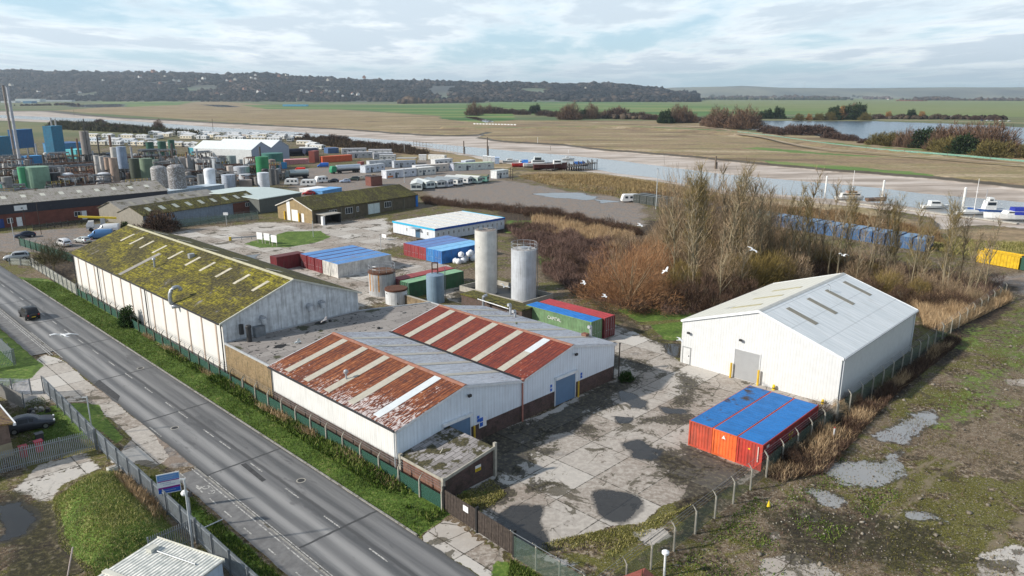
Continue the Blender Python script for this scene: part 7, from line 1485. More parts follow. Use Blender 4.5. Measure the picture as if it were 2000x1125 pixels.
bb = MB(); bb.box(4.0, -.12, 2.582, 4.35, 6.12, 2.7); bb.box(-.13, -.13, 2.45, -.101, 6.13, 2.72); bb.box(8.301, -.13, 2.4, 8.34, 6.13, 2.68); bb.build('roof_flashing', mt((.58, .57, .50), .7), t)
bb = MB(); bb.box(6.8, 4.9, 2.585, 7.4, 5.4, 2.85); bb.build('roof_box', mt((.5, .5, .45), .7), t); bb = MB(); bb.tube([(7.1, 4.9, 2.66), (7.1, 1.2, 2.66)], .05, 6); bb.build('cable_pipe', M['galv_dark'], t)
for y in (4.6, 3.6): bb = MB(); bb.box(8.342, y - .4, 1.2, 8.37, y + .4, 2.25); bb.build('wall_sign', mt((.20, .38, .62), .5), t)
bb = MB(); bb.tube([(-17.8 + 25.8 + .2, 8.0, 0)] * 1 + [(8.2, 8.0, 1)], .01, 3) if 0 else None
# for-sale board
t = thing('roadside_board', 'blue and white advertising board with a purple band on a post by the palisade', 'sign', ST(-16.1, 8.9), Y - .35)
bb = MB(); bb.box(-.06, 0, 0, .06, .1, 3.2); bb.build('post', M['wood'], t); bb = MB(); bb.box(-.85, -.05, 1.55, .85, -.002, 3.3); bb.build('board', M['sign_white'], t)
for z0, z1, m_ in ((2.72, 3.22, mt((.12, .28, .58), .5)), (2.62, 2.70, M['sign_purple']), (1.98, 2.14, M['sign_purple']), (1.62, 1.975, M['sign_blue'])): bb = MB(); bb.box(-.8, -.06, z0, .8, -.052, z1); bb.build('printed_band', m_, t)
bb = MB()
for z, x0, x1 in ((3.02, -.6, .55), (2.86, -.65, .3), (2.46, -.6, .1), (2.30, -.4, .5), (1.78, -.5, .5)):
 x = x0
 while x < x1: bb.box(x, -.066, z, x + .06, -.061, z + .08); x += .1
bb.build('lettering', mt((.35, .42, .55), .5), t)
t = thing('floodlight_pole', 'grey pole with a white dome light near the advertising board', 'lamp', ST(-16.15, 4.9), 0)
bb = MB(); bb.tube([(0, 0, 0), (0, 0, 3.3)], .07, 8); bb.build('pole', M['galv'], t); bb = MB(); bb.lathe(-.3, .1, [(.08, 2.9), (.24, 3.0), (.28, 3.15), (.18, 3.3), (.05, 3.35)], 12); bb.build('lamp_dome', M['sign_white'], t); bb = MB(); bb.box(.05, -.12, 2.9, .25, .12, 3.25); bb.build('control_box', M['dark'], t)
t = thing('tall_pole', 'tall plain grey pole beside the white cabin', 'pole', ST(-17.2, 2.3), 0); bb = MB(); bb.tube([(0, 0, 0), (0, 0, 5.8)], [.09, .07], 8); bb.build('shaft', M['steel_pale'], t); bb = MB(); bb.box(-.35, -.05, 5.75, .1, .05, 5.85); bb.build('cross_arm', M['steel_pale'], t)
t = thing('tall_pole', 'slim grey pole standing in the lawn palisade near the crossing', 'pole', ST(-16.2, 28.2), 0); bb = MB(); bb.tube([(0, 0, 0), (0, 0, 4.2)], .06, 8); bb.build('shaft', M['steel_pale'], t); bb = MB(); bb.box(-.5, -.04, 4.0, .0, .04, 4.1); bb.build('cross_arm', M['steel_pale'], t)
p = at(397, 1043); q = at(436, 1024); t = thing('fallen_post', 'pale grey post lying across the verge beside the path', 'post', p, math.atan2((q - p).y, (q - p).x)); bb = MB(); bb.tube([(0, 0, .5), ((q - p).length, 0, .45)], .05, 8); bb.tube([(.1, 0, 0), (.1, 0, .5)], .04, 6); bb.build('rail', M['steel_pale'], t)
p = at(132, 1125); t = thing('leaning_pole', 'pale leaning pole at the bottom left edge', 'pole', p, 0); bb = MB(); bb.tube([(0, 0, 0), (.3, .6, 1.9)], .05, 8); bb.build('shaft', mt((.55, .45, .42), .7), t)
t = thing('concrete_block', 'small white concrete block at the foot of the palisade', 'block', ST(-17.5, 18.4), Y); bb = MB(); bb.box(-.4, -.3, 0, .4, .3, .75); bb.build('block', mt((.5, .5, .46), .9, dirt=((.1, .1, .1), .3, 2)), t); bb = MB(); bb.box(-.3, -.2, .75, .3, .2, .82); bb.build('cap', M['concrete'], t)
for lb, u, v, col in (('red bin standing beside the cross palisade', -20.8, 28.2, (.5, .02, .05)), ('dark bin next to the red one by the car', -20.3, 30.0, (.05, .05, .055)), ('red bin against the brick building wall', -22.1, 28.0, (.4, .02, .03))):
 t = thing('waste_bin', lb, 'bin', ST(u, v), Y); bb = MB(); bb.prism([(-.25, 0), (.25, 0), (.32, 1), (-.32, 1)], 'y', -.3, .3); bb.build('body', mt(col, .5), t); bb = MB(); bb.box(-.36, -.34, 1, .36, .34, 1.08); bb.build('lid', mt(col, .5), t)
t = thing('rubble_heap', 'small heap of rubble and timber on the lawn behind the palisade', 'rubble', ST(-18.6, 38.0), .3); rg = random.Random(3)
for k in range(12): bb = MB(); x, y = rg.uniform(-1.2, 1.2), rg.uniform(-.9, .9); s = rg.uniform(.2, .5); bb.prism([(x, 0), (x + s, .05), (x + s * .8, s * .8), (x + .1, s)], 'y', y, y + s); bb.build('rubble_piece', [M['concrete'], M['wood'], M['dark']][k % 3], t)
for u, v, lb in ((-6.4, 5.5, 'round iron drain cover in the far lane near the bottom of the road'), (-9.9, 24.0, 'round iron drain cover in the near lane beside the entrance'), (-6.1, 44.0, 'round iron drain cover in the far lane abreast of the white shed')):
 t = thing('drain_cover', lb, 'drain cover', ST(u, v, .036), 0); bb = MB(); bb.cyl(0, 0, 0, .008, .42, n=20); bb.build('frame', M['concrete'], t); bb = MB(); bb.cyl(0, 0, .008, .014, .31, n=20); bb.build('lid', M['dark'], t)
# bottom edge: lamp on a post, gabled tiled roof, kerb stone
t = thing('camera_post', 'white post with a small dome camera at the bottom edge', 'camera post', at(1297, 1125), 0); bb = MB(); h = hgt(at(1297, 1125), 1297, 1082); bb.tube([(0, 0, -.2), (0, 0, h)], .08, 10); bb.build('post', M['sign_white'], t); bb = MB(); bb.lathe(0, 0, [(.1, h), (.26, h + .06), (.26, h + .2), (.12, h + .3)], 12); bb.build('dome', M['sign_white'], t)
p = at(1250, 1198); t = thing('tiled_kiosk', 'small kiosk with a red tiled pyramid roof at the bottom edge', 'kiosk', p, .5)
bb = MB(); bb.box(-1.1, -1.1, 0, 1.1, 1.1, 2.0); bb.build('wall', M['brick_red'], t); bb = MB(); bb.add([(-1.5, -1.5, 1.95), (1.5, -1.5, 1.95), (1.5, 1.5, 1.95), (-1.5, 1.5, 1.95), (0, 0, 2.75)], [(0, 3, 2, 1), (0, 1, 4), (1, 2, 4), (2, 3, 4), (3, 0, 4)]); bb.build('roof', mt((.28, .07, .05), .8, var=.25, scale=2), t)
bb = MB(); bb.lathe(0, 0, [(.12, 2.7), (.06, 2.9), (.02, 3.3)], 8); bb.build('finial', M['rust'], t)
t = thing('traffic_cone', 'small yellow marker cone on the waste ground', 'cone', at(1501, 990), 0); bb = MB(); bb.lathe(0, 0, [(.16, .03), (.03, .55), (.02, .58)], 10); bb.build('cone', M['sign_yellow'], t); bb = MB(); bb.box(-.2, -.2, 0, .2, .2, .03); bb.build('base', M['black'], t)
t = thing('white_stake', 'short white stake in the brambles right of the containers', 'stake', at(1627, 862), 0); bb = MB(); bb.box(-.05, -.05, 0, .05, .05, 1.4); bb.build('stake', M['sign_white'], t); bb = MB(); bb.box(-.051, -.051, 1.4, .051, .051, 1.5); bb.build('band', M['sign_red'], t)
# ================================================================== GULLS
GULL = mt((.72, .73, .74), .7, var=.04); GW = mt((.30, .32, .34), .7)
def gull(label, p, rz, roll, up, sp=1.3):
 t = thing('flying_gull', label, 'gull', p, rz, 'gulls flying over the yard'); t.rotation_euler = (roll, 0, rz); bb = MB(); n = 10
 prof = [(-.30, .01), (-.24, .05), (-.1, .075), (.05, .08), (.15, .06), (.20, .05), (.25, .05), (.29, .03), (.33, .008)]; vs = []
 for x, r in prof: vs += [(x, r * math.cos(2 * math.pi * k / n), r * math.sin(2 * math.pi * k / n) * .95) for k in range(n)]
 fs = [(i * n + k, i * n + (k + 1) % n, (i + 1) * n + (k + 1) % n, (i + 1) * n + k) for i in range(len(prof) - 1) for k in range(n)] + [tuple(range(n)), tuple((len(prof) - 1) * n + k for k in range(n))]; bb.add(vs, fs)
 for s in (-1, 1):
  st = [(.0, .17, .0, .0), (.06, .17, -.08, .02), (.35 * sp / 1.3, .20, -.04, up * .28), (.66 * sp / 1.3, .02, -.12, up * .16)]
  vs = []
  for (y, xf, xr, z) in st: vs += [(xf, s * y, z + .012), (xr, s * y, z + .012), (xr, s * y, z - .012), (xf, s * y, z - .012)]
  bb.add(vs, [(i * 4 + k, i * 4 + (k + 1) % 4, i * 4 + 4 + (k + 1) % 4, i * 4 + 4 + k) for i in range(3) for k in range(4)] + [(12, 13, 14, 15), (0, 3, 2, 1)])
 bb.add([(-.25, -.05, .01), (-.25, .05, .01), (-.42, .08, .0), (-.42, -.08, .0), (-.25, 0, -.02)], [(0, 1, 2, 3), (0, 4, 1)])
 bb.build('body', GULL, t, smooth=False); b_ = MB(); b_.add([(.32, -.014, 0), (.32, .014, 0), (.32, 0, .016), (.38, 0, -.01)], [(0, 1, 3), (1, 2, 3), (2, 0, 3), (0, 2, 1)]); b_.build('beak', M['sign_yellow'], t)
 return t
gull('large near gull gliding low over the road with spread wings', ray_at(124, 655, 42), 2.6, .25, .25)
gull('white gull with raised wings over the left of the flat roof', ray_at(581, 668, 62), .6, -.6, .5)
gull('small gull over the middle of the flat roof', ray_at(634, 625, 80), .9, -.7, .5)
gull('gull between the two pale silos', ray_at(985, 560, 88), 1.3, .3, .8); gull('gull above the brambles left of the orange willow', ray_at(1140, 553, 92), .1, .2, .5)
gull('gull over the grass below the orange willow', ray_at(1181, 579, 92), .2, .1, .6); gull('gull in front of the dark thicket right of the orange willow', ray_at(1300, 529, 90), -.8, .5, .8)
gull('gull over the gravel beyond the brambles', ray_at(1250, 440, 95), .3, .2, .4); gull('gull crossing the olive bushes behind the warehouse', ray_at(1470, 488, 80), .5, .3, .3)
gull('gull before the trunks above the warehouse ridge', ray_at(1647, 499, 90), 1.8, .2, .7); gull('gull just left of the warehouse corner', ray_at(1328, 664, 82), .2, .1, .3)
# ================================================================== VEGETATION
NR = np.random.default_rng(7)
def np_mesh(name, V, tri, mat):
 me_ = bpy.data.meshes.new(name); me_.vertices.add(len(V)); me_.vertices.foreach_set('co', V.astype(np.float32).ravel())
 k = tri.shape[1]; me_.loops.add(tri.size); me_.loops.foreach_set('vertex_index', tri.astype(np.int32).ravel()); me_.polygons.add(len(tri)); me_.polygons.foreach_set('loop_start', np.arange(0, tri.size, k, dtype=np.int32))
 me_.update(calc_edges=True); me_.materials.append(mat); return me_
def blades(P, D, Ln, Wd, bend=.25):
 """one thin leaf or twig per row: base P, direction D, length, width -> vertices, triangles"""
 n = len(P); D = D / np.linalg.norm(D, axis=1, keepdims=True); S = np.cross(D, NR.normal(size=(n, 3))); S /= np.linalg.norm(S, axis=1, keepdims=True) + 1e-9
 tip = P + D * Ln[:, None] + NR.normal(size=(n, 3)) * (bend * .2 * Ln)[:, None]; w_ = S * (Wd * .5)[:, None]; mid = P + (tip - P) * .55 + NR.normal(size=(n, 3)) * (bend * .12 * Ln)[:, None]
 V = np.stack([P - w_, P + w_, mid + w_ * .8, mid - w_ * .8, tip], 1).reshape(-1, 3); b_ = np.arange(n)[:, None] * 5
 T = np.concatenate([b_ + [0, 1, 2], b_ + [0, 2, 3], b_ + [3, 2, 4]], 1).reshape(-1, 3); return V, T
def merge(lst):
 Vs, Ts, k = [], [], 0
 for V, T in lst: Vs.append(V); Ts.append(T + k); k += len(V)
 return np.concatenate(Vs), np.concatenate(Ts)
def limb(pts, r0, r1, n=5):                              # tapered limb as triangles
 P = np.array(pts, float); m = len(P); d = np.gradient(P, axis=0); d /= np.linalg.norm(d, axis=1, keepdims=True) + 1e-9
 a = np.cross(d, [0.31, .9, .2]); a /= np.linalg.norm(a, axis=1, keepdims=True) + 1e-9; b2 = np.cross(d, a); r = np.linspace(r0, r1, m)[:, None, None]; th = np.arange(n) * 2 * np.pi / n
 V = (P[:, None] + (a[:, None] * np.cos(th)[None, :, None] + b2[:, None] * np.sin(th)[None, :, None]) * r).reshape(-1, 3); T = []
 for j in range(m - 1):
  for k in range(n): A = j * n + k; B_ = j * n + (k + 1) % n; T += [(A, B_, B_ + n), (A, B_ + n, A + n)]
 return V, np.array(T)
BARK = custom('bark', f_blades([(.12, .105, .06), (.24, .20, .13), (.38, .33, .24)]))
TW_POP = custom('poplar_twigs', f_blades([(.11, .085, .045), (.29, .21, .13), (.50, .38, .27)]))
TW_OLIVE = custom('olive_twigs', f_blades([(.07, .055, .018), (.20, .15, .05), (.36, .27, .10)]))
TW_ORANGE = custom('orange_twigs', f_blades([(.15, .07, .035), (.32, .165, .08), (.46, .29, .16)]))
TW_DARK = custom('bramble_twigs', f_blades([(.018, .012, .009), (.085, .053, .038), (.22, .145, .105)]))
TW_PURP = custom('purple_brambles', f_blades([(.035, .022, .02), (.15, .095, .078), (.32, .22, .18)]))
TW_TAN = custom('reed_blades', f_blades([(.20, .13, .07), (.44, .31, .18), (.62, .48, .31)]))
TW_GRASS = custom('grass_blades', f_blades([(.03, .05, .010), (.085, .145, .022), (.24, .24, .085)]))
TW_DRYG = custom('dry_grass_blades', f_blades([(.09, .10, .02), (.25, .235, .075), (.50, .43, .22)]))
TW_GREEN = custom('leafy_green', f_blades([(.012, .028, .008), (.03, .065, .014), (.075, .13, .03)]))
def poplar_mesh(seed, Ht, lean=(0, 0), stems=1):
 rg = np.random.default_rng(seed); tr, tw = [], []
 for s in range(stems):
  lx, ly = lean[0] + rg.normal() * .05, lean[1] + rg.normal() * .05; h = Ht * (1 - .18 * s * rg.random()); x0, y0 = (rg.normal(size=2) * .6 if stems > 1 else (0, 0)); zs = np.linspace(0, h, 9)
  ax = np.stack([x0 + lx * zs + .12 * np.sin(zs * .5 + seed), y0 + ly * zs + .12 * np.cos(zs * .4 + s), zs], 1); tr.append(limb(ax, .13, .015, 6)); nb = int(58 * h / 15)
  zb = h * (.14 + .84 * rg.random(nb) ** .8); ang = rg.random(nb) * 2 * np.pi; ln = (1.2 + 3.4 * (1 - zb / h) ** .7) * (.6 + .7 * rg.random(nb)) * h / 17; up = rg.uniform(.9, 3.0, nb)
  base = np.stack([np.interp(zb, zs, ax[:, 0]), np.interp(zb, zs, ax[:, 1]), zb], 1); D = np.stack([np.cos(ang), np.sin(ang), up], 1); D /= np.linalg.norm(D, axis=1, keepdims=True)
  V, T = blades(base, D, ln, np.full(nb, .085), .3); tr.append((V, T)); k = 7; t_ = rg.uniform(.15, 1, (nb, k)); P = base[:, None] + D[:, None] * (ln[:, None] * t_)[..., None]
  D2 = D[:, None] + rg.normal(size=(nb, k, 3)) * .55; D2[..., 2] = np.abs(D2[..., 2]) + .2; L2 = rg.uniform(.35, 1.3, (nb, k)) * h / 17
  tw.append(blades(P.reshape(-1, 3), D2.reshape(-1, 3), L2.ravel(), rg.uniform(.025, .05, nb * k), .4))
 return np_mesh('trunk', *merge(tr), BARK), tw
def tree(name, label, cat, loc, rz, meshes, group=None, sc=1.0):
 t = thing(name, label, cat, loc, rz, group); t.scale = (sc, sc, sc)
 for n_, m_ in meshes: put(n_, m_, t)
 return t
PP = []
for i in range(7):
 Ht = [18, 15, 20, 13, 17, 11, 16][i]; trk, tw = poplar_mesh(40 + i, Ht, [(0, 0), (.07, .02), (0, .03), (-.08, 0), (.03, -.04), (.22, .05), (-.03, 0)][i], [2, 1, 3, 1, 2, 1, 2][i])
 PP.append([('trunk', trk), ('crown', np_mesh('crown', *merge(tw), [TW_POP, TW_POP, TW_OLIVE, TW_POP, TW_OLIVE, TW_POP, TW_POP][i]))])
rg = random.Random(21)
# (px, py of the foot, px-height of top, prototype)
PL = [(1322, 560, 345, 0), (1340, 545, 330, 2), (1358, 560, 352, 1), (1378, 540, 332, 4), (1392, 566, 336, 2), (1412, 545, 325, 0), (1425, 560, 340, 6), (1440, 545, 330, 2), (1455, 565, 350, 4), (1472, 550, 345, 1), (1488, 560, 335, 0), (1502, 545, 340, 6), (1520, 558, 372, 3),
  (1536, 550, 360, 1), (1552, 556, 350, 2), (1568, 548, 372, 3), (1585, 555, 352, 4), (1602, 548, 366, 6), (1620, 552, 358, 1), (1636, 545, 370, 0), (1654, 540, 350, 2), (1671, 548, 378, 3), (1688, 556, 372, 6), (1705, 560, 385, 5), (1722, 550, 372, 1), (1740, 556, 395, 5), (1758, 562, 380, 4), (1778, 572, 392, 3), (1792, 560, 400, 1),
  (1812, 575, 392, 6), (1832, 570, 410, 5), (1848, 580, 385, 2), (1868, 582, 400, 5), (1884, 592, 420, 3), (1902, 588, 415, 5), (1925, 592, 440, 3), (1350, 590, 400, 3), (1290, 540, 400, 3), (1405, 600, 420, 1), (1448, 590, 425, 3), (1310, 500, 350, 6), (1370, 500, 335, 0), (1430, 500, 335, 4), (1336, 470, 345, 1), (1396, 470, 345, 6), (1460, 480, 355, 4), (1510, 490, 362, 6)]
PL = [(x + rg.uniform(-9, 9), y + rg.uniform(-16, 10), yt + rg.uniform(-14, 40), (k + rg.choice((0, 0, 1, 3))) % 7) for x, y, yt, k in PL]
hs = [18, 15, 20, 13, 17, 11, 16]
PN = ['bare two stemmed poplar', 'bare slender poplar', 'bare triple stemmed poplar with mossy olive twigs', 'thin bare young poplar', 'bare poplar with olive twigs', 'leaning thin bare poplar', 'bare forked poplar']
for i, (x, y, yt, k) in enumerate(PL):
 b0 = at(x, y); h = hgt(b0, x, yt); z = 'left part' if x < 1440 else 'middle' if x < 1640 else 'right part' if x < 1800 else 'far right fringe'; row = ' rear' if y < 510 else ''
 tree('poplar_tree', f'{PN[k]} in the{row} {z} of the thicket', 'tree', b0, rg.uniform(0, 6) if k != 5 else rg.uniform(-.5, .5), PP[k], 'bare poplars of the thicket', h / hs[k])
def bush_mesh(seed, R_, Ht, mat, n=2600, tl=(.5, 1.4), tw=(.02, .05), up=.8, stems=14, flat=.9):
 r = np.random.default_rng(seed); st = []
 for s in range(stems): a = r.random() * 6.28; q = r.random() * R_ * .75; st.append(limb([(0, 0, 0), (math.cos(a) * q * .4, math.sin(a) * q * .4, Ht * .35), (math.cos(a) * q, math.sin(a) * q, Ht * .8)], .09, .02, 4))
 d = r.normal(size=(n, 3)); d[:, 2] = np.abs(d[:, 2]); d /= np.linalg.norm(d, axis=1, keepdims=True); rad = r.random(n) ** .42
 lump = 1 + .22 * np.sin(d[:, 0] * 5 + seed) * np.cos(d[:, 1] * 6 - seed) + .12 * np.sin(d[:, 2] * 9); P = d * (rad * lump)[:, None] * np.array([R_, R_ * flat, Ht]); P[:, 2] = P[:, 2] * .9 + .1
 D = d * np.array([1, 1, .8]) + r.normal(size=(n, 3)) * .5; D[:, 2] += up; V, T = blades(P, D, r.uniform(*tl, n), r.uniform(*tw, n), .5)
 return [('stems', np_mesh('stems', *merge(st), BARK)), ('crown', np_mesh('crown', V, T, mat))]
BW = bush_mesh(3, 6.5, 6.5, TW_ORANGE, 15000, (.35, 1.0), (.012, .03), .5); BO = bush_mesh(5, 4.2, 5.5, TW_OLIVE, 5200); BD = bush_mesh(8, 3.6, 3.6, TW_DARK, 4200, (.4, 1.2)); BT = bush_mesh(9, 2.4, 2.4, TW_TAN, 1800, (.4, 1.0)); BG = bush_mesh(12, 2.0, 2.2, TW_GREEN, 2600, (.15, .45), (.06, .16), .2)
BC = bush_mesh(15, 4.2, 12, TW_POP, 3600, (.8, 2.2), (.02, .042), 1.6, 16)
BP = bush_mesh(14, 4.5, 6.5, TW_POP, 5200)
B0 = at(1225, 592); tree('willow_bush', 'large rounded orange brown willow bush left of the thicket', 'bush', at(1228, 592), .4, BW, sc=1.4)
tree('willow_bush', 'smaller orange willow bush behind the large rounded one', 'bush', at(1270, 540), 1.4, BW, sc=1.0)
BL_ = [(1175, 560, .75, 'D'), (1150, 540, .7, 'D'), (1110, 520, .7, 'D'), (1085, 500, .6, 'D'), (1195, 500, .6, 'D'), (1250, 612, .5, 'D'), (1300, 604, .8, 'D'), (1335, 600, 1.0, 'D'), (1370, 600, 1.2, 'D'), (1400, 612, .9, 'D'), (1440, 590, 1.1, 'D'), (1330, 580, 1.0, 'O'), (1375, 575, 1.0, 'D'), (1420, 575, 1.1, 'P'),
  (1455, 575, 1.15, 'O'), (1485, 570, 1.2, 'O'), (1510, 565, 1.1, 'O'), (1540, 565, 1.0, 'P'), (1475, 535, 1.2, 'O'), (1505, 520, 1.2, 'P'), (1535, 530, 1.2, 'P'), (1565, 548, 1.0, 'D'), (1590, 545, .9, 'D'), (1610, 535, .9, 'O'), (1430, 612, .55, 'T'), (1640, 545, .8, 'D'), (1670, 555, .7, 'P'), (1700, 575, .7, 'D'), (1730, 575, .7, 'O'), (1760, 590, .7, 'D'), (1790, 585, .6, 'O'),
  (1820, 600, .7, 'D'), (1860, 600, .7, 'D'), (1890, 610, .6, 'D'), (1360, 535, 1.0, 'P'), (1400, 525, 1.0, 'O'), (1440, 520, 1.1, 'P'), (1340, 510, .9, 'O'), (1060, 425, .8, 'D'), (1082, 428, .85, 'D'), (1115, 436, .6, 'D'), (1035, 422, .5, 'D'), (1150, 445, .5, 'D'), (1200, 452, .5, 'D'), (1240, 458, .5, 'D'), (1310, 460, .9, 'P'), (1500, 600, .6, 'D'), (1345, 470, .9, 'P'), (1375, 485, 1.0, 'O'), (1415, 480, .9, 'P'), (1450, 490, 1.0, 'P'), (1320, 530, .9, 'P'), (1480, 495, .9, 'O'), (1520, 500, .8, 'P'), (1555, 515, .8, 'O'), (1590, 520, .7, 'P'), (1625, 530, .7, 'P'), (1660, 535, .6, 'P'), (1700, 548, .6, 'O'), (1745, 560, .6, 'P'), (1800, 575, .6, 'P'), (1850, 585, .55, 'P'), (1900, 600, .5, 'P'),
  (1550, 885, .45, 'T'), (1520, 900, .4, 'D'), (1575, 850, .5, 'D'), (1600, 820, .5, 'D'), (1640, 800, .4, 'T'), (1665, 790, .35, 'D'), (1590, 870, .42, 'T'), (1540, 905, .35, 'D')]
rc = random.Random(9)
for k in range(10):
 x = 1300 + 215 * (k + rc.random()) / 10; y = 500 + (x - 1300) * .11 + rc.uniform(-18, 26); b0 = at(x, y); h = hgt(b0, x, y - rc.uniform(95, 165) * (1 if x < 1560 else .75))
 tree('coppice_bush', 'tall fine twigged brown coppice stool ' + ('in the left half of the thicket' if x < 1560 else 'in the right half of the thicket'), 'bush', b0, rc.uniform(0, 6), BC, 'bushes of the thicket', h / 11)
BN = {'D': ('bramble_bush', 'dark bare bramble bush', BD), 'O': ('sallow_bush', 'olive twigged sallow bush', BO), 'T': ('tan_bush', 'dry tan coloured bush', BT), 'P': ('hazel_bush', 'tall brown twigged bush', BP)}
for i, (x, y, s, k) in enumerate(BL_):
 nm, lb, me_ = BN[k]; z = 'beside the waste ground fence and the blue topped containers' if y > 750 else 'on the bramble ground right of the silos' if x < 1260 and y > 470 else 'along the gravel edge beyond the brambles' if y < 462 else 'at the foot of the thicket, left part' if x < 1420 else 'at the foot of the thicket, middle' if x < 1620 else 'at the foot of the thicket, right part'
 tree(nm, f'{lb} {z}', 'bush', at(x, y), rg.uniform(0, 6), me_, 'bushes of the thicket', s)
# lone trees and shrubs
t0 = bush_mesh(30, 3.6, 4.2, custom('sloe_twigs', f_blades([(.03, .028, .014), (.085, .075, .035), (.17, .15, .08)])), 3600, (.4, 1.1)); b0 = at(105, 532)
t = thing('bare_tree', 'spreading bare tree on its trunk beside the end of the long shed', 'tree', b0, .3); put('crown', t0[1][1], t, (0, 0, 1.6)); V, T = merge([limb([(0, 0, 0), (.2, .1, 1.5), (.1, .3, 3.2)], .22, .12, 6), limb([(.15, .1, 1.3), (1.2, .2, 2.6), (2.0, .3, 3.8)], .12, .04, 5), limb([(.1, .1, 1.4), (-1, .3, 2.8), (-1.9, .2, 3.7)], .12, .04, 5)]); put('trunk', np_mesh('trunk', V, T, BARK), t)
tree('ivy_shrub', 'dark green rounded evergreen shrub against the wall of the long shed', 'shrub', ST(-.9, 63), 0, bush_mesh(31, 1.3, 2.9, TW_GREEN, 3200, (.12, .35), (.08, .2), .1), sc=1)
for lb, u, v, s in (('dark ivy mass at the corner of the mossy store', 32, 138, 1.9), ('green shrub by the gable of the grey store', 28, 150, .7), ('small yellow green shrub at the right corner of the twin workshop', 32.6, -1.2, .5)): tree('ivy_shrub', lb, 'shrub', ST(u, v), 1.0, BG if 'dark' not in lb else bush_mesh(33, 2.4, 2.4, TW_DARK, 3000, (.2, .6), (.05, .12)), sc=s)
TW_BANK = custom('bank_blades', f_blades([(.12, .085, .035), (.28, .20, .10), (.42, .34, .17)]))
TW_WASTE = custom('waste_blades', f_blades([(.035, .035, .01), (.10, .095, .022), (.24, .20, .08)]))
GT = custom('far_foliage_dark', f_blades([(.012, .022, .012), (.028, .05, .022), (.06, .085, .035)])); GB2 = custom('far_foliage_brown', f_blades([(.07, .045, .035), (.15, .095, .065), (.24, .16, .11)])); GO = custom('far_foliage_olive', f_blades([(.06, .055, .025), (.13, .11, .04), (.22, .18, .07)])); GOr = custom('far_foliage_orange', f_blades([(.15, .08, .03), (.30, .17, .06), (.40, .26, .12)]))
FB = {'G': bush_mesh(41, 5, 8, GT, 2600, (.5, 1.4), (.25, .6), .1), 'B': bush_mesh(42, 5.5, 8, GB2, 3000, (.8, 2.0), (.08, .2), .7), 'O': bush_mesh(43, 6, 6.5, GO, 2800, (.8, 1.8), (.10, .26), .5), 'R': bush_mesh(44, 5, 9, GOr, 2400, (.8, 1.8), (.15, .35), .6), 'L': bush_mesh(45, 6, 3.4, custom('far_scrub', f_blades([(.04, .025, .022), (.085, .055, .045), (.13, .09, .07)])), 2000, (.5, 1.4), (.12, .3), .4)}
FNm = {'G': ('evergreen_tree', 'dark evergreen tree', 'tree'), 'B': ('bare_tree', 'bare reddish brown tree', 'tree'), 'O': ('willow_bush', 'rounded olive brown willow', 'bush'), 'R': ('autumn_tree', 'orange tinted tree', 'tree'), 'L': ('scrub_bush', 'low dark scrub bush', 'bush')}
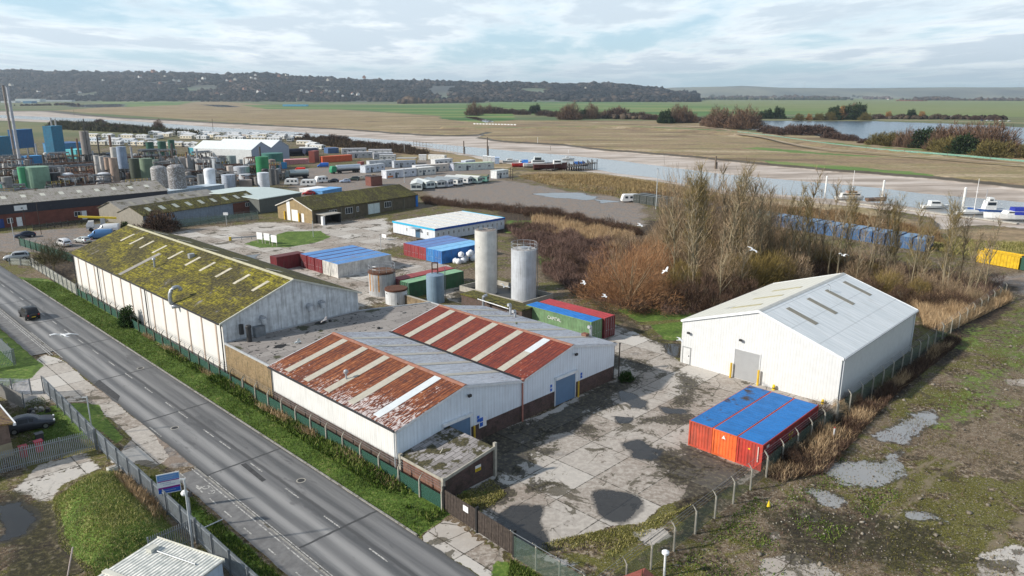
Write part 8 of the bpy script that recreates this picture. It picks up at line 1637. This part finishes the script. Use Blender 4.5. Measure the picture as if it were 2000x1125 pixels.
FL = [(1395 + 5, 248, 210, 'B'), (1412, 250, 213, 'B'), (1440, 252, 212, 'B'), (1455, 253, 211, 'B'), (1470, 252, 216, 'B'), (1380, 246, 225, 'B'), (1300, 241, 216, 'G'), (1322, 240, 206, 'B'), (1335, 239, 208, 'B'), (1350, 240, 218, 'B'), (1296, 240, 220, 'G'), (1118, 234, 202, 'B'), (1105, 234, 206, 'B'), (1155, 232, 203, 'B'), (1140, 232, 214, 'G'), (1048, 222, 205, 'G'), (1040, 222, 207, 'G'), (1180, 231, 215, 'B'),
  (1205, 231, 210, 'L'), (1500, 232, 214, 'G'), (1520, 232, 210, 'G'), (1488, 232, 218, 'G'), (1560, 235, 222, 'O'), (1580, 235, 222, 'R'), (1600, 235, 221, 'O'), (1628, 234, 209, 'G'), (1640, 233, 208, 'R'), (1655, 233, 206, 'G'), (1665, 233, 203, 'B'), (1675, 234, 204, 'G'), (1620, 235, 219, 'O'), (1690, 235, 220, 'O'), (1735, 231, 217, 'R'), (1780, 230, 214, 'G'), (1800, 231, 217, 'R'), (1830, 232, 222, 'L'), (1870, 233, 223, 'L'), (1905, 234, 225, 'L'), (1940, 235, 226, 'L'), (1715, 232, 222, 'L'), (1760, 232, 222, 'L'),
  (1520, 262, 247, 'L'), (1540, 262, 243, 'B'), (1560, 263, 242, 'L'), (1580, 263, 244, 'L'), (1600, 262, 243, 'L'), (1617, 262, 248, 'L'), (1510, 264, 250, 'L'), (1625, 270, 257, 'L'), (1640, 272, 260, 'L'), (1660, 275, 262, 'L'), (1690, 280, 270, 'L'), (1500, 258, 244, 'L'),
  (1712, 286, 260, 'O'), (1735, 287, 258, 'O'), (1750, 288, 260, 'O'), (1768, 290, 252, 'B'), (1785, 292, 256, 'B'), (1800, 293, 252, 'G'), (1822, 294, 254, 'G'), (1835, 296, 248, 'B'), (1850, 296, 244, 'B'), (1870, 298, 250, 'B'), (1832, 300, 270, 'O'), (1855, 303, 268, 'O'), (1878, 305, 264, 'G'), (1893, 305, 268, 'G'), (1885, 300, 244, 'B'), (1905, 302, 242, 'B'), (1925, 305, 244, 'B'), (1948, 306, 242, 'B'), (1930, 310, 274, 'O'), (1955, 311, 276, 'O'), (1980, 312, 278, 'B'), (1996, 313, 280, 'O'),
  (925, 226, 200, 'B'), (940, 222, 206, 'B'), (955, 222, 205, 'B'), (968, 222, 208, 'L'), (985, 222, 212, 'L'), (1000, 222, 212, 'L'), (1020, 224, 213, 'L'), (1065, 226, 214, 'L'), (1085, 228, 216, 'L'), (1230, 232, 220, 'L'), (1250, 232, 218, 'L'), (1270, 234, 222, 'L'), (1210, 229, 208, 'B'), (590, 272, 261, 'L'), (650, 275, 262, 'L'), (668, 276, 264, 'L'), (310, 252, 234, 'B'), (600, 271, 259, 'B'), (630, 273, 264, 'L'), (765, 290, 278, 'L'), (790, 292, 280, 'L'), (730, 288, 276, 'L'), (700, 285, 274, 'L'), (205, 252, 243, 'L'), (230, 253, 244, 'L'), (255, 254, 245, 'L'), (280, 256, 247, 'L'), (175, 251, 243, 'L'), (195, 240, 232, 'L')]
nat = {'G': 8, 'B': 8.6, 'O': 7, 'R': 9.6, 'L': 4}
for i, (x, y, yt, k) in enumerate(FL):
 b0 = at(x, y); h = hgt(b0, x, yt); nm, lb, ct = FNm[k]
 z = ('on the near lake shore, big clump at the right' if x > 1700 and y > 280 else 'on the scrubby spit in the lake' if x > 1480 and y > 242 else 'on the far lake shore' if x > 1480 else 'left of the lake on the marsh edge' if x > 1280 else 'on the far bank of the marsh' if x > 900 else 'on the near river bank behind the yard' if y > 255 else 'by the river beyond the works')
 tree(nm, f'{lb} {z}', ct, b0, rg.uniform(0, 6), FB[k], 'trees and bushes beyond the river', h / nat[k])
# ---- ground cover nobody could count
def in_poly(P, poly):
 q = np.array([(p[0], p[1]) for p in poly]); ins = np.zeros(len(P), bool)
 for i in range(len(q)):
  a, b2 = q[i], q[(i + 1) % len(q)]
  if a[1] != b2[1]: c = (a[1] > P[:, 1]) != (b2[1] > P[:, 1]); ins ^= c & (P[:, 0] < a[0] + (P[:, 1] - a[1]) * (b2[0] - a[0]) / (b2[1] - a[1]))
 return ins
def scatter(poly, n, frame='w'):
 q = np.array([(p[0], p[1]) for p in poly]); lo, hi = q.min(0), q.max(0); out = []
 while sum(map(len, out)) < n: P = NR.uniform(lo, hi, (n, 2)); out.append(P[in_poly(P, poly)])
 return np.concatenate(out)[:n]
def noise2(P, s, off=0): return np.array([mnoise.noise(Vector((x * s, y * s, off))) for x, y in P])
def gz(P):                                               # height of the ground sheet under the points
 xi = np.clip(np.searchsorted(gx, P[:, 0]) - 1, 0, nx - 2); yi = np.clip(np.searchsorted(gy, P[:, 1]) - 1, 0, ny - 2); Z = GZ.reshape(ny, nx)
 fx = (P[:, 0] - gx[xi]) / (gx[xi + 1] - gx[xi]); fy = (P[:, 1] - gy[yi]) / (gy[yi + 1] - gy[yi])
 return (Z[yi, xi] * (1 - fx) * (1 - fy) + Z[yi, xi + 1] * fx * (1 - fy) + Z[yi + 1, xi] * (1 - fx) * fy + Z[yi + 1, xi + 1] * fx * fy)
def cover(name, label, poly, n, mat, L, W_, up=1.2, z=0.0, cat='plants', clump=0, seed=0, lump=0.0):
 P = scatter(poly, n); nn = noise2(P, .25, seed)
 if clump: k = nn > NR.uniform(-.5, .5, len(P)) * (1 - clump) + (clump - .5) * .3; P = P[k]; nn = nn[k]
 Z = gz(P) + z + lump * np.clip(nn + .35, 0, 1) * NR.random(len(P)); D = NR.normal(size=(len(P), 3)) * .5; D[:, 2] = np.abs(D[:, 2]) + up; s = .6 + .8 * np.clip(nn + .5, 0, 1)
 V, T = blades(np.column_stack([P, Z]), D, NR.uniform(*L, len(P)) * s, NR.uniform(*W_, len(P)), .6); o = put(name, np_mesh(name, V, T, mat)); return tag(o, label, cat, kind='stuff')
cover('verge_grass', 'green grass blades on the verge between road and sheds', uv((-4.35, -8.2), (-.9, -7.8), (-.9, 100), (-4.35, 106)), 42000, TW_GRASS, (.08, .22), (.02, .05), 1.0, cat='grass')
cover('fence_weeds', 'taller green and brown weeds along the green mesh fence', uv((-2.7, -7.5), (-.85, -7.5), (-.85, 50), (-1.7, 50)), 16000, TW_GRASS, (.2, .55), (.05, .14), .6, cat='weeds', clump=.4, lump=.5)
cover('fence_weeds', 'brown bramble stems tangled along the green mesh fence', uv((-1.9, -2), (-.2, -2), (-.2, 60), (-1.3, 60)), 9000, TW_TAN, (.2, .7), (.02, .06), .6, cat='brambles', clump=.5, seed=4, lump=.5)
cover('mound_grass', 'shaggy dry and green grass covering the mound behind the palisade', uv((-17.1, 18.6), (-22.4, 17.6), (-24, 10), (-23.6, 3.6), (-17.1, 3)), 26000, custom('mound_blades', f_blades([(.08, .11, .02), (.24, .26, .07), (.58, .50, .26)])), (.08, .26), (.02, .045), .5, cat='grass')
cover('mound_grass', 'dry brown stems along the foot of the palisade beside the mound', uv((-17.9, 20), (-16.9, 20), (-16.8, 3.5), (-18.4, 3.5)), 5000, TW_TAN, (.3, .8), (.02, .05), .8, cat='grass', clump=.4)
cover('path_verge_grass', 'rough grass and weeds between the palisade and the path', uv((-16.1, 16), (-14.5, 15), (-14.2, 6), (-14.3, -12), (-16.1, -12)), 12000, TW_GRASS, (.1, .35), (.03, .09), .6, cat='grass', clump=.2)
cover('lawn_grass', 'short lawn grass at the left entrance', uv((-21, 41), (-17, 43), (-17, 25.4), (-22, 27.5)), 9000, TW_GRASS, (.05, .14), (.02, .05), .8, cat='grass')
cover('corner_grass', 'tufty grass by the gate at the bottom of the picture', uv((-4.3, -17.5), (-1.6, -15.4), (-1.5, -22), (-4.3, -22)), 6000, TW_GRASS, (.1, .3), (.03, .07), .8, cat='grass')
cover('gate_grass', 'mossy tufts inside the yard fence near the gate', uv((0, -15), (10, -20), (14, -21), (1.2, -20.5)), 9000, TW_DRYG, (.08, .28), (.02, .06), .6, cat='grass', clump=.4, seed=2)
cover('store_weeds', 'low weeds at the foot of the brick store', uv((.6, -6.2), (5.4, -6.2), (4.5, -9), (-.3, -9.6)), 5000, TW_DRYG, (.06, .22), (.03, .08), .5, cat='weeds', clump=.4, seed=6)
cover('waste_grass', 'patchy grass and moss tufts over the waste ground', uv((8, -24.2), (60, -24.2), (100, -28), (100, -60), (30, -52), (5, -36)), 80000, TW_WASTE, (.05, .18), (.015, .045), .5, cat='grass', clump=.55, seed=8)
cover('waste_weeds', 'bright green weed tufts outside the yard fence', uv((4, -24.2), (32, -24.2), (28, -33), (6, -30)), 9000, TW_GRASS, (.06, .2), (.04, .1), .5, cat='weeds', clump=.72, seed=9)
cover('fence_brambles', 'brown brambles along the fence beside the containers and the warehouse', uv((22.5, -24.6), (22.8, -22.75), (36, -22.75), (36.5, -24), (76, -24.2), (76, -26), (50, -25.6), (38, -26.2), (27, -27)), 26000, TW_DARK, (.2, .8), (.015, .045), .8, cat='brambles', lump=.7, seed=3)
cover('fence_brambles', 'tan dead stems through the brambles by the fence', uv((22.5, -24.9), (22.8, -22.75), (36, -22.75), (36.5, -24), (76, -24.2), (76, -25.6), (50, -25.4), (38, -26.2), (27, -26.6)), 9000, TW_TAN, (.3, .9), (.015, .04), 1.0, cat='brambles', lump=.8, seed=5, clump=.3)
cover('reed_bed', 'tan reeds on the bramble ground right of the silos', px((1038, 428), (1075, 424), (1160, 445), (1240, 462), (1215, 478), (1100, 462), (1040, 448)), 16000, TW_TAN, (.8, 1.8), (.03, .08), 1.6, cat='reeds')
cover('reed_bed', 'tan reeds behind the right side of the grey warehouse', px((1730, 575), (1810, 590), (1960, 575), (1975, 590), (1850, 650), (1805, 640), (1795, 605)), 26000, TW_TAN, (.6, 1.7), (.02, .06), 1.4, cat='reeds')
cover('bramble_thicket', 'dark purple brown bramble mass right of the silos', px((975, 440), (1040, 440), (1140, 468), (1235, 480), (1300, 470), (1330, 610), (1215, 600), (1120, 575), (1060, 535), (1055, 500)), 95000, TW_PURP, (.4, 1.2), (.02, .06), .7, cat='brambles', lump=2.0, seed=1)
cover('bramble_thicket', 'dark undergrowth beneath the poplars', px((1300, 440), (1480, 455), (1700, 520), (1960, 560), (1930, 600), (1810, 590), (1730, 560), (1650, 535), (1516, 550), (1335, 620), (1290, 620)), 90000, TW_PURP, (.4, 1.3), (.02, .06), .7, cat='brambles', lump=2.2, seed=11)
cover('bramble_thicket', 'warm brown stems mixed through the undergrowth', px((1180, 470), (1480, 455), (1700, 510), (1940, 560), (1900, 600), (1700, 560), (1516, 545), (1345, 612), (1210, 598)), 60000, TW_POP, (.6, 1.8), (.02, .05), 1.0, cat='brambles', lump=2.5, seed=13)
cover('bramble_edge', 'brown bramble strip between the gravel and the reeds', px((820, 385), (900, 398), (1060, 410), (1240, 445), (1260, 462), (1060, 425), (960, 412), (830, 400)), 22000, TW_DARK, (.5, 1.3), (.03, .08), .7, cat='brambles', lump=1.2)
cover('bank_grass', 'shaggy tan grass on the bank before the jetty', px((1010, 345), (1165, 345), (1290, 362), (1420, 390), (1420, 412), (1290, 400), (1180, 380), (1080, 364)), 30000, TW_BANK, (.4, 1.1), (.05, .14), .8, cat='grass')
cover('flats_growth', 'reddish brown scrub behind the container row', px((1250, 385), (1400, 400), (1600, 412), (1700, 425), (1830, 460), (1850, 480), (1700, 448), (1500, 425), (1300, 402)), 50000, custom('flats_scrub', f_blades([(.10, .06, .03), (.22, .14, .075), (.32, .23, .12)])), (.5, 1.4), (.05, .13), .8, cat='scrub', lump=1.0)
cover('flats_growth', 'olive scrub on the flats at the right edge', px((1700, 450), (1850, 470), (2050, 480), (2150, 520), (1990, 515), (1850, 495)), 26000, TW_DRYG, (.3, .9), (.05, .12), .7, cat='scrub', lump=.4)
cover('river_bank_scrub', 'dark scrub along the near river bank behind the yard', px((560, 268), (690, 278), (800, 292), (840, 300), (820, 304), (700, 292), (600, 282)), 22000, custom('bank_scrub', f_blades([(.035, .025, .02), (.075, .055, .04), (.13, .10, .06)])), (.8, 2.2), (.12, .35), .6, cat='scrub', lump=2.2)
cover('river_bank_scrub', 'dark scrub by the river beyond the works', px((100, 240), (200, 243), (330, 256), (400, 262), (380, 266), (250, 260), (90, 252)), 16000, custom('bank_scrub2', f_blades([(.025, .028, .02), (.06, .06, .035), (.12, .11, .06)])), (1.5, 3.5), (.4, .9), .5, cat='scrub', lump=2.5)
cover('waste_brambles', 'dark dead weed clumps dotted over the waste ground', uv((10, -25), (60, -26), (95, -30), (95, -58), (30, -50), (8, -36)), 26000, TW_DARK, (.06, .3), (.015, .04), .5, cat='weeds', clump=.7, seed=31)
# ================================================================== FAR COUNTRY
def ridge(name, prof, dist, depth, zb, seed, mat, nxs=160, nys=14):
 """a hill range: prof = [(px, py of skyline)] at the given distance"""
 xs = np.linspace(prof[0][0], prof[-1][0], nxs); ys = np.interp(xs, [p[0] for p in prof], [p[1] for p in prof]); V = []
 for j in range(nys):
  q = j / (nys - 1); d = dist - depth * .5 + depth * q * 1.2
  for x, y in zip(xs, ys):
   X = (x - 1000) / F * (dist / math.cos(PT) * 1.0) * math.cos(PT) * (d / dist) * 1.03; top = H + (186.4 - y) / F * dist / math.cos(PT) ** 2 * .97
   s = math.sin(min(1, q * 1.25) * math.pi / 2) ** 1.3 if q < .8 else 1 - (q - .8) * .6
   V.append((X, d, zb + (top - zb) * s * (1 + .05 * mnoise.noise(Vector((X * .0015, d * .002, seed)))) if q > 0 else -1))
 V = np.array(V); A_ = np.arange(nxs - 1)[None, :] + (np.arange(nys - 1) * nxs)[:, None]; A_ = A_.ravel(); T = np.column_stack([A_, A_ + 1, A_ + nxs + 1, A_ + nxs])
 me_ = np_mesh(name, V, T, mat); o = put(name, me_); tag(o, kind='structure'); return V.reshape(nys, nxs, 3)
HG = custom('hill_ground', lambda b, bs: (b.put(bs.inputs[0], b.ramp(b.noise(POS(b), .0016, 5, .6), [(.40, (.035, .035, .022)), (.52, (.07, .065, .04)), (.60, (.11, .14, .06)), (.68, (.13, .15, .07))])),))
hv = ridge('hills', [(-400, 146), (-60, 140), (0, 143), (60, 141), (100, 139), (160, 143), (220, 141), (290, 145), (400, 144), (470, 148), (530, 145), (600, 150), (680, 156), (760, 159), (870, 162), (1000, 164), (1080, 167), (1150, 166), (1220, 168), (1270, 175), (1300, 182), (1340, 186)], 5000, 2200, 0, 3, HG)
HF = custom('far_hill', lambda b, bs: (b.put(bs.inputs[0], b.ramp(b.noise(b.map(POS(b), (1, .6, 1)), .0012, 4), [(.38, (.08, .09, .05)), (.5, (.16, .16, .09)), (.62, (.24, .23, .13))])),))
ridge('hills', [(1150, 182), (1290, 171), (1420, 168), (1500, 171), (1620, 172), (1800, 170), (2000, 170), (2300, 170)], 10500, 2500, 0, 8, HF, 120, 10)
def clumps(name, label, P, S, mat, cat='woodland', kind='stuff'):
 """rough tree crowns: lumpy twelve-sided blobs, one per row of P (x, y, z) with radius S"""
 t_ = (1 + 5 ** .5) / 2; I = np.array([(-1, t_, 0), (1, t_, 0), (-1, -t_, 0), (1, -t_, 0), (0, -1, t_), (0, 1, t_), (0, -1, -t_), (0, 1, -t_), (t_, 0, -1), (t_, 0, 1), (-t_, 0, -1), (-t_, 0, 1)]) / 1.9
 Fc = np.array([(0, 11, 5), (0, 5, 1), (0, 1, 7), (0, 7, 10), (0, 10, 11), (1, 5, 9), (5, 11, 4), (11, 10, 2), (10, 7, 6), (7, 1, 8), (3, 9, 4), (3, 4, 2), (3, 2, 6), (3, 6, 8), (3, 8, 9), (4, 9, 5), (2, 4, 11), (6, 2, 10), (8, 6, 7), (9, 8, 1)])
 n = len(P); J = NR.uniform(.45, 1.6, (n, 12, 1)); V = P[:, None] + I[None] * J * S[:, None] ; T = (np.arange(n)[:, None, None] * 12 + Fc[None]).reshape(-1, 3)
 o = put(name, np_mesh(name, V.reshape(-1, 3), T, mat)); return tag(o, label, cat, kind=kind)
for lb, pg, n in (('pale stones and rubble scattered over the waste ground', uv((8, -24.5), (60, -25), (95, -30), (95, -58), (30, -50), (5, -36)), 5200),):
 Q = scatter(pg, n); q = NR.uniform(.025, .085, n) * (1 + 1.6 * (NR.random(n) > .96)); clumps('rubble_stones', lb, np.column_stack([Q, gz(Q) + q * .3]), np.column_stack([q, q, q * .6]), custom('stones', f_blob([(.10, .085, .065), (.26, .23, .19), (.45, .42, .37)])), 'rubble')
ny_, nx_ = hv.shape[:2]; k = 26000; jj = NR.random(k) ** .8 * (ny_ - 3.2); ii_ = NR.random(k) * (nx_ - 1.001); j0 = jj.astype(int); i0 = ii_.astype(int); fj = (jj - j0)[:, None]; fi = (ii_ - i0)[:, None]
P = (hv[j0, i0] * (1 - fj) + hv[j0 + 1, i0] * fj) * (1 - fi) + (hv[j0, i0 + 1] * (1 - fj) + hv[j0 + 1, i0 + 1] * fj) * fi
nn = noise2(P[:, :2], .0034, 2); keep = nn > -.34 + .12 * NR.random(k); P = P[keep]; n = len(P); sz = NR.uniform(8, 17, n) * (1 + (NR.random(n) > .94) * .6); S = np.column_stack([sz, sz, sz * NR.uniform(.55, .95, n)]); P = P + np.column_stack([NR.normal(size=(n, 2)) * 6, sz * .4])
clumps('woodland', 'wooded slopes of the long hill on the skyline', P, S, custom('hill_woods', f_blob([(.006, .011, .013), (.018, .024, .024), (.042, .038, .034), (.10, .08, .065)])))
def belt(label, pts, n, wd, sz, mat, jit=1.0):
 W_ = [Vector(p) for p in pts]; seg = [(W_[i + 1] - W_[i]).length for i in range(len(W_) - 1)]; tot = sum(seg); out = []
 for s in NR.random(n) * tot:
  i = 0
  while i < len(seg) - 1 and s > seg[i]: s -= seg[i]; i += 1
  p = W_[i].lerp(W_[i + 1], min(1, s / seg[i])); out.append((p.x + NR.normal() * wd * .3, p.y + NR.normal() * wd, 0))
 P = np.array(out); s = NR.uniform(sz[0], sz[1], n); q = noise2(P[:, :2], .004, 5); s = s * (1 + q * jit); clumps('tree_belt', label, P + np.column_stack([np.zeros((n, 2)), s * .5]), np.column_stack([s, s, s * .85]), mat, 'tree belt')
BBR = custom('belt_brown', f_blob([(.03, .025, .02), (.07, .055, .042), (.12, .09, .065)])); BGR = custom('belt_green', f_blob([(.02, .028, .018), (.045, .055, .03), (.08, .085, .045)]))
belt('brown tree belt along the foot of the wooded hill', px((-200, 197), (300, 196), (600, 196), (930, 195)), 1500, 110, (9, 20), BBR)
belt('brown copse at the end of the tree belt left of the green fields', px((790, 202), (860, 201), (935, 200)), 220, 60, (8, 15), BBR)
belt('dark hedge line on the far side of the green fields', px((930, 195), (1300, 194.5), (1650, 195.5)), 700, 70, (6, 13), BGR)
belt('village trees on the plain', px((1400, 193.5), (1520, 193), (1640, 194)), 420, 160, (10, 20), BBR); belt('tall bare trees of the plain right of the village', px((1690, 194), (1735, 194)), 70, 40, (12, 20), custom('belt_mauve', f_blob([(.07, .06, .055), (.12, .10, .09), (.16, .13, .12)])))
belt('rusty brown copse on the plain', px((1755, 197), (1800, 197.5)), 90, 30, (6, 10), custom('belt_rust', f_blob([(.10, .04, .03), (.18, .07, .045), (.22, .10, .07)])))
belt('hedges across the plain at the right', px((1800, 196), (2050, 197)), 320, 120, (7, 15), BBR); belt('pale distant hedges below the far hills', px((1300, 190), (1700, 189.5), (2100, 190)), 900, 400, (14, 30), BGR); belt('far hedge line across the plain', px((1150, 191.5), (1700, 191.8), (2100, 192)), 800, 300, (10, 24), BGR)
belt('scrubby hedge along the marsh left of the lake', px((1100, 231), (1280, 233), (1400, 238)), 130, 9, (2, 4), BBR); belt('brown hedge on the far lake shore', px((1480, 231.5), (1700, 232), (1960, 233.5)), 260, 8, (2, 4.5), BBR); belt('hedge on the riverside fields left of centre', px((640, 197.5), (760, 198), (860, 199)), 120, 30, (4, 9), BGR)
belt('low scrub behind the boatyard at far left', px((30, 207), (100, 206), (150, 205)), 80, 20, (3, 6), BBR)
# houses, one thing each, on the hillside and the plain
def house(label, p, s, rz, wall, roof, group):
 t = thing('house', label, 'house', p, rz, group); t.scale = (s, s, s)
 if 'h' not in _cv:
  a = MB(); a.prism([(0, 0), (8, 0), (8, 5), (4, 8.2), (0, 5)], 'y', 0, 12); c = MB(); c.slab([(-.5, -.5, 4.8), (4, -.5, 8.5), (4, 12.5, 8.5), (-.5, 12.5, 4.8)], .3); c.slab([(4, -.5, 8.5), (8.5, -.5, 4.8), (8.5, 12.5, 4.8), (4, 12.5, 8.5)], .3); c.box(3.5, 9, 8, 4.5, 10, 10)
  _cv['h'] = (a, c)
 key = ('hm', wall, roof)
 if key not in _cv: _cv[key] = (_cv['h'][0].mesh('wall', mt(wall, .7, var=.05)), _cv['h'][1].mesh('roof', mt(roof, .8)))
 put('wall', _cv[key][0], t); put('roof', _cv[key][1], t); return t
HC = [((.75, .74, .70), (.20, .16, .14), 'white house with brown roof'), ((.70, .70, .68), (.26, .11, .08), 'white house with red roof'), ((.34, .18, .13), (.22, .10, .08), 'red brick house'), ((.60, .56, .48), (.16, .15, .15), 'cream house with slate roof')]
HP = [(205, 158), (275, 152), (300, 142), (325, 150), (342, 158), (352, 160), (385, 156), (392, 160), (398, 155), (445, 158), (452, 160), (460, 157), (492, 153), (500, 155), (545, 150), (560, 148), (590, 178), (600, 181), (630, 182), (645, 180), (660, 181), (690, 184), (315, 164), (25, 168), (80, 180), (160, 182), (425, 185), (435, 186), (520, 186), (505, 181), (610, 179), (638, 178), (700, 186), (670, 188), (478, 175), (640, 158), (300, 139), (500, 148), (710, 153), (1140, 172)]
for i, (x, y) in enumerate(HP):
 d_ = 4100 + (190 - y) / 55 * 900; r = Vector(((x - 1000) / F, math.cos(PT) + (562.5 - y) / F * math.sin(PT), -math.sin(PT) + (562.5 - y) / F * math.cos(PT))); p = Vector((0, 0, H)) + r * (d_ / r.y)
 w_, rf, nm = HC[i % 4]; house(f'small distant {nm} among the trees of the {"lower" if y > 170 else "upper"} {"left" if x < 420 else "middle"} hillside', p + Vector((0, -40, -2)), 1.3 + (i % 3) * .35, rg.uniform(-.6, .6), w_, rf, 'houses on the wooded hillside')
for i, (x, y) in enumerate(((1435, 193.3), (1450, 193), (1468, 193.6), (1505, 193.2), (1515, 192.9), (1595, 193.5), (1605, 193.2), (1622, 193.4), (1735, 194.3), (1860, 195), (760, 195), (800, 194.8), (700, 195.5), (690, 195.2), (815, 196.5), (850, 197), (1965, 196), (1210, 195))):
 w_, rf, nm = HC[(i * 3 + 1) % 4]; house(f'tiny {nm} of the village on the plain' if x > 1200 else f'tiny {nm} at the foot of the hill behind the green fields', at(x, y), 1.2, rg.uniform(-.8, .8), w_, rf, 'houses out on the plain')
for lb, xa, xb, y, h, dp, col in (('long bright blue roofed building at the edge of the green fields', 552, 600, 207.5, 5, 20, (.10, .38, .62)), ('white boatyard shed at the far left across the river', 30, 78, 199, 14, 60, (.60, .66, .66)), ('blue boatyard shed at the far left beside the white one', 45, 62, 202, 9, 40, (.10, .25, .40)), ('long white shed at the foot of the hill', 300, 330, 195.5, 12, 60, (.75, .76, .76)),
         ('low grey shed at the foot of the hill', 240, 298, 196.3, 10, 40, (.38, .40, .42)), ('small white shed by the far lake shore', 1857, 1869, 232, 4, 8, (.75, .76, .74)), ('cream barn on the plain beyond the fields', 1506, 1520, 194, 14, 30, (.66, .60, .46)), ('long pale shed beside the river boatyard', 82, 140, 198.5, 8, 40, (.48, .52, .55)), ('low white roofed shed near the river boatyard', 2, 30, 201, 8, 40, (.60, .62, .62))):
 block(lb, xa, y, xb, y, 0, dp, col, name='distant_shed', h=h, ribs=False, cat='shed')
for i, x in enumerate((1569, 1702, 1845, 1986, 1419)):
 p = at(x, 189.6); hh = hgt(p, x, 160.5 if i < 4 else 172); t = thing('pylon', f'faint lattice electricity pylon on the horizon, {["leftmost","second from left","third from left","rightmost"][i] if i < 4 else "short one"} of the line', 'pylon', p, 0, 'pylons on the horizon'); bb = MB(); w_ = hh * .10
 for sx, sy in ((-1, -1), (1, -1), (1, 1), (-1, 1)): bb.tube([(sx * w_, sy * w_, 0), (sx * w_ * .15, sy * w_ * .15, hh)], .9, 4)
 for q in (.15, .35, .55, .75): bb.tube([(-w_ * (1 - q * .85), 0, hh * q), (w_ * (1 - (q + .15) * .85), 0, hh * (q + .15))], .6, 4)
 bb.build('lattice', M['galv'], t); bb = MB()
 for q in (.7, .82, .94): bb.tube([(-hh * .16, 0, hh * q), (hh * .16, 0, hh * q)], .8, 4)
 bb.build('cross_arms', M['galv'], t)
for i, (x, y) in enumerate(((1915, 236), (1925, 236.3), (1934, 236.5), (1950, 237), (1958, 237.2), (1968, 237.4))): vehicle(f'tiny {["blue","white","silver","white","grey","white"][i]} car parked on the far lake shore, {["first","second","third","fourth","fifth","sixth"][i]} from left', 'car', 'car', at(x, y), .2, [(.02, .05, .2), (.7, .7, .7), (.4, .4, .42), (.7, .7, .7), (.2, .2, .2), (.7, .7, .7)][i], 'parked_car', group='cars on the far lake shore')
t = thing('silt_fence', 'long pale green netting fence along the embankment path across the river', 'fence', (0, 0, 0)); pts = curve(px((1440, 258), (1480, 262), (1540, 270), (1620, 281), (1720, 292), (1850, 302), (2000, 315), (2300, 338), z=1.3), 8); bb = MB()
for a, b2 in zip(pts, pts[1:]): bb.add([(a.x, a.y, 1.0), (b2.x, b2.y, 1.0), (b2.x, b2.y, 1.9), (a.x, a.y, 1.9), (a.x, a.y + .06, 1.0), (b2.x, b2.y + .06, 1.0), (b2.x, b2.y + .06, 1.9), (a.x, a.y + .06, 1.9)], [(0, 1, 2, 3), (7, 6, 5, 4), (3, 2, 6, 7)])
bb.build('netting', mt((.14, .28, .22), .7, var=.3), t)
for i in range(12): p = pts[min(len(pts) - 1, i * 5)]; bb = MB(); bb.box(p.x - .08, p.y - .2, 0, p.x + .08, p.y - .05, 2.7); bb.build('post', M['wood'], t)
t = thing('white_rail_fence', 'line of white rails across the marsh left of centre', 'fence', at(925, 243, 0)); a, b2 = at(925, 243, 0), at(1010, 245, 0); d = b2 - a; t.rotation_euler.z = math.atan2(d.y, d.x)
for k in range(14): bb = MB(); bb.box(d.length * k / 14, -.3, .3, d.length * (k + .62) / 14, .3, 1.3); bb.build('rail', M['sign_white'], t)
# ------------------------------------------------------------------ air
hz = MB(); hz.box(-9500, -400, -4.5, 9500, 13500, 420); o = hz.build('haze', None or mt((1, 1, 1)), None); o.data.materials.clear()
hm = bpy.data.materials.new('haze'); hm.use_nodes = True; hb = NB(hm.node_tree); hb.N.clear(); vo_ = hb.N.new('ShaderNodeVolumePrincipled'); vo_.inputs['Color'].default_value = (.74, .86, 1.0, 1); vo_.inputs['Density'].default_value = 6.5e-5; vo_.inputs['Anisotropy'].default_value = .3
ho = hb.N.new('ShaderNodeOutputMaterial'); hb.L.new(vo_.outputs[0], ho.inputs['Volume']); o.data.materials.append(hm); tag(o, kind='stuff'); o['label'] = 'thin pale haze over the far country'; o['category'] = 'haze'
for o in list(COL.objects):
 if o.type == 'EMPTY': o.empty_display_size = .5
